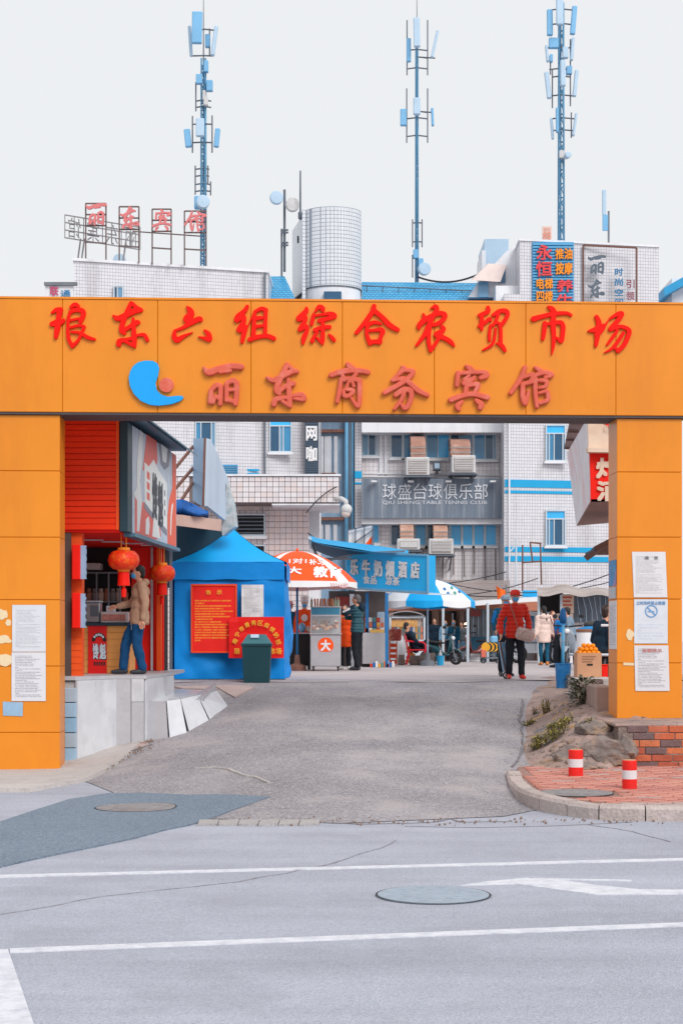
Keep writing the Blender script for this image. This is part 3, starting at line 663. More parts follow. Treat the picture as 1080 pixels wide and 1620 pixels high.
# pinkish flat dirt apron beside the ramp top
# loose rocks
M_rock = mat('bank_rock', rgb(138,126,122), .9, .4, 5, .9, 18, dirt=rgb(184,140,90), dirt_amt=.8, dscale=2.6)
def rock(loc, r, sq, label, seed):
    bm = bmesh.new(); bmesh.ops.create_icosphere(bm, subdivisions=4, radius=1)
    rnd = random.Random(seed); pls = [(Vector((rnd.gauss(0,1),rnd.gauss(0,1),rnd.gauss(0,1))).normalized(), rnd.uniform(.55,.85)) for _ in range(16)]
    for v in bm.verts:
        for pn_, pd_ in pls:
            e_ = v.co.dot(pn_) - pd_
            if e_ > 0: v.co -= pn_*e_
        d = 1 + .15*mnoise.noise(v.co*1.3 + Vector((seed,0,0))) + .14*mnoise.noise(v.co*3.5 + Vector((seed,3,0))) - .12*abs(mnoise.noise(v.co*Vector((2,2,5)).length*.5 + Vector((seed,9,0))))
        v.co = Vector((v.co.x*r*sq[0]*d, v.co.y*r*sq[1]*d, v.co.z*r*sq[2]*d)) + Vector(loc)
    bm.verts.index_update(); m = MB(); m.add([v.co.copy() for v in bm.verts], [tuple(v.index for v in f.verts) for f in bm.faces]); bm.free()
    return tag(m.build('rock', M_rock, smooth=False), label, 'rock')
rock((PX(958,18.95),18.98,.30), .27, (1.2,.8,.85), 'big grey ochre rock in the bank left of the brick wall', 1)
rock((PX(930,18.6),18.6,.19), .13, (1.6,.9,.45), 'flat dark rock slab behind the left bollard', 5)
rock((PX(900,19.05),19.05,.32), .19, (1.2,.8,.8), 'small rounded rock under the yellow green weeds', 9)
rock((PX(988,18.97),18.97,.36), .20, (1.0,.7,.9), 'ochre rock leaning on the left end of the brick wall', 13)
rock((PX(936,19.55),19.55,.56), .19, (1.5,.8,.7), 'grey rock ledge under the corner of the right pillar', 17)
# brick retaining wall
M_bk = [mat('wall_brick_%d' % i, c, .85, .25, 8, .5, 40, dirt=d, dirt_amt=.5, dscale=3) for i, (c, d) in enumerate(((rgb(196,104,72), rgb(150,120,110)), (rgb(178,92,70), rgb(96,92,98)), (rgb(205,118,80), rgb(150,110,96)), (rgb(120,96,96), rgb(90,92,100))))]
M_mort = asphalt('old_mortar', rgb(140,124,118), 60, .3, rgb(170,160,150), patch=.2)
bw = thing('brick_wall', (3.9,19.1,.12), 'low red brick retaining wall under the right orange pillar', 'wall')
boxp('mortar', M_mort, bw, 3.2, 7.2, 19.015, 19.35, .02, .62)
random.seed(11)
for j in range(7):
    z0 = .06 + j*.084; x = 3.0 + (.12 if j % 2 else 0) + .05*j
    while x < 4.25:
        if not (x < 3.2 and random.random() < .3):
            m = MB(); o = random.uniform(-.008,.012); m.bbox(x, x+.232, 19.0+o, 19.12+o, z0, z0+.075, b=.006); m.build('brick', random.choices(M_bk, (5,3,3,1))[0], bw)
        x += .242
boxp('coping', M_bank, bw, 3.16, 7.2, 19.03, 20.6, .621, .662, bev=.015)
# loose stones and crumbs too small to count
def crumbs(name, pts, mt, lab):
    m = MB()
    for x, y, z, r in pts:
        bm = bmesh.new(); bmesh.ops.create_icosphere(bm, subdivisions=1, radius=r); bm.verts.index_update(); sd = random.random()*9
        m.add([Vector((x,y,z)) + v.co*(1+.4*mnoise.noise(v.co/r*1.2+Vector((sd,0,0)))) for v in bm.verts], [tuple(v.index for v in f.verts) for f in bm.faces]); bm.free()
    return tag(m.build(name, mt, loc=(0,20,0)), lab, 'gravel', kind='stuff')
random.seed(77); pts = []
for k in range(420):
    x = random.uniform(1.9,3.4); y = random.uniform(18.6,24) if k % 3 else random.uniform(18.6,19.6); pts.append((x, y, bank_z(x,y), random.choice((.008,.012,.018,.03))*random.uniform(.7,1.3)))
crumbs('loose_stones', pts, M_rock, 'loose stones and soil crumbs scattered over the bank')
pts = []
for k in range(260):
    y = random.uniform(19.5,22.3); x = interp(y,[19.5,20.6,21.8,22.3],[-3.0,-2.75,-2.55,-2.3]) + random.gauss(0,.14); pts.append((x, y, ramp_z(x,y)+.03, random.choice((.006,.009,.014))))
for k in range(160):
    x = random.uniform(-1.2,3.0); y = 14.7 + random.gauss(0,.12) + .1*(x > 1); pts.append((x, y, ramp_z(x,y)+.01, random.choice((.006,.009,.012))))
crumbs('gutter_grit', pts, mat('brown_grit', rgb(140,116,104), .9, .3, 9), 'brown grit and dry leaves along the ramp edges')
# left footpath strip by the pillar and kiosk
xs = np.linspace(0,1,10); ys = np.linspace(0,1,14)
def fpz(a, b):
    xl = -9; xr = interp(b, [0,.3,.6,1], [-3.35,-2.98,-2.75,-2.62]); Y = interp(b, [0,.35,.7,1], [17.6,18.9,20.2,21.8])
    return xl, xr, Y
m = MB(); v = []
for b in ys:
    for a in list(np.linspace(0,1,12)**.4)+[1.0]:
        xl, xr, Y = fpz(a, b); x = lerp(xl, xr, a) + (.05*mnoise.noise((b*9,a*3,0)) if a > .99 else 0); v.append((x, Y, ramp_z(x, Y)+.045))
    v[-1] = (v[-1][0]+.02, v[-1][1], v[-1][2]-.09)
    if b == ys[0]: v[:] = [(q[0], q[1]-.01, -.03) for q in v] + v
nx = 13; m.add(v, [(j*nx+i, j*nx+i+1, (j+1)*nx+i+1, (j+1)*nx+i) for j in range(len(ys)) for i in range(nx-1)])
tag(m.build('footpath', M_conc, loc=(-4,19,0)), kind='structure')
# bollards: red and white stumps
M_bred = mat('bollard_red', rgb(236,30,22), .55, .12, 6, .15, dirt=rgb(120,40,34), dirt_amt=.4, dscale=4); M_bwh = mat('bollard_white', rgb(222,220,224), .6, .1, 6, dirt=rgb(140,135,140), dirt_amt=.6, dscale=6)
for px, yb, yt, lab in ((910, 1230, 1187, 'red and white striped stump bollard on the pavement before the rocks'), (995, 1250, 1204, 'red and white striped stump bollard nearer the brick wall')):
    Y = (EYE-.15)*F/(yb-3-CY); Y = (EYE-pz(Y))*F/(yb-3-CY); h = (yb-yt)/F*Y; r = 11.6/F*Y; c = Vector((PX(px,Y), Y, pz(Y)-.01))
    t = thing('bollard', c, lab, 'bollard', 'striped stump bollards on the pavement')
    part('lower_band', M_bred, t, lambda m: m.lathe([(r,0),(r,h*.36)], c, 24), True).data.shade_flat()
    part('white_band', M_bwh, t, lambda m: m.lathe([(r*1.004,h*.36),(r*1.004,h*.66)], c, 24))
    part('upper_band', M_bred, t, lambda m: m.lathe([(r,h*.66),(r,h*.97),(r*.93,h),(r*.6,h*1.0),(.001,h*1.0)], c, 24))
    part('cap', mat('bollard_cap', rgb(190,150,120), .8, .3), t, lambda m: m.lathe([(r*.88,h*1.001),(r*.8,h*1.02),(.001,h*1.025)], c, 24))
# ================================================================== orange gate
GA = math.atan(.045); GU = Vector((math.cos(GA), math.sin(GA), 0)); GN = Vector((-math.sin(GA), math.cos(GA), 0))
def gxy(px):
    s = (px - CX)/F; Y = 20.187/(1 - .045*s); return Vector((s*Y, Y, 0))
def G(px, z, v=0.0): return gxy(px) + GN*v + Vector((0,0,z))
def gz_(py, px=540): return PZ(py, gxy(px).y)
ZT, ZB = gz_(477), gz_(655)
M_or = mat('orange_panel', rgb(230,138,26), .36, .05, 1.0, .06, 2.2, dirt=rgb(198,110,24), dirt_amt=.4, dscale=1.0, streak=(1.3,1.3,.3), spec=.45)
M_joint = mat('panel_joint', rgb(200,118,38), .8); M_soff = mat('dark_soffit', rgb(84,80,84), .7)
gate = thing('market_gate', (0, gxy(540).y, 0), 'large orange clad gateway with red characters spanning the lane', 'gate')
def gbox(m, p0, p1, v0, v1, z0, z1):
    m.prism([G(p0,z0,v0), G(p1,z0,v0), G(p1,z0,v1), G(p0,z0,v1)][::-1], (0,0,z1-z0))
def gbev(m, p0, p1, v0, v1, z0, z1, b=.006):
    "panel with chamfered front edges"
    a = [G(p0,z0,v1),G(p1,z0,v1),G(p1,z1,v1),G(p0,z1,v1)]; f0 = [G(p0,z0,v0+b),G(p1,z0,v0+b),G(p1,z1,v0+b),G(p0,z1,v0+b)]
    uu = GU*b; zz = Vector((0,0,b)); f1 = [G(p0,z0,v0)+uu+zz, G(p1,z0,v0)-uu+zz, G(p1,z1,v0)-uu-zz, G(p0,z1,v0)+uu-zz]
    fs_ = [(8,9,10,11),(3,2,1,0)]
    for k in range(4):
        j = (k+1) % 4; fs_ += [(4+k,4+j,8+j,8+k), (k,j,4+j,4+k)]
    m.add(a+f0+f1, fs_)
part('lintel_core', M_joint, gate, lambda m: gbox(m, -11, 1085, -.02, .54, ZB+.012, ZT-.012))
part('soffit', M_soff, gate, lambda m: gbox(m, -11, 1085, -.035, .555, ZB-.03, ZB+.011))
part('top_cap', M_or, gate, lambda m: gbox(m, -13, 1087, -.06, .58, ZT-.010, ZT+.015))
seams = [-13, 100, 250, 397, 541, 686, 830, 972, 1087]
for a, b in zip(seams[:-1], seams[1:]):
    part('lintel_panel', M_or, gate, lambda m: gbev(m, a+.22, b-.22, -.05-.004*random.random(), -.021, ZB-.004, ZT-.012))
    part('lintel_panel', M_or, gate, lambda m: gbox(m, a+.35, b-.35, .541, .56, ZB+.012, ZT-.012))
def pillar(p0, p1, zb, ys, side):
    core = part('pillar_core', M_joint, gate, lambda m: gbox(m, p0+1.5, p1-1.5, .012, .488, zb, ZB-.031))
    zs = [gz_(y, (p0+p1)/2) for y in ys]; zs[0] = ZB-.032; zs[-1] = zb
    for za, zb_ in zip(zs[1:], zs[:-1]):
        part('pillar_panel', M_or, gate, lambda m: gbev(m, p0, p1, .0-.003*random.random(), .0115, za+.003, zb_-.003))
        for pe, s in ((p0, 1), (p1, -1)):
            def sd(m):
                q = G(pe, 0, 0)
                m.prism([q+GN*.013+Vector((0,0,za+.003)), q+GN*.5+Vector((0,0,za+.003)), q+GN*.5+Vector((0,0,zb_-.003)), q+GN*.013+Vector((0,0,zb_-.003))], GU*s*.011)
            part('pillar_side_panel', M_or, gate, sd)
pillar(-8, 95, -.03, [650,745,850,949,1054,1159,1222], 1)
pillar(975, 1078, .655, [657,747,850,948,1049,1137], -1)
# characters
M_red = mat('sign_red', rgb(255,20,8), .55, .06, 5, spec=.15); M_pink = mat('faded_letter_red', rgb(216,94,72), .55, .16, 4, dirt=rgb(236,150,136), dirt_amt=.5, dscale=6); M_blue = mat('logo_blue', rgb(0,160,238), .45, .04)
def put_glyph(nm, parent, mt, ext, bev, cpx=None, scale=1.0):
    v, f, (cx, cy) = glyph(nm, ext, bev, gxy(540).y/F*scale)
    if cpx: cx, cy = cpx
    c = G(cx, gz_(cy, cx), -.055 - ext - bev*.5)
    m = MB(); m.add([c + GU*q.x + Vector((0,0,1))*q.y - GN*q.z for q in v], f); o = m.build('letter', mt, parent)
    o.data.flip_normals(); return o
for nm in ('lang','dong','liu','zu','zong','he','nong','mao','shi','chang'): put_glyph(nm, gate, M_red, .014, .004)
for nm in ('li2','dong2','shang2','wu2','bin2','guan2'): put_glyph(nm, gate, M_pink, .020, .013)
# logo: blue comma and pink disc
lg = [(205,600),(207,590),(212,581),(220,575),(231,572.5),(243,573),(250,577),(253,584),(251,596),(247,608),(249,619),(256,626),(266,629.5),(280,628),(289,628),(291,631),(286,636),(272,641),(252,643.5),(238,642),(224,636),(213,625),(207,613)]
def comma(m):
    m.prism([G(x, gz_(y, x), -.10) for x, y in lg], GN*.048)
part('logo_crescent', M_blue, gate, comma)
part('logo_disc', M_pink, gate, lambda m: m.prism([G(264+11.5*math.cos(a), gz_(611-11.5*math.sin(a), 264), -.095) for a in [2*math.pi*k/24 for k in range(24)]], GN*.042))
# ---------------------------------------------------------------- notices pasted on the pillars
M_paper = print_mat('typed_notice', rgb(222,222,226), rgb(90,90,98), 40, .45); M_paper2 = print_mat('typed_notice_b', rgb(218,218,224), rgb(80,80,92), 30, .55, top=.93); M_paper3 = print_mat('handwritten_notice', rgb(215,217,224), rgb(96,94,104), 34, .35)
M_tape = mat('torn_paper', rgb(232,210,172), .8, .1, 8)
def sheet(x0, y0, x1, y1, lab, mt, v=-.004, name='paper_notice', skew=0):
    t = []
    nx, nz_n = 5, 8; m = MB(); vs_ = []
    for j in range(nz_n+1):
        for i in range(nx+1):
            px = lerp(x0, x1, i/nx) + skew*(j/nz_n-.5); py = lerp(y1, y0, j/nz_n)
            w_ = .003*mnoise.noise((px*.06, py*.06, x0)); vs_.append(G(px, gz_(py, px), v - .006 - abs(w_)*1.3))
    n0 = len(vs_); back = [q + GN*.0025 for q in vs_]
    fs_ = [(j*(nx+1)+i, j*(nx+1)+i+1, (j+1)*(nx+1)+i+1, (j+1)*(nx+1)+i) for j in range(nz_n) for i in range(nx)]
    m.add(vs_ + back, fs_ + [tuple(n0+k for k in reversed(f)) for f in fs_])
    return tag(m.build(name, mt), lab, 'notice')
sheet(20, 957, 73, 1031, 'upper white typed notice pasted on the left orange pillar', M_paper3)
sheet(19, 1032, 73, 1109, 'lower white typed notice pasted on the left orange pillar', M_paper2)
n1 = sheet(1000, 873, 1053, 945, 'topmost white notice pasted on the right orange pillar', M_paper, skew=-3)
n2 = sheet(1002, 948, 1055, 1018, 'middle notice with a blue no smoking circle on the right pillar', print_mat('blue_notice', rgb(214,220,230), rgb(140,160,190), 16, .25, top=.45))
n3 = sheet(1003, 1021, 1057, 1093, 'lowest white notice pasted on the right orange pillar', M_paper2, skew=-2)
M_ink = mat('blue_ink', rgb(110,160,210), .6)
def nosmoke(m):
    c = (1029, 967)
    for k in range(28):
        a0, a1 = 2*math.pi*k/28, 2*math.pi*(k+1)/28
        q = [G(c[0]+r*math.cos(a), gz_(c[1]-r*math.sin(a), c[0]), -.0155) for r, a in ((8.2,a0),(8.2,a1),(10,a1),(10,a0))]; m.add(q, [(0,1,2,3)])
    m.add([G(c[0]+dx, gz_(c[1]+dy, c[0]), -.0155) for dx, dy in ((-7,-5.5),(-5.5,-7),(7,5.5),(5.5,7))], [(0,1,2,3)])
    m.add([G(c[0]+dx, gz_(c[1]+dy, c[0]), -.0153) for dx, dy in ((-6,-.4),(5,-.4),(5,1.4),(-6,1.4))], [(0,1,2,3)])
part('no_smoking_sign', M_ink, n2, nosmoke)
def gtext(s, x0, y0, x1, y1, mt, parent, v=-.0155, bold=.02):
    cx = (x0+x1)/2; c = G(cx, gz_((y0+y1)/2, cx), v); k = gxy(cx).y/F
    return text('printed_line', s, c, GU, ZU, (x1-x0)*k, (y1-y0)*k, mt, parent, bold)
gtext('公共场所禁止吸烟', 1005, 951, 1051, 957, M_ink, n2)
gtext('通　告', 1018, 880, 1040, 885, mat('grey_ink', rgb(120,120,128), .7), n1)
gtext('温馨提示', 1014, 1026, 1046, 1032, mat('pink_ink', rgb(220,150,150), .7), n3)
def torn(pts, lab, v=-.004):
    m = MB(); m.prism([G(x, gz_(y, x), v-.004) for x, y in pts], GN*.003); return tag(m.build('torn_poster', M_tape), lab, 'torn poster')
torn_n = 0
def blob(cx, cy, rx, ry, seed, n=22):
    return [(cx + rx*(1+.45*mnoise.noise((math.cos(a)*1.6, math.sin(a)*1.6, seed)))*math.cos(a), cy + ry*(1+.45*mnoise.noise((math.cos(a)*1.6+5, math.sin(a)*1.6, seed)))*math.sin(a)) for a in [2*math.pi*k/n for k in range(n)]]
torn(blob(4,972,10,8,1), 'topmost scrap of torn poster at the far left of the left pillar')
torn(blob(14,985,5,5,6), 'smallest torn paper scrap beside the upper notice on the left pillar')
torn(blob(6,1012,12,7,2), 'middle scrap of torn poster at the far left of the left pillar')
torn(blob(8,1044,13,10,3), 'lowest and widest scrap of torn poster on the left pillar')
torn(blob(995,1004,6,8,4), 'torn paper scrap beside the middle notice on the right pillar')
torn([(985,1048),(1002,1048.5),(1002,1053),(985,1052.5)], 'thin strip of white tape beside the lowest notice')
torn(blob(98,1019,4.5,8,8)[:16], 'paper scrap on the corner of the left pillar') if False else None
m = MB(); m.prism([G(x, gz_(y, x), -.009) for x, y in ((5,1110),(37,1111),(36.5,1133),(5.5,1132))][::-1], GN*.004)
tag(m.build('painted_patch', mat('pale_blue_paint', rgb(150,182,210), .7, .15, 8)), 'pale blue painted rectangle low on the left orange pillar', 'paint patch')
# papers on the inner side of the right pillar
def side_sheet(y0, y1, v0, v1, lab, mt, name='paper_notice'):
    q = G(975, 0, 0) - GU*.006; m = MB()
    m.prism([q+GN*v0+Vector((0,0,gz_(y1,975))), q+GN*v1+Vector((0,0,gz_(y1,975))), q+GN*v1+Vector((0,0,gz_(y0,975))), q+GN*v0+Vector((0,0,gz_(y0,975)))], GU*.003)
    return tag(m.build(name, mt), lab, 'notice')
side_sheet(885, 926, .02, .46, 'blue and pink poster on the inner face of the right pillar', mat('poster_blue', rgb(60,150,205), .5, .35, 9, dirt=rgb(220,110,140), dirt_amt=.9, dscale=2.5), 'poster')
side_sheet(928, 946, .05, .45, 'small grey paper under the blue poster inside the right pillar', mat('grey_paper', rgb(196,200,206), .7, .1, 6))
side_sheet(950, 1027, -.0, .44, 'long white notice on the inner face of the right pillar', M_paper)
# ================================================================== buildings behind
T_far = tile_mat('white_tile_far', .125, rgb(222,221,227), rgb(164,166,177), .15, dirt_amt=.5)
T_mid = tile_mat('white_tile_pinkish', .16, rgb(242,238,242), rgb(196,188,192), .12, dirt=rgb(150,128,122), dirt_amt=.6)
T_tow = tile_mat('white_tile_tower', .15, rgb(222,226,232), rgb(140,150,164), .16, dirt_amt=.12)
M_plast = mat('white_render', rgb(228,230,236), .75, .06, .8, .05, 20, dirt=rgb(160,152,150), dirt_amt=.35, dscale=.8, streak=(1.5,1.5,.2))
M_glass = mat('blue_glass', rgb(50,136,184), .12, .3, .6, spec=.8); M_glass2 = mat('bright_blue_glass', rgb(50,184,248), .15, .15, .7, spec=.7); M_glassd = mat('dark_glass', rgb(24,84,122), .12, .4, .6, spec=.8); M_glassp = mat('pale_glass', rgb(110,160,195), .2, .2, .6, spec=.7)
M_alu = mat('white_alu_frame', rgb(196,208,218), .5, .06); M_grey = mat('grey_steel', rgb(120,124,132), .55, .15, metal=.2); M_dk = mat('dark_void', rgb(40,40,46), .9, .3)
M_stripe = mat('blue_stripe_tile', rgb(10,160,214), .45, .06, 3); M_rust = mat('rusty_steel', rgb(120,84,74), .8, .3, 6)
M_broof = mat('blue_roof_tile', rgb(36,150,205), .5, .12, 2); M_bsteel = mat('blue_mast_steel', rgb(104,160,196), .5, .15, 2, metal=.2); M_pale = mat('pale_blue_panel', rgb(178,204,226), .5, .08, 2); M_pale2 = mat('antenna_blue', rgb(120,180,222), .5, .08, 2); M_dsteel = mat('dark_steel', rgb(100,108,120), .6, .15)
def window(par, x0, y0, x1, y1, Y, cols, transom=None, glass=None, fr=2.0, dep=.09):
    "cols: list of (fraction start, fraction end, material) panes; frame is the part, panes its sub-parts"
    X0, X1, Z0, Z1 = PX(x0,Y), PX(x1,Y), PZ(y1,Y), PZ(y0,Y); w_ = fr/F*Y
    m = MB(); m.box(X0,X0+w_,Y-dep,Y,Z0,Z1).box(X1-w_,X1,Y-dep,Y,Z0,Z1).box(X0+w_,X1-w_,Y-dep,Y,Z1-w_,Z1).box(X0+w_,X1-w_,Y-dep,Y,Z0,Z0+w_)
    zt = Z1-w_
    if transom:
        zt = PZ(transom, Y); m.box(X0+w_,X1-w_,Y-dep+.01,Y-.002,zt-w_/2,zt+w_/2)
    for a, b, g_ in cols[1:]:
        xx = lerp(X0, X1, a); m.box(xx-w_*.4,xx+w_*.4,Y-dep+.005,Y-.002,Z0+w_,zt-(w_/2 if transom else 0))
    f = m.build('window', M_alu, par)
    for a, b, g_ in cols:
        boxp('pane', g_, f, lerp(X0,X1,a)+w_*.4, lerp(X0,X1,b)-w_*.4, Y-.035, Y-.006, Z0+w_, zt-w_/2)
    if transom: boxp('pane', glass or M_glass2, f, X0+w_, X1-w_, Y-.033, Y-.006, zt+w_/2, Z1-w_)
    boxp('sill', M_plast, f, X0-.05, X1+.05, Y-.16, Y, Z0-.09, Z0-.001)
    return f
# ---- left wing (hotel), face slightly turned
def YA(px): return interp(px, [118, 505], [60.0, 62.5])
def wallpoly(pxs, back):
    return [Vector((PX(p, YA(p)), YA(p), 0)) for p in pxs] + [Vector((PX(pxs[-1], YA(pxs[-1]))+.2, back, 0)), Vector((PX(pxs[0], YA(pxs[0]))-.9, back, 0))]
ZG = .6
hotel = thing('hotel_building', (PX(300,61),62,ZG), 'long white tiled building at the left with rooftop characters', 'building')
z1 = PZ(474, 61)
def wl(m):
    m.prism([q+Vector((0,0,ZG)) for q in wallpoly([118,505],72)][::-1], (0,0,z1-ZG))
part('wall', T_far, hotel, wl)
part('parapet', T_far, hotel, lambda m: m.prism([q+Vector((0,0,z1+.002)) for q in wallpoly([118,424],71)][::-1], (0,0,PZ(413,60)-z1)))
part('parapet_coping', M_plast, hotel, lambda m: m.prism([q+Vector((0,-.08,PZ(413,60)+.003)) for q in wallpoly([116,425],71)][::-1], (0,0,.10)))
boxp('downpipe', M_dsteel, hotel, PX(418,61.9), PX(420.5,61.9), 61.75, 61.85, 2, PZ(432,61.9))
def hwin(x0,y0,x1,y1,cols,tr): return window(hotel, x0,y0,x1,y1, YA((x0+x1)/2)-.12, cols, tr)
hwin(309,640,342,711,[(0,.28,M_glass),(.28,.78,M_glassd),(.78,1,M_glassp)],668)
hwin(426,646,462,716,[(0,.45,M_glassd),(.45,.62,M_glassp),(.62,1,M_glass)],674)
hwin(180,452,196,473,[(0,.4,M_glassd),(.4,1,M_glassp)],None)
hwin(210,560,243,630,[(0,.5,M_glassd),(.5,1,M_glass)],590)
for x0, x1 in ((270,306),(345,376)):
    f = pbox('vent_louver', M_broof, hotel, x0, 735, x1, 753, YA(320)-.1, .08)
    for k in range(6): pbox('louver_slat', M_bsteel, f, x0+1, 736.5+k*2.8, x1-1, 738+k*2.8, YA(320)-.14, .035)
for y in (742, 748): pbox('blue_stripe', M_stripe, hotel, 376, y, 410, y+3.2, YA(392)-.03, .03)
# vertical slatted sign beside the recess
sg = thing('vertical_sign', P(492,752,61.9), 'tall narrow slatted dark sign with white characters on the tiled wall', 'sign')
pbox('sign_back', M_dsteel, sg, 482, 560, 504, 753, 62.0, .12)
for k in range(34): pbox('slat', mat('slat_blue_grey', rgb(74,92,112), .5, .1), sg, 482.6, 655+k*2.9, 503.4, 656.9+k*2.9, 61.93, .06)
M_sw = mat('white_letter', rgb(232,232,236), .6, .06)
for ch, y0, y1 in (('龙',640,664),('网',674,697),('咖',706,730)): ptext('letter', ch, 484, y0, 501.5, y1, 61.9, M_sw, sg, .035, .03)
# ---- recess with grey blue cladding and steel columns
rec = thing('service_shaft', P(530,1045,65), 'blue grey clad service shaft with rusty brackets between the tiled walls', 'building')
M_clad = mat('blue_grey_cladding', rgb(128,158,186), .5, .2, .8, dirt=rgb(178,190,204), dirt_amt=.6, dscale=1.5, streak=(3,3,.1))
pbox('wall', M_clad, rec, 500, 480, 562, 1046, 65, 4)
for x0, x1, y0, y1 in ((503,512,690,752),(513,524,690,752),(528,534,690,752),(504,511,830,866),(514,522,830,866),(527,533,830,866)):
    pbox('steel_panel', mat('grey_white_panel', rgb(196,198,206), .5, .15, 2, streak=(4,4,.2), dirt=rgb(120,110,110)), rec, x0, y0, x1, y1, 64.9, .1)
for x0, x1, y0, y1 in ((504,545,679,684),(505,531,748,752),(504,545,818,823)): pbox('bracket', M_rust, rec, x0, y0, x1, y1, 64.75, .2)
for x in (548, 553.5, 557.5): part('drain_pipe', M_bsteel if x != 553.5 else M_dsteel, rec, lambda m: m.tube([P(x,480,64.7), P(x,1040,64.7)], .06 if x > 549 else .09, 10), True)
# ---- stair tower with a curved front
tw = thing('stair_tower', P(520,480,64), 'white tiled stair tower with rounded front above the gate', 'tower')
c = Vector((PX(526,64.9),64.9,0)); r = 46/F*64; zt = PZ(329,64.2); zb = PZ(453,64)
def rounded(rr, dep, x_off=0):
    pts = []
    for k in range(25):
        a = math.pi + math.pi*k/24; pts.append(Vector((c.x+rr*math.cos(a), c.y+rr*math.sin(a)*.85, 0)))
    return pts + [Vector((c.x+rr, c.y+dep, 0)), Vector((c.x-rr-.55, c.y+dep, 0))]
o = part('curved_wall', T_tow, tw, lambda m: m.prism([q+Vector((0,0,zb)) for q in rounded(r, 3.0)][::-1], (0,0,zt-zb)))
part('lower_wall', M_plast, tw, lambda m: m.prism([q+Vector((0,0,11)) for q in rounded(r*.97, 2.9)][::-1], (0,0,zb-.002-11)))
part('rim', M_dsteel, tw, lambda m: m.prism([q+Vector((0,0,zb-.0)) for q in rounded(r*1.006, 2.0)][::-1], (0,0,.04)))
boxp('corner_pier', T_tow, tw, PX(478,64.9), PX(484,64.9), 64.45, 66, 11, zt-.01)
pbox('window', M_glassd, tw, 512, 461, 540, 500, 63.75, .2); pbox('vent', M_dk, tw, 470, 373, 472.5, 382, 65.0, .3)
# ---- blue tiled roofs
def roof_tiles(name):
    m, t, n, b = nodes(name); lk = t.links.new; tc = n.new('ShaderNodeTexCoord'); sp = n.new('ShaderNodeSeparateXYZ'); lk(tc.outputs['Object'], sp.inputs[0])
    cb = n.new('ShaderNodeCombineXYZ'); lk(sp.outputs[0], cb.inputs[0]); lk(sp.outputs[2], cb.inputs[1])
    br = n.new('ShaderNodeTexBrick'); br.offset = .5; br.inputs['Scale'].default_value = 1; br.inputs['Brick Width'].default_value = .17; br.inputs['Row Height'].default_value = .11; br.inputs['Mortar Size'].default_value = .012
    br.inputs['Color1'].default_value = (*rgb(40,156,212), 1); br.inputs['Color2'].default_value = (*rgb(70,172,220), 1); br.inputs['Mortar'].default_value = (*rgb(40,110,150), 1); lk(cb.outputs[0], br.inputs['Vector'])
    lk(br.outputs['Color'], b.inputs['Base Color']); b.inputs['Roughness'].default_value = .4
    bp = n.new('ShaderNodeBump'); bp.invert = True; bp.inputs['Strength'].default_value = .8; bp.inputs['Distance'].default_value = .03; lk(br.outputs['Fac'], bp.inputs['Height']); lk(bp.outputs[0], b.inputs['Normal']); return m
M_rt = roof_tiles('glazed_blue_roof_tiles')
club = thing('club_building', (PX(760,64),65,ZG), 'white tiled building with blue stripes behind the market, windows in the middle', 'building')
part('blue_roof', M_rt, club, lambda m: m.prism([P(572,492,64), P(812,492,64), P(783,448,66.5), P(572,446,66.5)], (0,.4,0)))
part('roof_rail', M_dsteel, club, lambda m: m.tube([P(572,452,65.6), P(786,462,65.6)], .025, 6))
for k in range(9): part('rail_post', M_dsteel, club, lambda m: m.tube([P(580+k*25,452+k*1.2,65.6), P(580+k*25,470,65.7)], .02, 5))
part('blue_roof', M_rt, hotel, lambda m: m.prism([P(420,492,62.4), P(476,492,62.4), P(450,437,65.5), P(424,437,65.5)], (0,.4,0)))
# ---- middle section
pbox('middle_wall', T_mid, club, 570, 478, 799, 1046, 65, 6)
pbox('wall_pier', T_far, club, 561, 480, 572, 1046, 64.5, 4)
for y0, y1 in ((745.5,756.5),(763,766)): pbox('blue_stripe', M_stripe, club, 560.8, y0, 572.2, y1, 64.47, .03)
pbox('upper_eave', M_plast, club, 572, 620, 796, 684, 64.0, 1.0)
pbox('eave_fascia', M_plast, club, 572, 820.5, 797, 829, 64.1, .9)
G1, G2, GD, GP = M_glass, M_glass2, M_glassd, M_glassp
def cwin(x0,y0,x1,y1,cols,tr=None,Y=65.0): return window(club, x0,y0,x1,y1,Y,cols,tr)
cwin(572,680,598,722,[(0,.4,GP),(.4,.85,GD),(.85,1,GP)])
cwin(617,682,637,725,[(0,1,GD)]); cwin(637,683,673,726,[(0,.5,G1),(.5,1,GP)]); cwin(673,684,711,726,[(0,.5,G1),(.5,1,G2)]); cwin(711,684,748,727,[(0,.4,GD),(.4,1,GP)]); cwin(748,686,785,728,[(0,.5,G1),(.5,.85,GD),(.85,1,GP)])
cwin(572,818,586,860,[(0,1,G2)]); cwin(586,818,600,860,[(0,1,G2)])
for k, (x0, x1) in enumerate(((617,638),(638,656),(656,674),(674,692),(692,711),(711,730),(730,748),(748,766),(766,785))): cwin(x0,822,x1,864,[(0,1,G2 if k > 3 or k == 2 else GD)])
for x in (600, 608): pbox('pilaster', M_plast, club, x, 684, x+4, 750, 64.9, .1)
# pipes on the wall below the windows
random.seed(21)
for k in range(11):
    x = 618 + k*16.5; part('wall_pipe', mat('old_pipe', rgb(150,138,138), .7, .25), club, lambda m: m.tube([P(x,868,64.85), P(x+random.uniform(-1,1),920+random.uniform(-12,8),64.85)], .03, 6))
for y in (733, 738): part('wall_pipe', M_plast, club, lambda m: m.tube([P(574,y+16,64.8), P(796,y+19,64.8)], .04, 6))
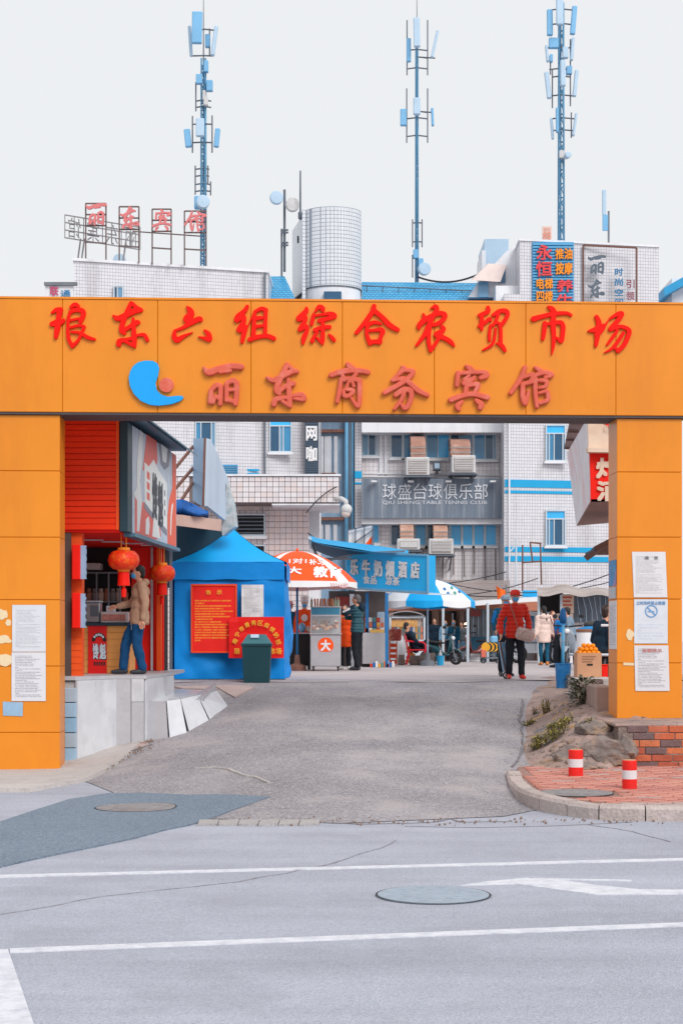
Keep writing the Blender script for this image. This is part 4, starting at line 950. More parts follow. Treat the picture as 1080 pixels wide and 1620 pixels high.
# ---- right section
def YR(px): return interp(px, [797,1045], [63.0,64.2])
def rpoly(p0, p1, back): return [Vector((PX(p0,YR(p0)),YR(p0),0)), Vector((PX(p1,YR(p1)),YR(p1),0)), Vector((PX(p1,YR(p1))+.4,back,0)), Vector((PX(p0,YR(p0)),back,0))]
zs = PZ(466, 63.2)
part('right_wall', T_far, club, lambda m: m.prism([q+Vector((0,0,ZG)) for q in rpoly(797,1041,74)][::-1], (0,0,zs-ZG)))
part('right_upper_wall', T_far, club, lambda m: m.prism([q+Vector((0,0,zs+.002)) for q in rpoly(822,1041,74)][::-1], (0,0,PZ(381,63.1)-zs)))
part('right_coping', M_plast, club, lambda m: m.prism([q+Vector((0,-.05,PZ(381,63.1)+.004)) for q in rpoly(820,1042,74)][::-1], (0,0,.08)))
pbox('side_wall', M_plast, club, 784, 452, 822, 480, 63.6, 3)
part('raking_wall', M_plast, club, lambda m: m.prism([P(822,384,64.6), P(822,470,64.6), P(740,470,64.6), P(760,440,64.6), P(800,398,64.6)], (0,.5,0)))
part('porch_roof', mat('pinkish_soffit', rgb(222,204,200), .8, .12), club, lambda m: m.prism([P(746,443,64.0), P(791,446,64.0), P(801,419,64.5), P(772,417,64.5)], (0,.4,.10)))
pbox('roof_window', M_glassd, club, 788, 424, 799, 447, 64.45, .1); pbox('roof_window', M_glassp, club, 756, 446, 772, 470, 64.45, .1)
pbox('stair_head', M_pale, club, 766, 378, 804, 470, 68, 3); pbox('stair_head_wall', M_plast, club, 762, 396, 768, 470, 67.9, 2.5)
for y0, y1 in ((760.5,772.5),(777.5,782),(866,874),(880.5,889)):
    part('blue_stripe', M_stripe, club, lambda m: m.prism([q+Vector((0,-.03,PZ(y1,63.5))) for q in (rpoly(798,1041,63.5)[0], rpoly(798,1041,63.5)[1])] + [q+Vector((0,.0,PZ(y1,63.5))) for q in (rpoly(798,1041,63.5)[1], rpoly(798,1041,63.5)[0])], (0,0,PZ(y0,63.5)-PZ(y1,63.5))))
for y0, y1, tr in ((672,730,686),(807,864,821),(540,600,556)):
    window(club, 862, y0, 894, y1, YR(878)-.10, [(0,.18,GP),(.18,.42,G1),(.42,.85,GD),(.85,1,GP)], tr)
for k in range(2):
    part('downpipe', M_plast, club, lambda m: m.tube([P(653+k*-18+170*k,620,62.9), P(653+170*k-18*k,1040,62.9)], .035, 6)) if k else None
# dark club sign with seven characters
cs = thing('club_sign', P(685,822,63.9), 'dark grey fascia sign of the table tennis club with pale characters', 'sign')
pbox('sign_board', mat('weathered_grey_board', rgb(106,118,134), .55, .12, 1.2, dirt=rgb(170,176,186), dirt_amt=.75, dscale=1.6, streak=(3,3,.15)), cs, 572, 757, 797.5, 820, 63.9, .25)
M_slet = mat('pale_sign_letter', rgb(214,218,226), .5, .12, 3)
for k, ch in enumerate('球盛台球俱乐部'): ptext('letter', ch, 605+k*24.1, 765, 605+k*24.1+21.5, 790, 63.86, M_slet, cs, .012, .03)
ptext('letter_line', 'QIU SHENG TABLE TENNIS CLUB', 605, 792, 770, 798.5, 63.88, M_slet, cs, .01)['kind'] = 'stuff'
for x in (587, 645, 705, 775): pbox('sign_lamp', M_plast, cs, x, 760, x+9, 762.5, 63.5, .3)
# rooftop signs of the right block
bs = thing('massage_sign', P(874,480,63.2), 'blue slatted rooftop sign with red and orange characters', 'sign')
pbox('sign_board', mat('sign_sky_blue', rgb(70,150,200), .5, .08), bs, 841.5, 383, 907, 484, 63.15, .2)
for k in range(20): pbox('slat', mat('sign_slat_blue', rgb(96,172,214), .5, .08), bs, 842, 385+k*4.6, 906.5, 387.4+k*4.6, 63.1, .06)
M_lr = mat('letter_red', rgb(226,66,72), .5, .06); M_lo = mat('letter_orange', rgb(255,146,20), .5, .06)
for ch, x0, y0, x1, y1, mt in (('永',848,387,873,411,M_lr),('恒',847,413,873,437,M_lr),('推',878,393,891,410,M_lo),('油',892,392,905,410,M_lo),('按',878,415,891,434,M_lo),('摩',892,415,905,434,M_lo),('电',848,440,860,457,M_lo),('梯',861,440,874,457,M_lo),('四',848,461,860,477,M_lo),('楼',861,460,874,478,M_lo),('养',880,442,906,462,M_lr),('生',880,465,906,486,M_lr)):
    ptext('letter', ch, x0, y0, x1, y1, 63.02, mt, bs, .03, .05)
M_ld = mat('letter_dark_grey', rgb(92,104,118), .55, .1); M_lb = mat('letter_blue', rgb(40,120,170), .5, .08); M_lp = mat('letter_plum', rgb(150,90,104), .6, .1)
vs_ = thing('hotel_wall_sign', P(960,480,63.6), 'framed wall sign with dark brush characters at the upper right block', 'sign')
for a, b in (((922,388),(922,484)),((1006,392),(1006,484)),((922,388),(1006,392))): part('frame_bar', M_rust, vs_, lambda m: m.beam(P(*a,63.5), P(*b,63.5), .06))
def world_glyph(nm, par, mt, cx, cy, hpx, Y, ext=.03, bev=.01, flip=1, name='letter'):
    v, f, _ = glyph(nm, ext, bev, 1.0); zs_ = [q.y for q in v]; k = hpx/F*Y/(max(zs_)-min(zs_)); c_ = P(cx, cy, Y)
    m = MB(); m.add([c_ + Vector((q.x*k*flip, -q.z*min(1,k*6) if False else -q.z, q.y*k)) for q in v], f); o = m.build(name, mt, par)
    if flip > 0: o.data.flip_normals()
    return o
world_glyph('li2', vs_, M_ld, 943, 419, 30, 63.3); world_glyph('dong2', vs_, M_ld, 942, 457, 30, 63.3)
for ch, y0, y1 in (('时',424,436),('尚',440,452),('空',457,468),('间',472,484)): ptext('letter', ch, 972, y0, 985, y1, 63.4, M_lb, vs_, .03, .04)
for ch, y0, y1 in (('引',442,456),('领',461,475)): ptext('letter', ch, 990, y0, 1003, y1, 63.4, M_lp, vs_, .02, .04)
e8 = thing('number_sign', P(864,382,64.5), 'small pink number sign standing on the roof edge', 'sign')
pbox('board', mat('pink_board', rgb(226,196,186), .6, .08), e8, 857, 358, 872, 381, 64.5, .1); ptext('letter', '88', 858.5, 366, 870.5, 379, 64.46, mat('letter_coral', rgb(210,130,110), .6), e8, .01)
ptext('letter', '酒店', 858.5, 360, 870.5, 364.5, 64.46, mat('letter_coral', rgb(210,130,110), .6), e8, .01)
# ---- air coolers with curved ducts
M_acb = mat('cooler_white', rgb(206,206,208), .55, .12, 3, dirt=rgb(130,120,112), dirt_amt=.5); M_grl = mat('cooler_grille', rgb(160,150,146), .7, .2); M_cop = mat('copper_duct', rgb(168,122,106), .5, .2, 2, dirt=rgb(214,200,196), dirt_amt=.6, dscale=1); M_cop2 = mat('pale_copper_duct', rgb(196,150,130), .5, .2, 2, dirt=rgb(226,214,208), dirt_amt=.6, dscale=1)
def cooler(x0, y0, x1, y1, dx0, dx1, dy0, lab, mtd):
    Y = 63.2 if y0 < 800 else 63.6; t = thing('air_cooler', P((x0+x1)/2, y1, Y), lab, 'air cooler', 'air coolers on the club wall')
    pbox('cabinet', M_acb, t, x0, y0, x1, y1, Y, .9, bev=.03)
    g_ = pbox('grille', M_grl, t, x0+4, y0+4, x1-4, y1-3, Y-.03, .03)
    for k in range(7): pbox('grille_slat', M_acb, g_, x0+4.5, y0+5+k*(y1-y0-9)/7, x1-4.5, y0+6.2+k*(y1-y0-9)/7, Y-.05, .02)
    for xx in (x0+3, x1-3): part('bracket', M_dsteel, t, lambda m: m.beam(P(xx,y1+2,Y), P(xx,y1+2,Y)+Vector((0,1.7,0)), .06).beam(P(xx,y1+2,Y)+Vector((0,.1,0)), P(xx,y1+2,Y)+Vector((0,1.7,-.6)), .05))
    pbox('tray', M_dsteel, t, x0-3, y1+1, x1+3, y1+2.6, Y-.05, 1.2)
    rr = (dx1-dx0)/2/F*Y; cx = PX((dx0+dx1)/2, Y)
    pts = [Vector((cx, Y+.45, PZ(y0,Y)))] ; H_ = PZ(dy0,Y)-PZ(y0,Y)
    for k in range(9): a = math.pi/2*k/8; pts.append(Vector((cx, Y+.45+(1-math.cos(a))*1.25, PZ(y0,Y)+H_*.1+(H_*.9-rr*.6)*math.sin(a))))
    def elbow(m):
        front = [(Y+.10,PZ(y0,Y)),(Y+.10,PZ(y0,Y)+H_*.45)] + [(Y+.10+1.6*(1-math.cos(R(a))), PZ(y0,Y)+H_*.45+H_*.55*math.sin(R(a))) for a in range(10,91,10)]
        back = [(Y+1.7,PZ(y0,Y)+H_*.5),(Y+.8,PZ(y0,Y)+H_*.3),(Y+.8,PZ(y0,Y))]
        m.prism([Vector((cx-rr,a,b)) for a, b in front+back], (2*rr,0,0))
    du = part('duct', mtd, t, elbow)
    for q in (.12,.36,.6): part('duct_seam', M_grl, du, lambda m: m.box(cx-rr-.02,cx+rr+.02,Y+.085+(.25 if q > .5 else 0),Y+.75,PZ(y0,Y)+H_*q,PZ(y0,Y)+H_*q+.05))
cooler(642, 723, 679, 752, 650, 673, 683, 'upper left air cooler with a copper curved duct above the club sign', M_cop)
cooler(714, 720, 752, 748, 713, 744, 688, 'upper right air cooler with a copper curved duct above the club sign', M_cop)
cooler(628, 852, 664, 870, 633, 654, 823, 'lower left slatted air cooler under the club sign, partly behind the blue awning', M_cop2)
cooler(678, 852, 717, 877, 686, 708, 825, 'lower right slatted air cooler with pale duct under the club sign', M_cop2)
fl = thing('flood_lamp', P(690,745,64.4), 'small dark square floodlight between the two upper air coolers', 'lamp'); pbox('housing', M_dsteel, fl, 685, 730, 697, 744, 64.2, .3, bev=.02); pbox('lens', M_pale, fl, 687, 733, 695, 741, 64.17, .03); pbox('arm', M_dsteel, fl, 690, 743, 692, 748, 64.4, .7)
# ---- nearer lower building with big wall tiles, each tile a piece
low = thing('tiled_annex', P(420,1050,48), 'nearer low annex with large square white wall tiles and dark window', 'building')
M_grout = mat('tile_grout', rgb(120,108,108), .9, .2)
M_tl = [mat('annex_tile_%d' % i, c_, .35, .08, 2, dirt=rgb(160,140,134), dirt_amt=.5, dscale=1.1, streak=(2,2,.3)) for i, c_ in enumerate((rgb(228,224,228), rgb(220,214,218), rgb(226,214,214)))]
M_tp = [mat('annex_wall_tile_%d' % i, c_, .38, .08, 2, dirt=rgb(190,120,100), dirt_amt=.35, dscale=1.1, streak=(3,3,.25)) for i, c_ in enumerate((rgb(222,210,212), rgb(216,204,206), rgb(224,206,204)))]
YP, YW = 47.4, 48.6
pbox('parapet', M_grout, low, 262, 753, 537, 796, YP+.02, 1.1); pbox('coping', M_plast, low, 260, 750, 539, 753, YP-.06, 1.3)
pbox('wall', tile_mat('annex_tile_grid', .168, rgb(222,210,212), rgb(130,116,116), .10), low, 262, 797, 487, 1060, YW+.02, 6); pbox('end_wall', M_plast, low, 487, 797, 505, 1060, YW+1.2, 4)
boxp('soffit', M_plast, low, PX(430,YP), PX(537,YP), YP+.03, YP+3, PZ(799,YP), PZ(796.5,YP))
def tiles(x0, x1, y0, y1, tw_, th_, Y, mats, skip=()):
    wq, hq = tw_/F*Y, th_/F*Y; datas = []
    for q in mats:
        m = MB(); m.bbox(-wq*.465,wq*.465,-.012,.02,-hq*.46,hq*.46, b=.006); o_ = m.build('tile_tmp', q, loc=(0,0,0)); datas.append(o_.data); bpy.data.objects.remove(o_)
    y = y0 + th_/2
    while y < y1 - th_*.3:
        x = x0 + tw_/2
        while x < x1 - tw_*.3:
            if not any(a-tw_*.4 < x < b+tw_*.4 and c_-th_*.4 < y < d_+th_*.4 for a, c_, b, d_ in skip):
                o_ = bpy.data.objects.new('tile', random.choice(datas)); COL.objects.link(o_); o_.parent = low
                q = P(x, y, Y) - OFF[low.name]; o_.location = q + Vector((0, random.uniform(-.004,.004), 0))
            x += tw_
        y += th_
random.seed(4)
tiles(262, 300, 754, 795, 9.5, 8.2, YP, M_tl); tiles(308, 537, 754, 795, 9.5, 8.2, YP, M_tl)
tiles(416, 487, 798, 934, 9.1, 9.1, YW, M_tp); tiles(366, 416, 798, 812, 9.1, 9.1, YW, M_tp)
window(low, 368, 813, 420, 848, YW, [(0,1,M_dk)], None, fr=2.4)
wd = MB(); 
for k in range(5): pbox('louver', M_dsteel, low, 371, 818+k*6, 417, 820+k*6, YW-.1, .03)
window(low, 398, 862, 420, 880, YW, [(0,1,M_dk)], None, fr=2.0)
lp = thing('dome_camera', P(541,815,46.5), 'pale dome camera on a bent bracket at the annex corner', 'camera')
part('bracket', M_acb, lp, lambda m: m.tube([P(531,790,47.2), P(540,789,46.6), P(547,793,46.5), P(547,800,46.5)], .07, 8), True)
part('housing', M_acb, lp, lambda m: m.ell(P(548,806,46.5), (.16,.16,.16)), True); part('lens_dome', mat('camera_beige', rgb(214,200,194), .4, .1), lp, lambda m: m.ell(P(547,812,46.5), (.13,.13,.13)), True)
# ---- far things at the frame edges
fr_ = thing('far_building', P(1070,480,90), 'pale building with blue roof edge far at the right', 'building')
pbox('wall', M_plast, fr_, 1062, 440, 1130, 520, 90, 8); part('roof_edge', M_broof, fr_, lambda m: m.prism([P(1050,455,89), P(1130,410,89), P(1130,424,89), P(1050,468,89)], (0,6,0)))
ls = thing('side_sign', P(95,470,58), 'small shop sign on a rail at the far left edge of the hotel', 'sign')
pbox('board', M_plast, ls, 72, 449, 116, 478, 58, .2); pbox('rail', M_grey, ls, 70, 446, 122, 451, 57.9, .15)
ptext('letter', '联', 79, 453, 93, 468, 57.95, mat('letter_magenta', rgb(190,70,110), .5), ls, .03); ptext('letter', '通', 96, 459, 112, 470, 57.95, M_lb, ls, .03)
# cables sagging on the facade
M_cable = mat('black_cable', rgb(52,52,58), .8)
def cable(a, b, sag, lab, r=.018, n=14):
    a, b = Vector(a), Vector(b); m = MB()
    m.tube([a.lerp(b, k/n) - Vector((0,0,sag*4*(k/n)*(1-k/n))) for k in range(n+1)], r, 5); return tag(m.build('cable', M_cable), lab, 'cable')
cable(P(555,915,62), P(800,905,61), .35, 'uppermost black cable sagging below the lower club windows')
cable(P(600,925,61.5), P(850,915,60), .5, 'second black cable sagging under the pipes of the club wall')
cable(P(690,935,60.5), P(972,905,60), .5, 'long black cable crossing above the canvas stall', .022)
cable(P(650,905,61), P(975,918,59), .6, 'low sagging black cable crossing the tiled wall at the right')
cable(P(660,438,66), P(800,405,66), .55, 'thick cable hanging from the middle mast to the porch roof', .04)
cable(P(560,870,47), P(487,843,48), .15, 'thin cable from the annex wall to the blue awning')
cable(P(484,812,47.2), P(533,770,47.3), -.1, 'thin black cable looping over the annex parapet')
# ================================================================== rooftop masts, dishes and letter frames
def mast(px, ybase, ytop, Y, lab, legs, legsp, panels, rods, arms, boxes, dishes, spike=None, ringstep=26, legr=.034, mt_leg=None):
    mt_leg = mt_leg or M_bsteel
    t = thing('antenna_mast', P(px, ybase, Y), lab, 'antenna mast')
    ls_ = [(-legsp/2, 0), (legsp/2, 0), (0, legsp*.8)][:legs]
    for dx, dy in ls_:
        part('leg', mt_leg, t, lambda m: m.tube([P(px+dx,ybase,Y)+Vector((0,dy/F*Y,0)), P(px+dx*.8,ytop,Y)+Vector((0,dy/F*Y,0))], legr, 6), True)
    y = ybase - 8; k = 0
    def rung(m, y):
        for i in range(len(ls_)):
            a, b = ls_[i], ls_[(i+1) % len(ls_)]; m.tube([P(px+a[0],y,Y)+Vector((0,a[1]/F*Y,0)), P(px+b[0],y,Y)+Vector((0,b[1]/F*Y,0))], legr*.5, 4).tube([P(px+a[0],y,Y)+Vector((0,a[1]/F*Y,0)), P(px+b[0],y-ringstep,Y)+Vector((0,b[1]/F*Y,0))], legr*.5, 4)
    if legs > 1:
        while y > ytop + ringstep*.5:
            part('brace', mt_leg, t, lambda m: rung(m, y)); y -= ringstep
    else:
        while y > ytop:
            part('collar', mt_leg, t, lambda m: m.tube([P(px,y,Y), P(px,y-4,Y)], legr*2.0, 8)); y -= ringstep
    for q in (-.3, .25): part('feeder_cable', mat('feeder_blue_grey', rgb(84,134,166), .7, .15), t, lambda m: m.tube([P(px+q*legsp+.8*math.sin(k_*1.7+q*9), lerp(ybase, ytop+20, k_/14), Y)+Vector((0,-.12,0)) for k_ in range(15)], .02, 5))
    if spike: part('lightning_rod', M_grey, t, lambda m: m.tube([P(px,ytop+3,Y), P(px,spike,Y)], [.03,.012], 5))
    for i, (x, y0, y1, wd, tilt, dy, mt_) in enumerate(panels):
        def pn(m):
            h = (y1-y0)/F*Y; wq = wd/F*Y; c_ = P(x, (y0+y1)/2, Y) + Vector((0, dy, 0)); rot = Matrix.Translation(c_) @ Matrix.Rotation(R(tilt), 4, 'Y') @ Matrix.Rotation(R(-4), 4, 'X')
            m.M = rot; m.bbox(-wq/2, wq/2, -.09, .09, -h/2, h/2, b=.03)
        part('panel_antenna', mt_, t, pn)
    for x, y0, y1, dy in rods: part('rod', M_dsteel, t, lambda m: m.tube([P(x,y0,Y)+Vector((0,dy,0)), P(x,y1,Y)+Vector((0,dy,0))], .026, 6))
    for x0, x1, y, dy in arms: part('arm', M_dsteel, t, lambda m: m.tube([P(x0,y,Y)+Vector((0,dy,0)), P(px,y-2,Y), P(x1,y,Y)+Vector((0,dy,0))], .03, 5))
    for x0, y0, x1, y1, dy, mt_ in boxes: boxp('radio_unit', mt_, t, PX(x0,Y), PX(x1,Y), Y+dy, Y+dy+.22, PZ(y1,Y), PZ(y0,Y), bev=.02)
    for x, y, r, dy in dishes: dish(t, x, y, r, Y, dy)
    return t
def dish(t, x, y, r, Y, dy=-.3, rear=False):
    rr = r/F*Y; c_ = P(x, y, Y) + Vector((0, dy, 0)); rot = Matrix.Translation(c_) @ Matrix.Rotation(R(90), 4, 'X') @ Matrix.Rotation(R(12), 4, 'Y')
    m = MB(rot); m.lathe([(.001,.10),(rr*.9,.09),(rr,.06),(rr,-.10),(rr*.55,-.2),(.08,-.28)], (0,0,0), 24); o_ = m.build('dish', M_pale if not rear else M_acb, t)
    m = MB(); m.tube([c_, P(x, y, Y)+Vector((0,.15,0))], .04, 6); m.build('dish_mount', M_dsteel, t); return o_
A, B = M_pale2, M_pale
mast(322, 424, 92, 61.5, 'left rooftop antenna mast with panel antennas and a round dish', 3, 8,
  [(314,28,79,16,1,-.6,A),(302,44,93,5,-4,-.2,B),(340,44,92,6,7,-.2,B),(318.5,194,223,13,0,-.5,B),(298,207,236,10,-6,-.2,A),(344,206,236,8,5,-.2,A)],
  [(331,42,84,.2),(305,185,243,-.1),(336,184,243,-.1),(309,262,308,0),(329,262,292,0),(333,286,308,.1),(310,130,176,0)],
  [(305,336,198,-.1),(305,336,227,-.1),(309,331,268,0),(309,331,279,0),(309,333,292,0),(309,333,303,0),(310,334,160,0),(310,334,170,0),(303,338,90,-.1),(318,340,48,.0)],
  [(311,121,321,136,-.3,A),(327,129,337,146,-.2,A),(321,145,326,160,-.2,M_acb),(323,157,330,170,-.3,M_acb),(324,52,332,72,.1,A),(323,98,330,116,-.2,A),(308,312,318,332,-.2,A)],
  [(323,325,10.5,-.5)], spike=-10, ringstep=11)
mast(659, 452, 75, 68, 'middle slender rooftop mast with two tiers of panel antennas', 3, 4.5,
  [(658,35,82,10,-1,-.5,B),(646,62,100,7,0,-.1,A),(687,50,95,4.5,12,-.2,B),(658,161,188,11,0,-.5,B),(637.5,175,202,10,0,-.2,M_pale2),(683.5,172,201,4,-2,-.1,A)],
  [(643.5,32,119,0),(676,32,119,0),(643,140,226,0),(676,140,226,0),(652,348,392,-.1),(667,348,392,-.1),(652,404,440,-.1)],
  [(643.5,676,80,0),(643.5,676,109,0),(643,676,188,0),(643,676,216,0),(652,667,354,-.1),(652,667,384,-.1),(676,688,92,0),(676,684,178,0)],
  [(653,396,661,410,-.2,A),(661,410,669,424,-.2,A)], [(670,429,10,-.4)], spike=-12, ringstep=10, legr=.024)
mast(887, 386, 5, 64.5, 'right rooftop mast with four tiers of antennas behind the blue sign', 3, 9,
  [(882,2,48,11,0,-.5,B),(868,18,60,9,0,-.2,A),(906,11,57,8,5,-.1,A),(864,73,100,4,-5,-.1,B),(904,61,98,5,5,-.1,B),(887,102,144,8,0,-.5,B),(865.5,115,158,7,-6,-.1,B),(909,112,155,6,6,-.1,B),(872,188,222,4,-4,-.1,B),(879,174,214,4,0,-.3,A),(908,180,217,4,8,-.1,B)],
  [(873,110,171,0),(901.5,62,168,0),(903,178,218,0),(870,86,118,0)],
  [(868,906,16,0),(868,906,39,0),(865,902,76,0),(868,902,110,0),(873,902,122,0),(868,908,152,0),(872,908,188,0),(872,908,207,0)],
  [(867,62,882,78,-.2,A),(888,78,897,95,-.3,M_pale),(895,105,904,118,-.1,A),(868,88,873,100,-.2,A),(883,240,892,252,-.2,M_acb)], [(896,249,5,-.3)], spike=-8, ringstep=22, legr=.036)
t = thing('roof_antenna', P(960,386,64.5), 'single white stick antenna on the right roof edge', 'antenna'); part('pole', M_grey, t, lambda m: m.tube([P(962,390,64.5),P(962,334,64.5)], .04, 6)); part('panel_antenna', M_pale, t, lambda m: m.bbox(PX(951,64.5),PX(957,64.5),64.3,64.45,PZ(342,64.5),PZ(302,64.5), b=.02)); pbox('radio_unit', M_pale2, t, 953, 340, 961, 364, 64.3, .15)
t = thing('dish_pole', P(450,440,65.5), 'roof pole carrying two round dishes beside the stair tower', 'antenna'); part('pole', M_dsteel, t, lambda m: m.tube([P(450,430,65.5),P(450,300,65.5)], .05, 6)); part('pole', M_dsteel, t, lambda m: m.tube([P(445.5,440,65.5),P(445.5,362,65.5)], .04, 6))
for y in (364, 368, 384, 388): part('clamp', M_dsteel, t, lambda m: m.tube([P(445,y,65.4),P(456,y,65.4)], .04, 5))
dish(t, 438, 317, 10.5, 65.5, -.4); dish(t, 463, 327, 11, 65.5, -.3, True)
t = thing('whip_aerial', P(475,330,65), 'thin vertical aerial at the stair tower corner', 'antenna'); part('rod', M_dsteel, t, lambda m: m.tube([P(475,348,64.9),P(475,270,64.9)], [.045,.03], 6)); part('clamp', M_dsteel, t, lambda m: m.tube([P(475,346,64.9),P(475,336,64.9)], .09, 6))
# hotel letters on steel frames
M_fr = mat('frame_steel', rgb(112,96,96), .7, .2); M_hl = mat('hotel_letter_rose', rgb(216,122,124), .55, .12, 3)
def YH(px): return interp(px, [100,330],[60.2,60.9])
for i, (nm, x0, x1, y0, y1, yb, lab) in enumerate((('li2',136,168,322,357,412,'first'),('dong2',189,220,327,363,416,'second'),('bin2',241,271,331,366,418,'third'),('guan2',292,326,334,368,420,'fourth'))):
    Y = YH((x0+x1)/2); t = thing('roof_letter', P((x0+x1)/2, yb, Y), 'rose brush character on a steel frame, %s from the left on the hotel roof' % lab, 'sign letter', 'hotel roof letters')
    world_glyph(nm, t, M_hl, (x0+x1)/2, (y0+y1)/2, y1-y0, Y-.1, .02, .03)
    for a, b in (((x0,yb),(x0,y0)),((x1,yb),(x1,y0)),((x0,y0),(x1,y0)),((x0,(y0+y1)/2),(x1,(y0+y1)/2)),((x0,y1),(x1,y1)),((x0,y1+26),(x1,y1+28))): part('frame_bar', M_fr, t, lambda m: m.beam(P(*a,Y), P(*b,Y), .05))
m = MB(); m.beam(P(210,366,61.2), P(322,374,61.6), .04); tag(m.build('tie_bar', M_fr), 'long thin steel bar tying the roof letters together', 'bar')
M_rf = mat('faded_frame_steel', rgb(140,138,142), .7, .2)
t = thing('rear_letter_frame', P(160,412,62), 'dark see-through steel frame with reversed characters behind the roof letters', 'sign frame')
def RF(u, v): return lerp(0,1,0) or P(lerp(103,222,u), lerp(lerp(340,360,u), lerp(376,395,u), v), lerp(60.2,63.2,u))
for k in range(9): part('frame_bar', M_rf, t, lambda m: m.beam(RF(k/8,0), RF(k/8,1), .03))
for v_ in (0,.33,.66,1): part('frame_bar', M_rf, t, lambda m: m.beam(RF(0,v_), RF(1,v_), .04))
for i, ch in enumerate('馆宾东丽'):
    def rl(m):
        ru = (RF(1,0)-RF(0,0)).normalized(); c_ = RF(.125+i*.25,.5); add_text(m, ch, c_+Vector((0,.06,0)), -ru, ZU, .62, .75, .0)
    part('letter', M_rf, t, rl)
for x in (128, 134, 200): part('prop', M_rf, t, lambda m: m.beam(P(x,378,61.5), P(x-5,414,61), .05))
t = thing('satellite_dish', P(188,414,61), 'small pale satellite dish on the hotel roof edge', 'satellite dish'); dish(t, 188, 410, 10, 61, .2); part('post', M_dsteel, t, lambda m: m.tube([P(188,425,61.2),P(188,408,61.2)], .05, 6))
# ================================================================== left snack kiosk
KD = Vector((.0608, 1, 0)); K0 = Vector((PX(190,21.2), 21.2, 0))
def K(u, t, z): return K0 + XR*u + KD*t + Vector((0,0,z))          # u to the right of the box corner, t into depth
KZ0, KZ1, FZ = PZ(838,21.2), PZ(662,21.2), 1.165
M_kred = mat('red_plank', rgb(255,56,16), .55, .10, 3, .15, 30, spec=.2, dirt=rgb(206,22,14), dirt_amt=.5, streak=(.4,2,6), dscale=2)
M_kred2 = mat('red_board', rgb(248,28,12), .5, .08, 2, spec=.25); M_kor = mat('orange_red_post', rgb(238,84,16), .55, .1, 3, .1, 30); M_tan = mat('tan_counter_board', rgb(232,160,84), .55, .1, 2, .08, 40)
M_teal = mat('dark_teal_trim', rgb(28,62,76), .5, .12); M_flash = mat('roof_flashing', rgb(84,128,152), .45, .2, 2, dirt=rgb(150,160,170), metal=.2); M_marb = mat('grey_marble', rgb(214,216,222), .3, .14, 2.2, dirt=rgb(150,150,160), dirt_amt=.5, dscale=1.5); M_marb2 = mat('grey_marble_dark', rgb(190,190,196), .35, .16, 2.5, dirt=rgb(136,134,140), dirt_amt=.5, dscale=1.2)
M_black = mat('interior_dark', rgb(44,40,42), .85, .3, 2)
kio = thing('snack_kiosk', K(-1,2,FZ), 'red planked snack kiosk with overhead box beside the left pillar', 'kiosk')
UL = -2.3
def kb(m, u0, u1, t0, t1, z0, z1): m.prism([K(u0,t0,z0),K(u1,t0,z0),K(u1,t1,z0),K(u0,t1,z0)][::-1], (0,0,z1-z0))
part('box_core', M_kred2, kio, lambda m: kb(m, UL, -.012, .03, 3.97, KZ0+.02, KZ1-.01))
n = 19; hz = (KZ1-KZ0)/n; random.seed(8)
for k in range(n):
    z0 = KZ0 + k*hz; o_ = random.uniform(-.004,.006)
    part('plank', M_kred, kio, lambda m: m.prism([K(UL,o_,z0+.003),K(-.05,o_,z0+.003),K(-.05,.028,z0+.003),K(UL,.028,z0+.003)][::-1], (0,0,hz-.008)))
part('corner_strip', M_kor, kio, lambda m: kb(m, -.048, -.012, -.012, .03, KZ0, KZ1))
part('fascia', mat('pinkish_fascia', rgb(206,160,150), .7, .1), kio, lambda m: kb(m, UL, .1, -.15, .02, KZ1+.001, KZ1+.05))
part('roof_sheet', M_flash, kio, lambda m: kb(m, UL, .22, -.18, 4.15, KZ1+.052, KZ1+.10))
part('roof_lip', M_flash, kio, lambda m: m.prism([K(.22,-.18,KZ1+.10),K(.40,-.18,KZ1-.02),K(.40,4.15,KZ1-.02),K(.22,4.15,KZ1+.10)], (0,0,-.02)))
bb = thing('billboard', K(.1,2,KZ0), 'printed billboard with pale figures and black characters on the kiosk side', 'billboard')
part('dark_edge', M_teal, bb, lambda m: kb(m, .0, .10, .0, .32, KZ0-.02, KZ1-.04))
M_bill = mat('billboard_print', rgb(200,216,234), .5, .12, 1.2, dirt=rgb(132,140,158), dirt_amt=.6, dscale=1.1)
part('panel', M_bill, bb, lambda m: kb(m, .0, .09, .325, 3.95, KZ0-.02, KZ1-.04))
part('bottom_rail', M_flash, bb, lambda m: kb(m, -.01, .14, .30, 4.0, KZ0-.07, KZ0-.021))
M_b_red = mat('billboard_red', rgb(232,104,92), .5, .1, 2); M_b_or = mat('billboard_orange', rgb(240,98,62), .5, .1, 2); M_b_wh = mat('billboard_white', rgb(236,244,252), .5, .06, 2); M_b_ink = mat('billboard_ink', rgb(70,76,90), .5, .1); M_b_gr = mat('billboard_grey', rgb(136,142,158), .5, .1)
HB = KZ1-KZ0
def bpoly(pts, mt, lift=.003):
    "flat print on the billboard: pts in 0..1 along and 0..1 up"
    m = MB(); m.prism([K(.09+lift, .33+a*3.6, KZ0+b*HB) for a, b in pts], KD*0+Vector((-.0025,0,0))); return m.build('print', mt, bb)
bpoly([(.06,.0),(.5,.0),(.62,.05),(.6,.18),(.3,.3),(.06,.34)], M_b_red); bpoly([(.22,.62),(.3,.98),(.52,.98),(.54,.8),(.5,.7),(.4,.66),(.3,.6)], M_b_red)
bpoly([(.78,.0),(.995,.0),(.995,.97),(.9,.97),(.9,.6),(.82,.46),(.78,.3)], M_b_or); bpoly([(.25,.32),(.25,.7),(.34,.68),(.45,.78),(.56,.7),(.76,.62),(.76,.14),(.5,.22)], M_b_wh, .005)
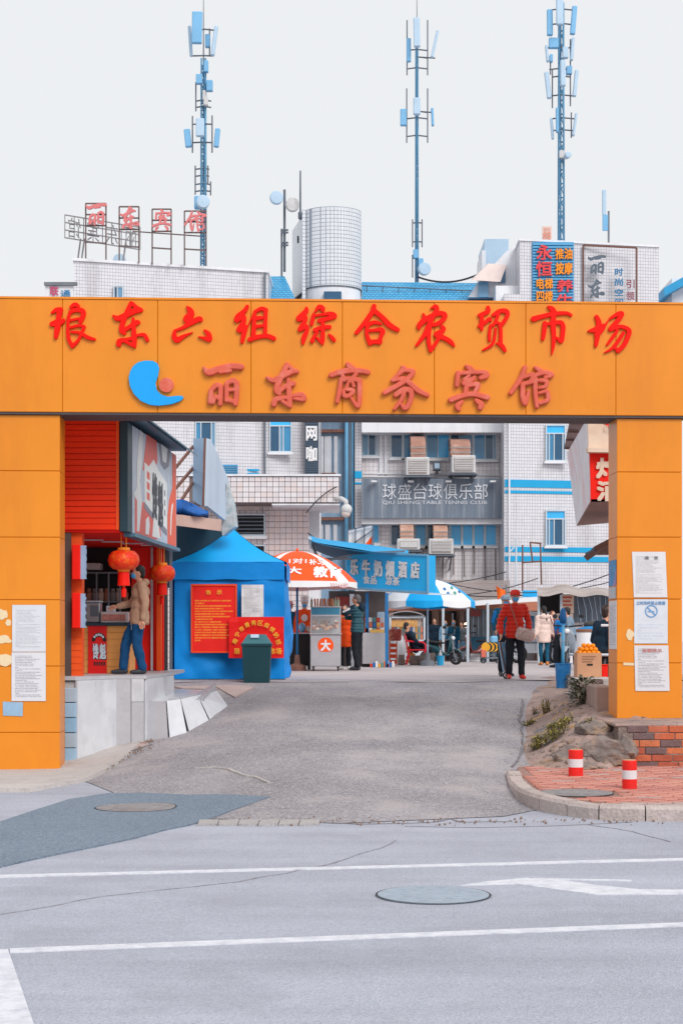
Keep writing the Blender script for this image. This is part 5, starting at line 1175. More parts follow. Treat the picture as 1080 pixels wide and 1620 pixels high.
bpoly([(.25,.32),(.5,.22),(.76,.14),(.76,.08),(.5,.16),(.25,.26)], M_b_gr, .0055)
bpoly([(.03,.35),(.09,.42),(.1,.66),(.13,.86),(.17,.98),(.22,.96),(.2,.72),(.16,.5),(.2,.3),(.14,.02),(.1,.02),(.1,.3)], M_b_wh, .0045)
bpoly([(.56,.98),(.62,.78),(.7,.74),(.8,.8),(.86,.98)], M_b_gr, .004); bpoly([(.62,.98),(.66,.82),(.74,.82),(.78,.98)], M_b_wh, .005); bpoly([(.42,.02),(.45,.2),(.54,.24),(.6,.02)], M_b_wh, .006); bpoly([(.27,.02),(.28,.16),(.34,.2),(.36,.12),(.34,.02)], M_b_wh, .006); bpoly([(.84,.1),(.86,.1),(.88,.3),(.92,.45),(.88,.42),(.85,.28)], M_b_wh, .006)
for ch, a, b in (('馋',.47,.42),('魁',.6,.37)): text('letter', ch, K(.102,.33+a*3.6,KZ0+b*HB), KD, ZU, .42, .66, M_b_ink, bb, .03)
for k in range(3): bpoly([(.30,.36+k*.1),(.36,.35+k*.1),(.36,.42+k*.1),(.30,.43+k*.1)], M_b_red, .0065)
for k in range(3): bpoly([(.69,.28+k*.1),(.72,.27+k*.1),(.72,.33+k*.1),(.69,.34+k*.1)], M_b_gr, .0065)
# kiosk interior
part('ceiling', M_kred2, kio, lambda m: kb(m, UL, -.015, .035, 3.95, KZ0-.03, KZ0+.018))
for k in range(6): part('ceiling_slat', M_alu, kio, lambda m: kb(m, -1.25+k*.2, -.95+k*.2, .75+k*.42, .80+k*.42, KZ0-.045, KZ0-.031))
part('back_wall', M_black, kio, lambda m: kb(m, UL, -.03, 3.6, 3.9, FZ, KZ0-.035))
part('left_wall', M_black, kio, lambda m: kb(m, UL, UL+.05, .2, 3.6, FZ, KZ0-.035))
part('red_side_board', M_kred2, kio, lambda m: m.prism([K(-.50,3.45,FZ+.005),K(-.02,3.45,FZ+.005),K(-.02,3.5,FZ+.005),K(-.50,3.5,FZ+.005)][::-1], (0,0,KZ0-FZ-.04)))
part('dark_post', M_teal, kio, lambda m: kb(m, -.53, -.48, 3.3, 3.36, FZ+.005, 2.05))
part('end_post', M_kor, kio, lambda m: kb(m, -.10, -.03, 3.30, 3.37, FZ+.005, KZ0-.04))
part('end_frame', M_alu, kio, lambda m: kb(m, -.20, -.17, 3.38, 3.41, FZ+.005, KZ0-.04))
part('dark_jamb', mat('brown_jamb', rgb(86,70,66), .6, .15), kio, lambda m: m.box(PX(103,21.25),PX(112.5,21.25),21.25,21.4,PZ(1084,21.25),KZ0-.001))
zj = PZ(1083,21.3)
part('front_post', M_kor, kio, lambda m: m.box(PX(112.6,21.3),PX(130,21.3),21.3,21.5,zj,KZ0-.032))
for k in range(9): part('post_band', M_kor, kio, lambda m: m.box(PX(113,21.3),PX(129.6,21.3),21.292,21.299,zj+.02+k*.085,zj+.098+k*.085))
# side signs on the post
M_acr = mat('pale_acrylic', rgb(150,186,220), .35, .12, 4)
for i, (y0, y1, lab) in enumerate(((862,917,'upper red lightbox sign with pale blue edge on the kiosk post'),(938,994,'lower red lightbox sign with pale blue edge on the kiosk post'))):
    t = thing('post_sign', P(122,y1,21.1), lab, 'sign', 'kiosk post signs'); part('body', M_kred2, t, lambda m: m.bbox(PX(114.5,21.1),PX(127,21.1),21.08,21.29,PZ(y1,21.1),PZ(y0,21.1), b=.01))
    def edge(m):
        pts = []; nn = 14
        for k in range(nn+1): y = lerp(y0+1, y1-1, k/nn); pts.append(P(136.5 - (2.2*abs(math.sin(k*1.05+i)) if i else .8*(k % 3 == 1)), y, 21.15))
        m.prism([P(127.2,y0+1,21.15)] + pts + [P(127.2,y1-1,21.15)], (0,.06,0))
    part('edge_plate', M_acr, t, edge)
# counter
cn = thing('snack_counter', P(165,1066,22.9), 'tan snack counter with dark worktop inside the red kiosk', 'counter')
Yc = 22.75
for k in range(7): part('front_board', M_tan, cn, lambda m: m.box(PX(128,Yc),PX(205,Yc),Yc,Yc+.03,FZ+.005+k*.094,FZ+.095+k*.094))
boxp('carcass', M_tan, cn, PX(128,Yc), PX(205,Yc), Yc+.031, Yc+.65, FZ+.005, FZ+.66); boxp('worktop', M_teal, cn, PX(127,Yc), PX(207,Yc), Yc-.05, Yc+.7, FZ+.661, FZ+.70, bev=.006)
ps = thing('counter_poster', P(154,1066,22.7), 'red poster with round topped emblem hung on the counter front', 'poster')
pbox('sheet', mat('poster_red', rgb(232,16,12), .5, .05), ps, 139.5, 987, 169, 1066, Yc-.02, .012)
M_pw = mat('poster_white', rgb(214,226,238), .55, .05); M_pk = mat('poster_black', rgb(40,34,36), .55)
def arch(m, r0, r1, a0, a1, mt=None):
    c_ = (157, 1014); nn = 14
    for k in range(nn):
        b0, b1 = lerp(a0,a1,k/nn), lerp(a0,a1,(k+1)/nn); m.add([P(c_[0]+r*math.cos(b), c_[1]-r*math.sin(b)*1.15, Yc-.022) for r, b in ((r0,b0),(r0,b1),(r1,b1),(r1,b0))], [(0,1,2,3)])
part('emblem_arch', M_pk, ps, lambda m: arch(m, 6, 11.5, R(-5), R(185)))
for a_ in (R(40),R(65),R(90),R(115),R(140)): part('emblem_mark', M_pw, ps, lambda m: m.box(*[v for v in (P(157+8.8*math.cos(a_)-1.5,0,Yc).x, P(157+8.8*math.cos(a_)+1.5,0,Yc).x, Yc-.026, Yc-.0225, PZ(1014-8.8*1.15*math.sin(a_)+1.8,Yc), PZ(1014-8.8*1.15*math.sin(a_)-1.8,Yc))]))
for ch, x0, x1 in (('馋',147,156.5),('魁',158,168)):
    ptext('emblem_shadow', ch, x0-.6, 1018, x1+.8, 1044.5, Yc-.0215, M_pk, ps, .06); ptext('letter', ch, x0, 1018, x1, 1043, Yc-.024, M_pw, ps, .03)
for k in range(5): pbox('emblem_mark', M_pk, ps, 149+k*3.8, 1047, 151.4+k*3.8, 1053, Yc-.024, .004)
# things on and behind the counter
t = thing('steel_urn', P(149,985,22.9), 'square steel container on the counter by the post', 'container'); zc = FZ+.702
part('body', mat('brushed_steel', rgb(170,172,178), .3, .2, 3, metal=.7), t, lambda m: m.bbox(PX(137,22.95),PX(160,22.95),22.85,23.1,zc,PZ(953,22.95), b=.015)); part('lid', M_alu, t, lambda m: m.bbox(PX(136,22.95),PX(161,22.95),22.84,23.11,PZ(953,22.95)+.001,PZ(950.5,22.95), b=.008)); part('sticker', M_dsteel, t, lambda m: m.box(PX(143,22.85),PX(156,22.85),22.843,22.849,PZ(975,22.85),PZ(958,22.85)))
t = thing('food_tray', P(180,986,22.9), 'low glass food tray with pinkish snacks on the counter', 'food tray')
part('tray', mat('tray_glass', rgb(196,188,190), .2, .15, 3), t, lambda m: m.bbox(PX(161,22.9),PX(205,22.9),22.8,23.2,zc,PZ(968,22.9), b=.01)); part('snacks', mat('snack_pink', rgb(196,128,118), .8, .4, 20), t, lambda m: m.bbox(PX(163,22.9),PX(200,22.9),22.793,22.799,zc+.03,PZ(972,22.9), b=.002)); part('paper_box', M_alu, t, lambda m: m.bbox(PX(169,22.95),PX(182,22.95),22.9,23.05,PZ(967.8,22.95),PZ(958.5,22.95), b=.005))
t = thing('wall_shelf', P(165,910,24.4), 'dark wall shelf with jars at the back of the kiosk', 'shelf'); part('board', M_grey, t, lambda m: m.box(PX(132,24.4),PX(205,24.4),24.4,24.75,PZ(907,24.4),PZ(905,24.4))); part('board', M_grey, t, lambda m: m.box(PX(132,24.4),PX(205,24.4),24.4,24.75,PZ(953,24.4),PZ(951,24.4)))
random.seed(31)
for k in range(7): part('jar', mat('jar_%d' % (k % 3), (rgb(150,90,70), rgb(110,104,104), rgb(170,150,140))[k % 3], .3, .1), t, lambda m: m.lathe([(.05,0),(.055,.12),(.035,.15),(.035,.19)], (PX(140+k*9.5,24.5),24.55,PZ(951,24.4)+.001), 10))
t = thing('menu_box', P(150,903,23.6), 'pale small box on the upper shelf in the kiosk', 'box'); part('carton', mat('pale_carton', rgb(186,180,178), .6, .1), t, lambda m: m.bbox(PX(138,24.5),PX(160,24.5),24.42,24.7,PZ(905,24.5)+.03,PZ(891,24.5), b=.01))
t = thing('stall_bars', P(165,985,24), 'thin steel equipment frame standing behind the counter', 'rack')
for x in (153, 172, 190): part('upright', M_grey, t, lambda m: m.tube([Vector((PX(x,24.2),24.2,FZ+.005)), P(x,905,24.2)], .012, 6))
# lanterns
M_lan = mat('lantern_red', rgb(244,52,18), .5, .18, 9, dirt=rgb(255,150,20), dirt_amt=.9, dscale=14); M_gold = mat('lantern_gold', rgb(255,150,40), .45, .1)
def lantern(px, py, rpx, Y, ztop, lab):
    r_ = rpx/F*Y; c_ = P(px, py, Y); t = thing('lantern', c_-Vector((0,0,r_*2.3)), lab, 'lantern', 'red lanterns of the snack kiosk')
    n_ = 20; prof = [(.42,.62),(.7,.55),(.92,.32),(1,.0),(.92,-.34),(.68,-.56),(.42,-.62)]; m = MB(); v = []
    for rr, zz in prof:
        for k in range(n_*2):
            a = math.pi*k/n_; q = r_*rr*(1.0 if k % 2 else .955); v.append(c_+Vector((q*math.cos(a), q*math.sin(a), r_*zz)))
    nn = n_*2; m.add(v, [(i*nn+(k+1)%nn, i*nn+k, (i+1)*nn+k, (i+1)*nn+(k+1)%nn) for i in range(len(prof)-1) for k in range(nn)]); m.build('shade', M_lan, t, True)
    part('cap', M_gold, t, lambda m: m.lathe([(r_*.40,r_*.60),(r_*.40,r_*.78),(r_*.3,r_*.80),(.001,r_*.8)], c_, 16)); part('collar', M_gold, t, lambda m: m.lathe([(r_*.36,-r_*.74),(r_*.43,-r_*.62),(r_*.40,-r_*.56)], c_, 16))
    part('fringe', M_kred2, t, lambda m: m.lathe([(r_*.40,-r_*1.62),(r_*.37,-r_*1.2),(r_*.36,-r_*.745)], c_, 16)); part('tassel', M_kred2, t, lambda m: m.lathe([(r_*.14,-r_*2.35),(r_*.17,-r_*1.9),(r_*.05,-r_*1.6)], c_, 10)); part('tassel_knot', M_gold, t, lambda m: m.ell(c_+Vector((0,0,-r_*1.68)), (r_*.09,)*3, 8, 6))
    for dx in (-.16, .16): part('cord', M_gold, t, lambda m: m.tube([c_+Vector((dx*r_,0,r_*.79)), Vector((c_.x+dx*r_,c_.y,ztop))], .006, 5))
lantern(196, 886, 25, 21.55, KZ0-.031, 'large red lantern hanging in front of the kiosk counter')
lantern(256.5, 907, 21, 24.2, KZ0-.031, 'red lantern hanging at the far corner of the kiosk by the tent')
# marble plinth and leaning slabs
pl = thing('marble_plinth', (-3.0,22.3,.1), 'grey marble clad plinth carrying the snack kiosk', 'plinth')
q0 = Vector((-3.36,20.78,0)); q1 = Vector((-2.968,21.58,0)); q2 = Vector((-2.585,21.6,0)); q3 = q2 + KD*2.2
part('core', M_conc, pl, lambda m: m.prism([q+Vector((0,0,-.02)) for q in (q0+Vector((0,.04,0)), q1+Vector((-.0,.04,0)), q2+Vector((-.03,.04,0)), q3+Vector((-.03,0,0)), Vector((-5.2,24.4,0)), Vector((-5.2,20.82,0)))][::-1], (0,0,FZ-.04)))
part('floor_slab', M_marb2, pl, lambda m: m.prism([q+Vector((0,0,FZ-.045)) for q in (q0+Vector((.0,.0,0)), q1+Vector((.02,-.03,0)), q2+Vector((.03,-.03,0)), q3+Vector((.03,0,0)), q3+Vector((0,1.9,0)), Vector((-5.2,26,0)), Vector((-5.2,20.8,0)))][::-1], (0,0,.045)))
def mslab(a, b, z0a, z0b, z1, mt, off=.0):
    d = (b-a).normalized(); nn = Vector((d.y,-d.x,0)); m = MB(); A_, B_ = a+d*.004, b-d*.004
    m.prism([A_+Vector((0,0,z0a)), B_+Vector((0,0,z0b)), B_+Vector((0,0,z1)), A_+Vector((0,0,z1))], -nn*-.03+nn*off*0); m.build('marble_slab', mt, pl)
mslab(q0, q1, .02, .15, FZ-.048, M_marb); mslab(q1, q1.lerp(q2,.55), .15, .2, FZ-.048, M_marb2); mslab(q1.lerp(q2,.55), q2, .15, .2, FZ-.35, M_marb2); mslab(q1.lerp(q2,.55), q2, FZ-.345, FZ-.345, FZ-.048, M_marb); mslab(q2, q3, .3, .35, FZ-.048, M_marb)
M_bblk = [mat('pale_blue_block_%d' % i, c_, .7, .1, 4) for i, c_ in enumerate((rgb(156,188,214), rgb(140,178,208), rgb(168,184,200)))]
bk = thing('block_pier', (-3.4,20.85,0), 'narrow pier of pale blue blocks between pillar and plinth', 'pier')
for k in range(5): part('block', M_bblk[(k*2) % 3], bk, lambda m: m.bbox(PX(104,20.8),PX(121.5,20.8),20.72,20.95,PZ(1206-k*23.8,20.8),PZ(1206-(k+1)*23.8+1.2,20.8), b=.008))
# leaning slabs heap
def lean(b0, b1, t1, t0, dy, mt, lab):
    B0, B1 = gpt(*b0), gpt(*b1); B0.z -= .02; B1.z -= .02
    m = MB(); m.prism([B0, B1, P(*t1, B1.y+dy), P(*t0, B0.y+dy)], (0,.035,-.0)); return tag(m.build('marble_offcut', mt), lab, 'slab')
lean((230,1173),(266,1168),(262,1110),(229,1109),.06,M_marb2,'upright grey marble slab closing the front of the low heap')
lean((269,1168),(296,1160),(285,1106),(264,1109),.25,M_marb,'narrow leaning marble slab in the middle of the heap')
lean((300,1158),(332,1141),(312,1100),(286,1106),.35,M_marb,'wide pale marble slab leaning in the right of the heap')
lean((334,1140),(362,1117),(343,1093),(313,1100),.35,M_marb,'outermost pale marble slab leaning on the ramp side')
hp = MB(); a = [gpt(232,1170), gpt(270,1164), gpt(330,1136), gpt(352,1112)]
hp.prism([a[0]+Vector((0,.06,-.05)), a[1]+Vector((-.02,.12,-.05)), a[2]+Vector((-.08,.16,-.05)), a[3]+Vector((-.1,.12,-.05)), Vector((-2.25,25.2,.4)), Vector((-2.55,23.0,.2))][::-1], (0,0,.36)); tag(hp.build('rubble_base', M_marb2), 'concrete base under the leaning marble slabs', 'base')
m = MB(); m.prism([P(229,1108.5,a[0].y+.05), P(267,1105.5,a[0].y+.5), P(343,1092.5,a[3].y+.3), P(285,1090,a[3].y+.6)], (0,0,-.03)); tag(m.build('marble_offcut', M_marb), 'flat marble slab lying on top of the heap', 'slab')
M_slab2 = mat('pinkish_paving_slab', rgb(190,170,166), .85, .18, 3, .3, 30, dirt=rgb(140,120,116))
for pix in ([(276,1086),(318,1079),(338,1088),(345,1093),(290,1092)], [(322,1079),(368,1082),(402,1089),(372,1106),(344,1090)], [(150,1192),(184,1178),(226,1176),(236,1180),(190,1194)]):
    drape('paving_slab', M_slab2, ramp, pix, .03, 0)
# ================================================================== structures behind the kiosk
cn2 = thing('stall_canopy', P(310,835,27), 'beige edged stall canopy with blue tarp behind the kiosk billboard', 'canopy')
part('fascia', mat('beige_fascia', rgb(206,176,166), .7, .1, 2), cn2, lambda m: m.prism([P(255,811,26.0), P(350,822,27.2), P(349,840,27.2), P(255,828,26.0)], (0,.12,0)))
part('roof', M_dsteel, cn2, lambda m: m.prism([P(255,811,26.05), P(350,822,27.25), P(350,822,27.25)+Vector((-.5,4,.3)), P(255,811,26.05)+Vector((-.5,4,.3))], (0,0,-.05)))
part('under_shade', M_teal, cn2, lambda m: m.prism([P(255,826,30.8), P(375,838,30.8), P(375,930,30.8), P(255,930,30.8)], (0,.1,0)))  # dark sheet standing in for the shade beneath the canopy
part('post', M_dsteel, cn2, lambda m: m.box(PX(268,27),PX(272,27),27,27.1,.9,PZ(828,27)))
def tarp(m):
    pts = []
    for i in range(13):
        u = i/12; top = lerp(783, 806, u) + 3*math.sin(u*9); bot = lerp(812, 820, u)
        for j in range(5):
            w_ = j/4; pts.append(P(lerp(262,330,u) - 4*w_*(1-u), lerp(top, bot, w_) + 1.2*math.sin(u*14+w_*5), 26.4+u*.6 - w_*.35*math.sin(math.pi*w_) + .12*math.sin(u*11+w_*4)))
    m.add(pts, [(i*5+j, (i+1)*5+j, (i+1)*5+j+1, i*5+j+1) for i in range(12) for j in range(4)])
o_ = part('tarp', mat('blue_tarp', rgb(16,92,172), .55, .15, 2, .2, 12), cn2, tarp, True)
hd = thing('hoarding', P(335,848,28), 'tall pale hoarding panel leaning above the stall canopy', 'hoarding'); M_hd = mat('pale_hoarding', rgb(190,206,224), .55, .08, 1.2, dirt=rgb(150,168,190), dirt_amt=.4, streak=(3,3,.3))
part('panel', M_hd, hd, lambda m: m.prism([P(x,y,Y) for x, y, Y in ((324,693,27.6),(327,694,27.7),(341,722,28.3),(357,762,29),(358,800,29),(350,822,28.6),(322,800,27.6))], (.06,.1,0)))
part('side_panel', M_acr, hd, lambda m: m.prism([P(306,694,27.9), P(323.5,693,27.6), P(321.5,802,27.6), P(305,792,27.9)], (0,.1,0)))
part('seam_bar', M_rust, hd, lambda m: m.beam(P(324.5,693,27.52), P(321.5,801,27.52), .035))
part('printed_end', mat('hoarding_print', rgb(190,196,200), .5, .3, 7, dirt=rgb(70,140,160), dirt_amt=.8, dscale=5), hd, lambda m: m.prism([P(x,y,28.8) for x, y in ((358,764),(368,800),(371.5,833),(352,848),(349,824),(357,800))], (.05,.15,0)))
for a_, b_ in (((306,706),(268,752)),((306,740),(270,782)),((306,762),(285,795))): part('strut', M_rust, hd, lambda m: m.beam(P(*a_,27.95), P(*b_,27.2), .04))
# right hand eating stall box high by the pillar
rk = thing('fried_food_sign', P(935,830,25), 'red and white overhead sign box of the stall behind the right pillar', 'sign'); M_old = mat('stained_white_panel', rgb(228,226,230), .6, .1, 2, dirt=rgb(222,160,154), dirt_amt=.75, dscale=1.1); M_cream = mat('cream_board', rgb(228,206,186), .6, .1, 2, dirt=rgb(200,150,110), dirt_amt=.5)
part('side_panel', M_old, rk, lambda m: m.prism([P(928.5,661,24.2), P(933.5,792,24.2), P(911,832,29.2), P(896.5,716,28.6)], (.08,0,0)))
part('upper_front', M_cream, rk, lambda m: m.prism([P(929,640,24.15), P(1040,640,24.15), P(1040,713,24.15), P(930,709,24.15)][::-1], (0,.06,0)))
part('front_ledge', M_cream, rk, lambda m: m.prism([P(929,708,24.0), P(1040,712,24.0), P(1040,717,24.0), P(930,715,24.0)][::-1], (0,.2,0)))
part('red_front', M_kred2, rk, lambda m: m.prism([P(932.5,716,24.16), P(1040,718,24.16), P(1040,793,24.16), P(934,794,24.16)][::-1], (0,.06,0)))
part('red_corner', M_kred2, rk, lambda m: m.prism([P(942,655,24.13), P(1000,655,24.13), P(1000,716,24.13)][::-1], (0,.015,0)))
part('soffit', mat('brown_soffit', rgb(150,118,110), .8, .15), rk, lambda m: m.prism([P(934,794,24.16), P(1040,794,24.16), P(1040,820,29.2), P(911,832,29.2)][::-1], (0,0,.04)))
part('roof_sheet', mat('rusty_roof_sheet', rgb(140,118,116), .7, .2, 2), rk, lambda m: m.prism([P(904,650,25.0), P(940,640,24.0), P(902,709,29), P(892,709,29)], (0,0,.03)))
for k in range(5): part('roof_rib', M_rust, rk, lambda m: m.beam(P(lerp(904,892,k/4),lerp(657,709,k/4),lerp(25,29,k/4)-.02), P(lerp(930,901,k/4),lerp(657,710,k/4),lerp(24.6,28.9,k/4)), .03))
for ch, x0, y0, x1, y1 in (('炸',942,724,985,757),('酒',943,761,987,793)): ptext('letter', ch, x0, y0, x1, y1, 24.13, M_cream, rk, .05)
ptext('letter', 'Red', 956, 673, 975, 682, 24.11, M_cream, rk, .01)
aw = thing('torn_awning', P(950,868,26), 'broken brown awning edge poking out beside the right pillar', 'awning')
part('sheet', M_rust, aw, lambda m: m.prism([P(940,864,26), P(967,850,26), P(1000,850,26), P(1000,862,26), P(960,862,26), P(946,872,26)], (0,1.2,-.1))); part('spar', M_dsteel, aw, lambda m: m.beam(P(926,876,26), P(1000,840,26.4), .03))
# ================================================================== blue tent
TZ = fz(29)+.012; M_tent = mat('tent_blue', rgb(0,140,226), .6, .16, 1.5, .8, 3, spec=.3); M_tent2 = mat('tent_roof_blue', rgb(0,168,242), .55, .06, 1.5, .1, 5, spec=.3)
YF = 28.6; X0_, X1_ = PX(273,YF), PX(450,YF); ze = PZ(889,YF); zv = PZ(917,YF); xc = (X0_+X1_)/2; ap = Vector((PX(368,29.6),29.6,PZ(836,29.6)))
tent = thing('blue_tent', (xc,29.6,TZ), 'closed blue canopy tent with pointed roof beside the kiosk', 'tent')
def wallsheet(a, b, z0, z1, amp, seed, nx=26, nz_n=16):
    m = MB(); d = (b-a); nn = Vector((d.y,-d.x,0)).normalized(); v = []
    for j in range(nz_n+1):
        for i in range(nx+1):
            u, w_ = i/nx, j/nz_n; edge = min(1, 6*min(u,1-u))*((1-w_**4) if amp > .05 else 1); s_ = amp*edge*(mnoise.noise((u*3+seed, w_*1.2, 0)) + .6*mnoise.noise((u*7+w_*5, w_*2.2-u*3, seed)) + .35*mnoise.noise((u*2-w_*8, w_*3, seed+4)))
            z = lerp(z0 + (.02*mnoise.noise((u*5, seed, 2)) if j == 0 else 0), z1, w_); q = a + d*u + nn*s_; v.append((q.x, q.y, z))
    m.add(v, [(j*(nx+1)+i, j*(nx+1)+i+1, (j+1)*(nx+1)+i+1, (j+1)*(nx+1)+i) for j in range(nz_n) for i in range(nx)]); return m
c4 = [Vector((X0_,YF,0)), Vector((X1_,YF,0)), Vector((X1_,30.6,0)), Vector((X0_,30.6,0))]
for i in range(4): wallsheet(c4[i]*1.0 + (Vector((.03,.03,0)) if i == 0 else Vector((0,0,0))), c4[(i+1)%4], TZ+.004, ze-.06, .11, i*3.3, 44, 30).build('wall_panel', M_tent, tent, True)
for i in range(4):
    a_, b_ = c4[i], c4[(i+1)%4]; n_ = Vector(((b_-a_).y, -(b_-a_).x, 0)).normalized()*.035
    wallsheet(a_+n_, b_+n_, zv, ze, .018, 7+i, 20, 4).build('valance', M_tent, tent, True)
    def rf(m):
        A_, B_ = a_+n_+Vector((0,0,ze)), b_+n_+Vector((0,0,ze)); nn = 10; v = []
        for j in range(nn+1):
            w_ = j/nn; L_, R_ = A_.lerp(ap, w_), B_.lerp(ap, w_); sag = .10*math.sin(math.pi*w_)
            for k in range(nn+1):
                q = L_.lerp(R_, k/nn); v.append(q - Vector((0,0,sag*(1-.35*(2*k/nn-1)**2))))
        m.add(v, [(j*(nn+1)+k, j*(nn+1)+k+1, (j+1)*(nn+1)+k+1, (j+1)*(nn+1)+k) for j in range(nn) for k in range(nn)])
    part('roof_panel', M_tent2, tent, rf, True)
for q in c4: part('leg', M_alu, tent, lambda m: m.box(q.x-.02+(.06 if q.x < xc else -.06),q.x+.02+(.06 if q.x < xc else -.06),q.y+.06,q.y+.10,TZ,ze-.06))
def tsheet(name, x0, y0, x1, y1, Y, mt, lab, cat, bend=.01):
    m = MB(); nx, nz_n = 6, 8; v = []
    for j in range(nz_n+1):
        for i in range(nx+1): v.append(P(lerp(x0,x1,i/nx), lerp(y1,y0,j/nz_n), Y) + Vector((0,bend*mnoise.noise((i*.6,j*.5,x0)),0)))
    n0 = len(v); f_ = [(j*(nx+1)+i, j*(nx+1)+i+1, (j+1)*(nx+1)+i+1, (j+1)*(nx+1)+i) for j in range(nz_n) for i in range(nx)]
    m.add(v + [q+Vector((0,.004,0)) for q in v], f_ + [tuple(n0+k for k in reversed(f)) for f in f_])
    return tag(m.build(name, mt), lab, cat)
M_yel = mat('print_yellow', rgb(255,196,60), .5); 
nb = tsheet('notice_banner', 302, 924, 375, 1033, 28.50, print_mat('red_banner_print', rgb(240,22,12), rgb(250,150,40), 26, .85, .08, .92, .78, .16), 'tall red notice banner with yellow text on the tent front', 'banner')
ptext('letter', '告', 326, 933.5, 334, 940.5, 28.47, M_yel, nb, .02); ptext('letter', '示', 343, 933.5, 351, 940.5, 28.47, M_yel, nb, .02)
for a_, b_ in (((303.5,925.5),(373.5,925.5)),((303.5,1031.5),(373.5,1031.5)),((303.5,925.5),(303.5,1031.5)),((373.5,925.5),(373.5,1031.5))): part('border', mat('border_orange', rgb(250,120,40), .5), nb, lambda m: m.beam(P(*a_,28.475), P(*b_,28.475), .010, .010))
ptext('letter', '公告日期', 345, 1018, 370, 1024, 28.47, M_yel, nb) if False else None
tsheet('paper_notice', 382, 925, 417, 976, 28.49, M_paper, 'white printed sheet on the tent beside the red banner', 'notice', .02)
ab = tsheet('arch_banner', 362, 976, 449, 1041, 28.42, mat('banner_red', rgb(236,14,10), .5, .08, 2), 'red banner with an arch of yellow characters behind the green bin', 'banner', .02)
for k, ch in enumerate('南宁市青秀区疫情防控'):
    a_ = R(lerp(168, 10, k/9)); c_ = (406, 1022); x = c_[0] - 35*math.cos(math.pi-a_)*1.0; x = c_[0] + 35*math.cos(a_); y = c_[1] - 37*math.sin(a_); rot = a_ - math.pi/2
    text('letter', ch, P(x, y, 28.38), Vector((math.cos(rot*.8),0,math.sin(rot*.8))), Vector((-math.sin(rot*.8),0,math.cos(rot*.8))), .088, .088, M_yel, ab, .02)
for ch, x in (('琅',375),('市',431),('场',441)): ptext('letter', ch, x-4.5, 1025, x+4.5, 1035, 28.38, M_yel, ab, .02)
# bin
bn = thing('litter_bin', P(406,1080,28.0), 'dark green swing top litter bin standing before the tent', 'bin'); M_bin = mat('bin_green', rgb(18,66,76), .45, .12, 3); M_binl = mat('bin_lid', rgb(60,112,122), .35, .12, 3)
Yb = 27.7; zb_ = ramp_z(PX(406,Yb), Yb)+.012
def frust(m, w0, d0, w1, d1, z0, z1, cx, cy):
    m.add([(cx-w0,cy-d0,z0),(cx+w0,cy-d0,z0),(cx+w0,cy+d0,z0),(cx-w0,cy+d0,z0),(cx-w1,cy-d1,z1),(cx+w1,cy-d1,z1),(cx+w1,cy+d1,z1),(cx-w1,cy+d1,z1)], [(3,2,1,0),(4,5,6,7),(0,1,5,4),(1,2,6,5),(2,3,7,6),(3,0,4,7)])
cxb, cyb = PX(405.5,Yb), Yb+.2; zt_ = PZ(1022,Yb)
part('body', M_bin, bn, lambda m: frust(m, .215,.19,.245,.215, zb_, zt_, cxb, cyb)); part('rim', M_bin, bn, lambda m: frust(m, .26,.23,.26,.23, zt_+.001, zt_+.04, cxb, cyb))
part('lid', M_binl, bn, lambda m: frust(m, .25,.22,.15,.10, zt_+.041, PZ(1003.5,Yb), cxb, cyb)); part('flap', M_pale, bn, lambda m: m.prism([Vector((cxb-.10,cyb-.17,zt_+.13)),Vector((cxb+.04,cyb-.17,zt_+.13)),Vector((cxb+.04,cyb-.12,zt_+.185)),Vector((cxb-.10,cyb-.12,zt_+.185))], (0,-.012,.012)))
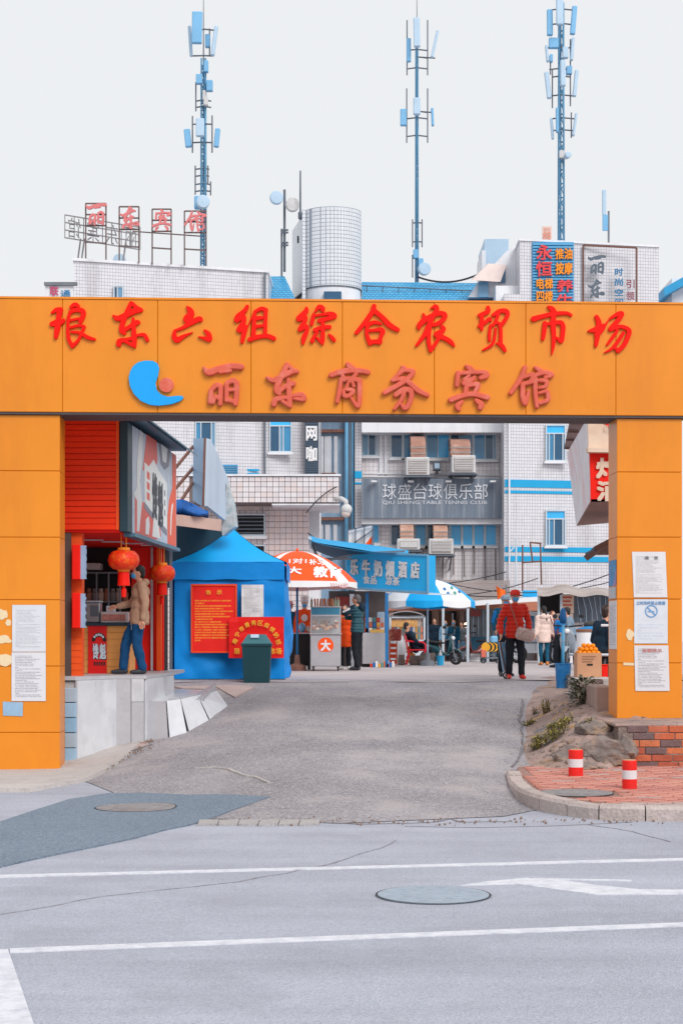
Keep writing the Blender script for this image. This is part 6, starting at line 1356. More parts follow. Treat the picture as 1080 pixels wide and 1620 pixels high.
# ================================================================== market things
def FL(Y): return fz(Y) + .013
M_steel = mat('stainless_steel', rgb(186,184,188), .35, .14, 2, metal=.35, dirt=rgb(150,140,140), dirt_amt=.35); M_wht = mat('plain_white', rgb(226,226,230), .6, .06); M_bpost = mat('blue_post', rgb(30,110,170), .5, .12); M_brown = mat('brown_wood', rgb(132,92,72), .7, .2, 4); M_blk = mat('black_rubber', rgb(34,34,38), .7, .15)
M_orc = mat('umbrella_orange', rgb(248,86,30), .55, .06, 2, spec=.2); M_whc = mat('umbrella_white', rgb(236,236,238), .6, .05, 2, spec=.2); M_blc = mat('umbrella_blue', rgb(26,166,232), .55, .07, 2, spec=.2)
def parasol(px, Y, yap, yrim, rpx, widths, label, val=9, polemat=None, base=None, rot=0.0, ybase=None):
    k = Y/F; Rr = rpx*k; c_ = Vector((PX(px,Y), Y, 0)); zr = PZ(yrim,Y); h = PZ(yap,Y)-zr
    t = thing('market_umbrella', (c_.x,Y,FL(Y)), label, 'umbrella')
    def srf(r, a): return Vector((c_.x + Rr*r*math.sin(a), Y - Rr*r*math.cos(a), zr + h*(1-r*r)))
    tot = sum(w_ for w_, _ in widths); a0 = R(rot) - 2*math.pi*widths[0][0]/tot/2
    for w_, mt in widths:
        a1 = a0 + 2*math.pi*w_/tot; na = max(2, int((a1-a0)/.16)); nr = 8; v = []
        for i in range(nr+1):
            for j in range(na+1): v.append(srf(i/nr, lerp(a0,a1,j/na)))
        m = MB(); m.add(v, [(i*(na+1)+j, (i+1)*(na+1)+j, (i+1)*(na+1)+j+1, i*(na+1)+j+1) for i in range(nr) for j in range(na)])
        m.build('canopy_panel', mt, t, True)
        m = MB(); v = []
        for j in range(na+1):
            q = srf(1, lerp(a0,a1,j/na)); sc_ = .75+.25*math.sin(math.pi*j/na); v += [q, q + Vector((0,0,-val*k*sc_))]
        m.add(v, [(2*j, 2*j+1, 2*j+3, 2*j+2) for j in range(na)]); m.build('valance', M_whc if mt is M_orc else mt, t)
        part('rib', M_grey, t, lambda m: m.tube([srf(i/6, a0)-Vector((0,0,.015)) for i in range(7)], .008, 4)); a0 = a1
    part('pole', polemat or M_bpost, t, lambda m: m.tube([Vector((c_.x,Y,FL(Y)+.02)), Vector((c_.x,Y,zr+h*.97))], .025, 8), True)
    part('finial', M_orc, t, lambda m: m.ell((c_.x,Y,zr+h+.02), (.03,.03,.05)), True)
    part('base', base or M_rust, t, lambda m: m.lathe([(.20,0),(.2,.1),(.07,.16),(.05,.35)], (c_.x,Y,FL(Y)), 14))
    def fmap(q):
        d = max(0, 1-(q.z-zr)/h); r = math.sqrt(d)*Rr; x = q.x-c_.x; y = math.sqrt(max(1e-4, r*r-x*x)); return Vector((q.x, Y-y-.012, q.z+.006))
    return t, fmap, srf
u1, fm, sf = parasol(470, 36, 872, 922, 95, [(74,M_orc),(16,M_whc)]*4, 'orange dome umbrella with white characters over the snack cart', 10, rot=6)
def utext(s, x0, y0, x1, y1, mt, bold=.02):
    m = MB(); c_ = P((x0+x1)/2, (y0+y1)/2, 36); add_text(m, s, c_, XR, ZU, (x1-x0)/F*36, (y1-y0)/F*36, bold, fmap=fm); return m.build('letter', mt, u1)
utext('1对1', 459, 886, 486, 895, M_whc, .03); utext('补习', 490, 887, 513, 897, M_whc, .03); utext('大', 456, 900, 479, 912, M_whc, .05); utext('教育', 497, 899, 541, 917, M_whc, .05)
m = MB(); add_text(m, '3316680', P(536,926.5,34.75), XR, ZU, 28/F*34.75, 7/F*34.75, .01); m.build('letter', mat('umbrella_red_ink', rgb(190,50,50), .6), u1); m = MB(); add_text(m, '3366', P(476,927.5,34.72), XR, ZU, 18/F*34.7, 7/F*34.7, .01); m.build('letter', MATS['umbrella_red_ink'], u1)
u2, fm2, sf2 = parasol(676, 44, 916, 952, 75, [(45,M_whc),(45,M_blc)]*4, 'blue and white dome umbrella behind the blue shop sign', 11, polemat=M_pale, base=M_grey, rot=38)
for k, (x, y) in enumerate(((700,933),(712,931),(705,940),(716,939),(724,937))):
    part('print_mark', (M_bpost, mat('print_green', rgb(60,150,130), .6))[k % 2], u2, lambda m: m.add([fm2(P(x+dx, y+dy, 44)) for dx, dy in ((-3,0),(0,-3),(3,1),(0,3))], [(0,1,2,3)]))
# snack cart
Yk = 35.6; fl = FL(Yk); sc1 = thing('snack_cart', P(516,1061,Yk), 'stainless snack cart with glass case and round red emblem', 'cart')
zt0 = PZ(1054,Yk); zt1 = PZ(1004,Yk); xa, xb = PX(491,Yk), PX(539,Yk)
boxp('body', M_steel, sc1, xa, xb, Yk, Yk+.6, zt0, zt1, bev=.01); boxp('deck', M_steel, sc1, xa-.02, xb+.02, Yk-.03, Yk+.63, zt1+.001, zt1+.03, bev=.006)
zc1 = PZ(961,Yk)
for x in (xa, xb-.02):
    for y in (Yk, Yk+.56): boxp('case_post', M_steel, sc1, x, x+.02, y, y+.02, zt1+.031, zc1-.001)
boxp('case_rail', M_steel, sc1, xa, xb, Yk-.004, Yk+.03, PZ(975,Yk), PZ(972.5,Yk)); boxp('case_top', M_steel, sc1, xa-.01, xb+.01, Yk-.02, Yk+.62, zc1, zc1+.025, bev=.005)
boxp('blue_panel', mat('cart_blue_glass', rgb(60,130,160), .2, .25, 4), sc1, xa+.021, xb-.021, Yk+.005, Yk+.012, PZ(972.4,Yk), zc1-.002); boxp('case_back', M_steel, sc1, xa+.02, xb-.02, Yk+.55, Yk+.558, zt1+.031, zc1-.001)
boxp('case_glass', mat('case_glass', rgb(220,226,228), .05, .02, trans=.0, alpha=.12), sc1, xa+.021, xb-.021, Yk+.013, Yk+.017, zt1+.032, PZ(975.2,Yk))
random.seed(12); M_food = [mat('fried_%d' % i, c_, .6, .35, 20, .3, 60) for i, c_ in enumerate((rgb(196,128,90), rgb(220,168,128), rgb(232,214,200), rgb(170,96,70)))]
for k in range(40):
    x = random.uniform(xa+.07, xb-.07); y = random.uniform(Yk+.08,Yk+.45); z = zt1+.05+ .22*(y-Yk)/.45 + random.uniform(0,.06); r_ = random.uniform(.03,.05)
    part('fried_snack', M_food[k % 4], sc1, lambda m: m.ell((x,y,z), (r_*1.2,r_,r_*.8), 7, 5, rot=Matrix.Rotation(random.uniform(0,3),3,'Z')), True)
for k in range(8): part('sausage', M_food[1 if k % 2 else 0], sc1, lambda m: m.caps((xa+.10+k*.055,Yk+.15,zc1+.05), .022, (xa+.10+k*.055+random.uniform(-.02,.02),Yk+.17,zc1+.18), .02), True)
for x in (.02, .54, .60): part('bottle', mat('sauce_bottle', rgb(170,190,170), .3, .1), sc1, lambda m: m.lathe([(.03,.026),(.03,.15),(.012,.19),(.012,.22)], (xa+x,Yk+.2,zc1), 10))
for i, x in enumerate((xa+.06, xb-.06)):
    for y in (Yk+.06, Yk+.54):
        o_ = part('wheel', M_blk, sc1, lambda m: m.tube([Vector((x-.015,y,fl+.05)),Vector((x+.015,y,fl+.05))], .05, 12)); part('fork', M_steel, o_, lambda m: m.box(x-.03,x+.03,y-.01,y+.01,fl+.06,zt0))
part('under_rail', M_steel, sc1, lambda m: m.box(xa,xb,Yk+.1,Yk+.13,fl+.12,fl+.14))
def emblem(m):
    n_ = 26; m.prism([P(515+12.5*math.cos(2*math.pi*k/n_), 1021-(12.5*math.sin(2*math.pi*k/n_) if math.sin(2*math.pi*k/n_) > -.75 else -10), Yk-.006) for k in range(n_)][::-1], (0,.005,0))
part('emblem', M_orc, sc1, emblem); ptext('emblem_mark', '大', 507, 1012, 523, 1030, Yk-.008, M_wht, sc1, .05)
# dark side table and vendor goods left of the cart
sd = thing('dark_side_table', P(474,1060,36.4), 'dark low stall table left of the snack cart', 'table'); boxp('cabinet', M_black, sd, PX(458,36.4), PX(489.5,36.4), 36.4, 36.9, FL(36.4)+.1, PZ(1003,36.4), bev=.01); boxp('top', M_steel, sd, PX(456,36.4), PX(490,36.4), 36.35, 36.95, PZ(1003,36.4)+.001, PZ(1001,36.4))
for x in (459, 487): boxp('leg', M_blk, sd, PX(x,36.4), PX(x+2,36.4), 36.45, 36.5, FL(36.4), FL(36.4)+.099)
for k, (x0, y0, x1, y1, mt, nm, lab) in enumerate(((472,985,484,1001,M_pale2,'plastic_bag','blue plastic bag lying on the dark side table'),(484,990,491,1001,M_food[2],'snack_bundle','pale bundle on the side table edge'))):
    m = MB(); c_ = P((x0+x1)/2,(y0+y1)/2,36.6); m.ell(c_, ((x1-x0)/2/F*36.6,.12,(y1-y0)/2/F*36.6), 10, 7)
    m.v = [tuple(Vector(q)+Vector((.02*mnoise.noise(Vector(q)*14),0,.02*mnoise.noise(Vector(q)*14+Vector((5,0,0)))))) for q in m.v]; tag(m.build(nm, mt, smooth=True), lab, 'bag' if k == 0 else 'bundle')
st_ = thing('blue_stool', P(452,1060,34.5), 'blue plastic stool half hidden by the tent corner', 'stool'); part('seat', M_blc, st_, lambda m: m.bbox(PX(444,34.5),PX(460,34.5),34.5,34.75,PZ(1020,34.5),PZ(1004,34.5), b=.03))
for x in (446, 456): part('leg', M_blc, st_, lambda m: m.beam(P(x,1020,34.55), Vector((PX(x+1,34.6),34.6,FL(34.6))), .035))
t = thing('sack', P(446,1074,30.9), 'small brown sack at the right foot of the tent', 'sack'); part('body', mat('burlap', rgb(150,130,110), .9, .2, 8, .4, 60), t, lambda m: m.ell((PX(451,31.2),31.2,FL(31)+.12), (.10,.12,.13), 10, 8), True); part('neck', mat('burlap', (0,0,0)), t, lambda m: m.lathe([(.05,.22),(.035,.26),(.05,.30)], (PX(451,31.2),31.2,FL(31)), 8))
# ---- blue shop with lit-less fascia sign
shop = thing('shop_sign', P(616,938,40), 'bright blue fascia sign of the drinks shop with grey white characters', 'sign'); M_sb = mat('sign_bright_blue', rgb(14,164,226), .45, .05, 2)
sA, sB = P(548,875,41.2), P(677,878.5,39.6); hgt = 2.2*.42
def SS(u, v, o_=0):                      # along, up (0 bottom..1 top), outwards
    a_ = P(548,929,41.2).lerp(P(677,937,39.6), u); b_ = P(548,873,41.2).lerp(P(677,878.5,39.6), u); d = (P(677,937,39.6)-P(548,929,41.2)); d.z = 0; d.normalize(); nn = Vector((d.y,-d.x,0)); return a_.lerp(b_, v) + nn*o_
part('panel', M_sb, shop, lambda m: m.prism([SS(0,0), SS(1,0), SS(1,1), SS(0,1)], (SS(0,0,-.3)-SS(0,0))))
for (a_, b_) in (((0,-.005),(1,-.005)),((0,1.0),(1,1.0)),((1,0),(1,1))): part('trim', M_bsteel, shop, lambda m: m.beam(SS(*a_,.01), SS(*b_,.01), .05))
part('soffit', M_alu, shop, lambda m: m.prism([SS(0,-.03,.0), SS(1,-.03,.0), SS(1,-.03,-1.2), SS(0,-.03,-1.2)], (0,0,-.03)))
M_gl = mat('sign_letter_grey', rgb(206,206,210), .55, .1, 6, dirt=rgb(150,150,160)); sr = (SS(1,.5)-SS(0,.5)).normalized()
for ch, x0, x1 in (('乐',553,570),('牛',571.5,590),('奶',592,608),('烟',609.5,628),('酒',630,647),('店',648.5,667)):
    u = ((x0+x1)/2-548)/129; text('letter', ch, SS(u,.58,.03), sr, ZU, 17/F*40.3, 26/F*40.3, M_gl, shop, .05, .02)
for s_, x0, x1 in (('食品',572,601),('凉茶',608,637)): u = ((x0+x1)/2-548)/129; text('letter', s_, SS(u,.25,.015), sr, ZU, 28/F*40.3, 14/F*40.3, M_gl, shop, .04)
ks = thing('drinks_kiosk', P(600,1046,41), 'drinks kiosk under the blue sign with steel counter and blue posts', 'kiosk')
for x, Y in ((609,40.2),(578,41.0)): boxp('post', M_bpost, ks, PX(x,Y), PX(x+5,Y), Y, Y+.1, FL(Y), PZ(938,Y))
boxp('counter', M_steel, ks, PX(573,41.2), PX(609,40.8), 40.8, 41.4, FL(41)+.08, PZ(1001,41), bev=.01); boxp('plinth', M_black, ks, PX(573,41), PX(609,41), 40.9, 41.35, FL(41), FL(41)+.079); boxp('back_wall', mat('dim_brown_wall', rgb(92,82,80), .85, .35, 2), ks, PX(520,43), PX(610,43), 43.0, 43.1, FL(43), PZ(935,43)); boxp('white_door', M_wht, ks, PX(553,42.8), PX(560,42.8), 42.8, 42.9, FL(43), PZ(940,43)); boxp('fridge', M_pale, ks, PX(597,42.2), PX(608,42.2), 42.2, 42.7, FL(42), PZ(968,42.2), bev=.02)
boxp('curtain', mat('maroon_curtain', rgb(150,60,56), .8, .2), ks, PX(530,42.9), PX(552,42.9), 42.85, 42.95, PZ(1000,42.9), PZ(944,42.9))
random.seed(2)
M_pk_ = [mat('packet_%d' % i, c_, .5, .15, 6) for i, c_ in enumerate((rgb(214,70,50), rgb(40,110,180), rgb(230,226,226), rgb(226,160,60), rgb(90,150,150), rgb(220,120,90)))]
for i in range(5):
    for j in range(3):
        x = PX(577+i*6.2,41); z = PZ(1001,41)+.002+j*.13; part('packet', M_pk_[(i*2+j*3) % 6], ks, lambda m: m.bbox(x,x+.085,41.0+j*.1,41.08+j*.1,z,z+.12, b=.008))
boxp('snack_tray', mat('yellow_snacks', rgb(214,170,90), .7, .3, 14), ks, PX(585,40.95), PX(607,40.95), 40.82, 40.99, PZ(1001,41)+.002, PZ(996,41))
for k in range(9): part('floor_packet', M_pk_[k % 6], ks, lambda m: m.bbox(PX(585+k*4.3,40.3),PX(588.8+k*4.3,40.3),40.2,40.35,FL(40.2),FL(40.2)+.09+.03*(k % 3), b=.006))
# blue tarp awning above the shop
ta = thing('tarp_awning', P(565,880,41), 'blue tarpaulin awning swooping over the drinks shop', 'awning')
def aw1(m):
    v = []; nu, nv = 18, 7
    for i in range(nu+1):
        u = i/nu
        for j in range(nv+1):
            w_ = j/nv; x = lerp(487,642,u); yt = 849 + 24*u**.6 - 3*math.sin(u*3.1); front = P(x, yt + 3 + 7*math.sin(math.pi*min(1,u*1.0))*.8, 40.4-.6*math.sin(u*3)); back = P(x+4, yt - 2, 43.6); q = back.lerp(front, w_); q.z -= .12*math.sin(math.pi*w_); v.append(q)
    m.add(v, [(i*(nv+1)+j, i*(nv+1)+j+1, (i+1)*(nv+1)+j+1, (i+1)*(nv+1)+j) for i in range(nu) for j in range(nv)])
part('sheet', mat('tarp_bright_blue', rgb(10,156,214), .55, .1, 2), ta, aw1, True)
def aw2(m):
    v = []; 
    for i in range(15):
        u = i/14; x = lerp(489,600,u); v += [P(x, 853+22*u**.6-2*math.sin(u*3), 40.45-.5*math.sin(u*3)), P(lerp(492,580,u), lerp(868,886,math.sin(u*2.2)), 42.2)]
    m.add(v, [(2*i, 2*i+1, 2*i+3, 2*i+2) for i in range(14)])
part('underside', mat('tarp_shaded_blue', rgb(12,70,104), .65, .15, 2), ta, aw2, True)  # same tarp in a darker blue, underside shade put into the colour
for a_, b_ in (((493,862),(505,888)),((505,890),(556,878)),((515,884),(556,884)),((556,876),(640,872))): part('strut', M_grey, ta, lambda m: m.beam(P(*a_,41), P(*b_,40.6), .05))
part('end_fold', mat('white_fold', rgb(196,206,214), .6, .1), ta, lambda m: m.prism([P(487,848,40.6),P(493,850,40.6),P(492,866,40.6),P(488,862,40.6)], (0,.1,0)))
fa = thing('sign_frame', P(570,890,44), 'slanted white panel in a dark steel frame above the awning', 'sign'); part('panel', M_wht, fa, lambda m: m.prism([P(551,839,44),P(588,831,44),P(588,862,44),P(551,866,44)], (0,.06,0)))
part('orange_corner', M_orc, fa, lambda m: m.prism([P(578,861,43.98),P(588,848,43.98),P(588,861,43.98)], (0,.01,0)))
for a_, b_ in (((550,839),(590,830)),((550,867),(590,862)),((550,839),(550,867)),((590,830),(590,862)),((562,836),(562,866)),((576,833),(576,864)),((550,866),(590,838))): part('frame_bar', M_dsteel, fa, lambda m: m.beam(P(*a_,43.9), P(*b_,43.9), .035))
# ---- seated corner: chair, baskets, bucket, bag
ch_ = thing('plastic_chair', P(662,1048,46.3), 'red plastic armchair by the umbrella pole', 'chair'); M_chr = mat('chair_red', rgb(232,40,60), .4, .08); fl = FL(46.5); x0 = PX(659,46.5); sW = .24
def chx(f): return f
part('seat', M_chr, ch_, lambda m: m.bbox(x0-.24,x0+.24,46.3,46.78,fl+.40,fl+.44, b=.015)); part('backrest', M_chr, ch_, lambda m: m.prism([Vector((x0-.27,46.3,fl+.44)),Vector((x0-.27,46.78,fl+.44)),Vector((x0-.36,46.80,fl+.86)),Vector((x0-.36,46.28,fl+.86))], (.03,0,0)))
for y in (46.32, 46.74):
    part('armrest', M_chr, ch_, lambda m: m.tube([Vector((x0-.32,y,fl+.68)),Vector((x0+.16,y,fl+.64)),Vector((x0+.23,y,fl+.58)),Vector((x0+.24,y,fl+.40))], .026, 6)); part('leg', M_chr, ch_, lambda m: m.beam(Vector((x0+.22,y,fl+.40)), Vector((x0+.28,y,fl)), .045)); part('leg', M_chr, ch_, lambda m: m.beam(Vector((x0-.22,y,fl+.40)), Vector((x0-.30,y,fl)), .045))
def bag(px0, px1, y0, Y, mt, lab, nm='planter_sack', cat='sack'):
    t = thing(nm, (PX((px0+px1)/2,Y),Y+.2,FL(Y)), lab, cat); w_ = (px1-px0)/2/F*Y; c_ = Vector((PX((px0+px1)/2,Y), Y+.2, FL(Y))); h = PZ(y0,Y)-FL(Y)
    def f(m):
        m.lathe([(w_*.85,0),(w_*1.0,h*.15),(w_*.95,h*.6),(w_*.82,h),(w_*.72,h),(w_*.7,h*.85)], c_, 16, sy=.7); m.v = [tuple(Vector(q)+Vector((.02*mnoise.noise(Vector(q)*8),0,.015*mnoise.noise(Vector(q)*9)))) for q in m.v]
    part('sack_body', mt, t, f, True); part('soil', M_brown, t, lambda m: m.lathe([(w_*.69,h*.86),(.01,h*.9)], c_, 14, sy=.7)); return t
M_sack = mat('grey_brown_sack', rgb(140,122,116), .9, .22, 6, .4, 40); M_sack2 = mat('speckled_sack', rgb(130,118,114), .9, .4, 22, .5, 50)
bag(647, 668, 1037, 45.2, M_sack, 'plain brown sack before the red chair'); bag(665, 690, 1033, 44.9, M_sack2, 'speckled grey sack holding the umbrella pole foot')
bag(629, 641, 1036, 45.5, M_sack, 'dark narrow sack left of the chair')
def bucket(px, y0, Y, rpx, mt, lab, handle=True, zbase=None):
    zb0 = FL(Y) if zbase is None else zbase; c_ = Vector((PX(px,Y),Y,zb0)); r_ = rpx/F*Y; h = PZ(y0,Y)-zb0; t = thing('bucket', c_, lab, 'bucket')
    part('pail', mt, t, lambda m: m.lathe([(r_*.78,0),(r_*.97,h*.97),(r_*1.05,h*.97),(r_*1.05,h),(r_*.93,h),(r_*.74,.03),(.001,.03)], c_, 20), False)
    if handle: part('handle', M_grey, t, lambda m: m.tube([c_+Vector((r_*math.cos(a),.0-.12*r_*math.sin(a),h*.95+r_*.55*math.sin(a)*-.7)) for a in [math.pi*k/8 for k in range(9)]], .006, 5))
    return t
bucket(696, 1037, 45.0, 6.5, mat('cyan_plastic', rgb(40,170,220), .4, .08), 'small cyan bucket by the scooter wheel')
t = thing('spray_bottle', P(696,1036,45.3), 'white bottle standing in the cyan bucket', 'bottle'); part('body', M_wht, t, lambda m: m.lathe([(.05,.05),(.05,.32),(.02,.36),(.02,.42)], (PX(696,45),45.0,FL(45)), 10)); part('cap', M_grey, t, lambda m: m.lathe([(.025,.421),(.025,.45)], (PX(696,45),45,FL(45)), 8))
t = thing('white_bag', P(628,1040,46), 'bulging white plastic bag beside the red crate', 'bag')
def wb(m):
    m.ell((PX(632,46.3),46.3,FL(46)+.42), (.17,.2,.44), 14, 10); m.v = [tuple(Vector(q)+Vector((.05*mnoise.noise(Vector(q)*4),.03*mnoise.noise(Vector(q)*5),.03*mnoise.noise(Vector(q)*6)))) for q in m.v]
part('bag_body', M_wht, t, wb, True); part('knot', M_wht, t, lambda m: m.lathe([(.03,0),(.07,.1)], (PX(632,46.3),46.3,FL(46)+.8), 8))
t = thing('red_crate', P(623,1049,45), 'tall orange red crate with packets beside the blue post', 'crate'); M_cr = mat('crate_red', rgb(216,70,30), .5, .12)
for k in range(4): part('slat', M_cr, t, lambda m: m.box(PX(616,45),PX(628,45),45,45.03,FL(45)+.05+k*.15,FL(45)+.15+k*.15))
for x in (616, 626.5): part('corner', M_cr, t, lambda m: m.box(PX(x,45),PX(x+1.5,45),45.031,45.3,FL(45),FL(45)+.66))
part('contents', mat('red_packets', rgb(176,70,56), .6, .4, 14, dirt=rgb(226,190,170), dirt_amt=.8, dscale=10), t, lambda m: m.bbox(PX(615,44.95),PX(635,44.95),44.95,45.3,FL(45)+.67,FL(45)+1.0, b=.04))
t = thing('snack_stack', P(645,1040,47), 'heap of orange and yellow snack bags left of the seated man', 'snack bags')
random.seed(14)
for k in range(7): c_ = Vector((PX(649+random.uniform(-4,4),46.9),46.9,FL(47)+.10+.065*k)); part('snack_bag', M_pk_[(3,5,0)[k % 3]], t, lambda m: m.ell(c_, (.11,.07,.05), 8, 6, rot=Matrix.Rotation(random.uniform(-.5,.5),3,'Y')), True)
# scooters
def wheel(par, c_, r_, w_, ax, mt_rim):
    o_ = MB(); n_ = 22
    ax = Vector(ax).normalized(); u = ax.cross(ZU).normalized(); v_ = u.cross(ax)
    pts = []
    for k in range(n_):
        a = 2*math.pi*k/n_; d = u*math.cos(a)+v_*math.sin(a)
        for rr, o2 in ((r_*.68,-.45),(r_*.9,-.5),(r_,-.25),(r_,.25),(r_*.9,.5),(r_*.68,.45)): pts.append(Vector(c_)+d*rr+ax*w_*o2)
    f_ = [(k*6+j, ((k+1)%n_)*6+j, ((k+1)%n_)*6+(j+1)%6, k*6+(j+1)%6) for k in range(n_) for j in range(6)]
    o_.add(pts, f_); ty = o_.build('wheel', M_blk, par, True)
    def rim(m):
        for k in range(5):
            a = 2*math.pi*k/5; d = u*math.cos(a)+v_*math.sin(a); m.beam(Vector(c_)-ax*.0, Vector(c_)+d*r_*.68, w_*.5, r_*.16)
        m.tube([Vector(c_)-ax*w_*.4, Vector(c_)+ax*w_*.4], r_*.2, 10)
    part('rim', mt_rim, ty, rim); return ty
def scooter(px, Y, yaw, col, lab, zf=None, sx=1.0, nm='scooter'):
    o_ = Vector((PX(px,Y), Y, FL(Y) if zf is None else zf)); t = thing(nm, o_, lab, 'scooter'); M4 = Matrix.Translation(o_) @ Matrix.Rotation(R(yaw),4,'Z') @ Matrix.Scale(sx,4)
    W = lambda x, y, z: M4 @ Vector((x,y,z)); ax = M4.to_3x3() @ Vector((0,1,0)); mc = mat('scooter_'+nm+lab[:6].replace(' ','_'), col, .3, .1, 2, coat=.4)
    wheel(t, W(.58,0,.235), .235*sx, .09, ax, M_grey); wheel(t, W(-.58,0,.235), .235*sx, .09, ax, M_grey)
    def loft(m, secs):
        v = []; n_ = 12
        for x, z, w_, h in secs:
            for k in range(n_):
                a = 2*math.pi*k/n_; v.append(W(x, w_*math.copysign(abs(math.cos(a))**.7, math.cos(a)), z + h*math.copysign(abs(math.sin(a))**.7, math.sin(a))))
        m.add(v, [(i*n_+k, (i+1)*n_+k, (i+1)*n_+(k+1)%n_, i*n_+(k+1)%n_) for i in range(len(secs)-1) for k in range(n_)] + [tuple(range(n_)), tuple((len(secs)-1)*n_+k for k in reversed(range(n_)))])
    part('rear_body', mc, t, lambda m: loft(m, [(-.85,.62,.06,.05),(-.7,.60,.13,.12),(-.4,.55,.16,.17),(-.1,.48,.14,.16),(.05,.36,.12,.07),(.35,.33,.13,.04)]), True)
    part('front_shield', mc, t, lambda m: loft(m, [(.32,.36,.14,.05),(.40,.55,.19,.10),(.44,.72,.19,.10),(.42,.90,.12,.07)]), True)
    part('front_mudguard', mc, t, lambda m: loft(m, [(.34,.42,.05,.02),(.5,.50,.07,.03),(.66,.50,.07,.03),(.80,.40,.05,.02)]), True)
    part('seat', M_blk, t, lambda m: loft(m, [(-.72,.76,.08,.03),(-.5,.76,.15,.05),(-.1,.73,.15,.05),(.08,.72,.09,.03)]), True)
    part('handlebar', M_blk, t, lambda m: m.tube([W(.30,-.34,1.02),W(.36,-.12,1.0),W(.38,0,.98),W(.36,.12,1.0),W(.30,.34,1.02)], .02, 8)); part('headlight', M_wht, t, lambda m: m.ell(W(.47,0,.88), (.06,.06,.06), 10, 8)); part('steering_stem', M_grey, t, lambda m: m.tube([W(.38,0,.98),W(.5,0,.5),W(.58,0,.235)], .03, 8))
    for s_ in (-1, 1):
        o2 = part('mirror', M_blk, t, lambda m: m.ell(W(.34,s_*.32,1.24), (.06,.03,.05), 8, 6)); part('mirror_arm', M_grey, o2, lambda m: m.tube([W(.34,s_*.3,1.02),W(.34,s_*.32,1.22)], .008, 5)); part('fork', M_grey, t, lambda m: m.tube([W(.48,s_*.06,.6),W(.58,s_*.06,.235)], .02, 6))
    part('tail_light', M_kred2, t, lambda m: m.bbox(*sorted((W(-.88,0,0).x-.02,W(-.88,0,0).x+.02)),W(-.88,0,0).y-.05,W(-.88,0,0).y+.05,W(0,0,.58).z,W(0,0,.66).z, b=.008)); return t
scooter(697, 47.0, -35, rgb(26,74,84), 'dark teal scooter parked beside the seated man', sx=.86)
scooter(903, 39.5, -110, rgb(150,160,172), 'grey motor scooter standing behind the orange box', nm='motorbike')
scooter(757, 56.6, 205, rgb(120,50,46), 'maroon scooter parked under the steel canopy')
for i_, (x_, zz_, mt_, lab_) in enumerate(((798,0,M_pk_[4],'teal crate at the bottom of the stack by the booth'),(798,.3,M_pk_[3],'amber crate on top of the stack by the booth'),(748,0,M_wht,'white foam box on the ground before the plastic curtain'))):
    t = thing('crate', (PX(x_,56.8),56.8,FL(56.8)+zz_), lab_, 'crate')
    for k_ in range(3): part('slat', mt_, t, lambda m: m.bbox(PX(x_,56.8)-.24,PX(x_,56.8)+.24,56.8,57.15,FL(56.8)+zz_+.002+k_*.096,FL(56.8)+zz_+.09+k_*.096, b=.008))
# ---- glass shelf, lean-to roofs, tarps in the depth
gs = thing('glass_showcase', P(645,1030,50), 'glass showcase full of small goods behind the seated man', 'showcase'); boxp('case', M_alu, gs, PX(617,50), PX(671,50), 50.2, 50.6, FL(50), PZ(1012,50), bev=.01); boxp('back', mat('goods_wall', rgb(190,176,170), .6, .5, 12, dirt=rgb(110,90,90), dirt_amt=.9, dscale=9), gs, PX(617,50.6), PX(671,50.6), 50.58, 50.62, PZ(1012,50), PZ(977,50.6)); boxp('yellow_band', mat('amber_goods', rgb(226,176,110), .6, .4, 10, dirt=rgb(226,100,50), dirt_amt=.8, dscale=7), gs, PX(618,50.5), PX(660,50.5), 50.55, 50.575, PZ(992,50.5), PZ(981,50.5))
for a_, b_ in (((617,976),(671,976)),((617,1012),(617,976)),((671,1012),(671,976))): part('frame', M_alu, gs, lambda m: m.beam(P(*a_,50.5), P(*b_,50.5), .06))
for k in range(24): part('small_good', M_pk_[k % 6], gs, lambda m: m.bbox(PX(620+(k % 12)*4.1,50.35),PX(622.8+(k % 12)*4.1,50.35),50.3,50.4,PZ(1012,50)+.004+.22*(k//12),PZ(1012,50)+.16+.22*(k//12), b=.006))
cp0 = thing('curved_canopy', P(640,965,49), 'small curved white canopy over the glass showcase', 'canopy')
part('shell', M_wht, cp0, lambda m: m.add([P(x, 975-9*math.sin(math.pi*max(0,(x-612)/60))**.6 + (2 if j else 0), 48.2+j*1.8) for x in range(612,673,5) for j in (0,1)], [(2*i,2*i+1,2*i+3,2*i+2) for i in range(12)]), True); part('edge', M_grey, cp0, lambda m: m.beam(P(612,975,48.2), P(672,976,48.2), .04))
# rolling shutter lean-to
sh = thing('shutter_roof', P(740,955,60), 'grey brown slatted lean-to roof under the club wall', 'roof'); M_shut = mat('shutter_brown_grey', rgb(150,138,136), .6, .12, 2, dirt=rgb(110,96,94))
for k in range(13): part('slat', M_shut, sh, lambda m: m.prism([P(640,918+k*2.9,62.2-k*.12),P(806,918+k*2.9,62.2-k*.12),P(806,920.5+k*2.9,62.12-k*.12),P(640,920.5+k*2.9,62.12-k*.12)], (0,.08,0)))
gf = thing('ground_floor_shops', P(760,1046,62.5), 'dark open shop fronts on the ground floor behind the lane', 'shop front')
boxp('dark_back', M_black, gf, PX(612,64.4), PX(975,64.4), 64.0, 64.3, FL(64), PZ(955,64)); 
for x in (615, 687, 727, 802, 851, 905): boxp('pier', mat('brown_pier', rgb(150,120,108), .8, .15), gf, PX(x,62), PX(x+7,62), 62.0, 63.9, FL(62), PZ(952,62))
boxp('lintel_beam', mat('orange_brown_beam', rgb(190,120,96), .7, .2), gf, PX(612,61.9), PX(975,61.9), 61.9, 62.4, PZ(966,61.9), PZ(952,61.9))
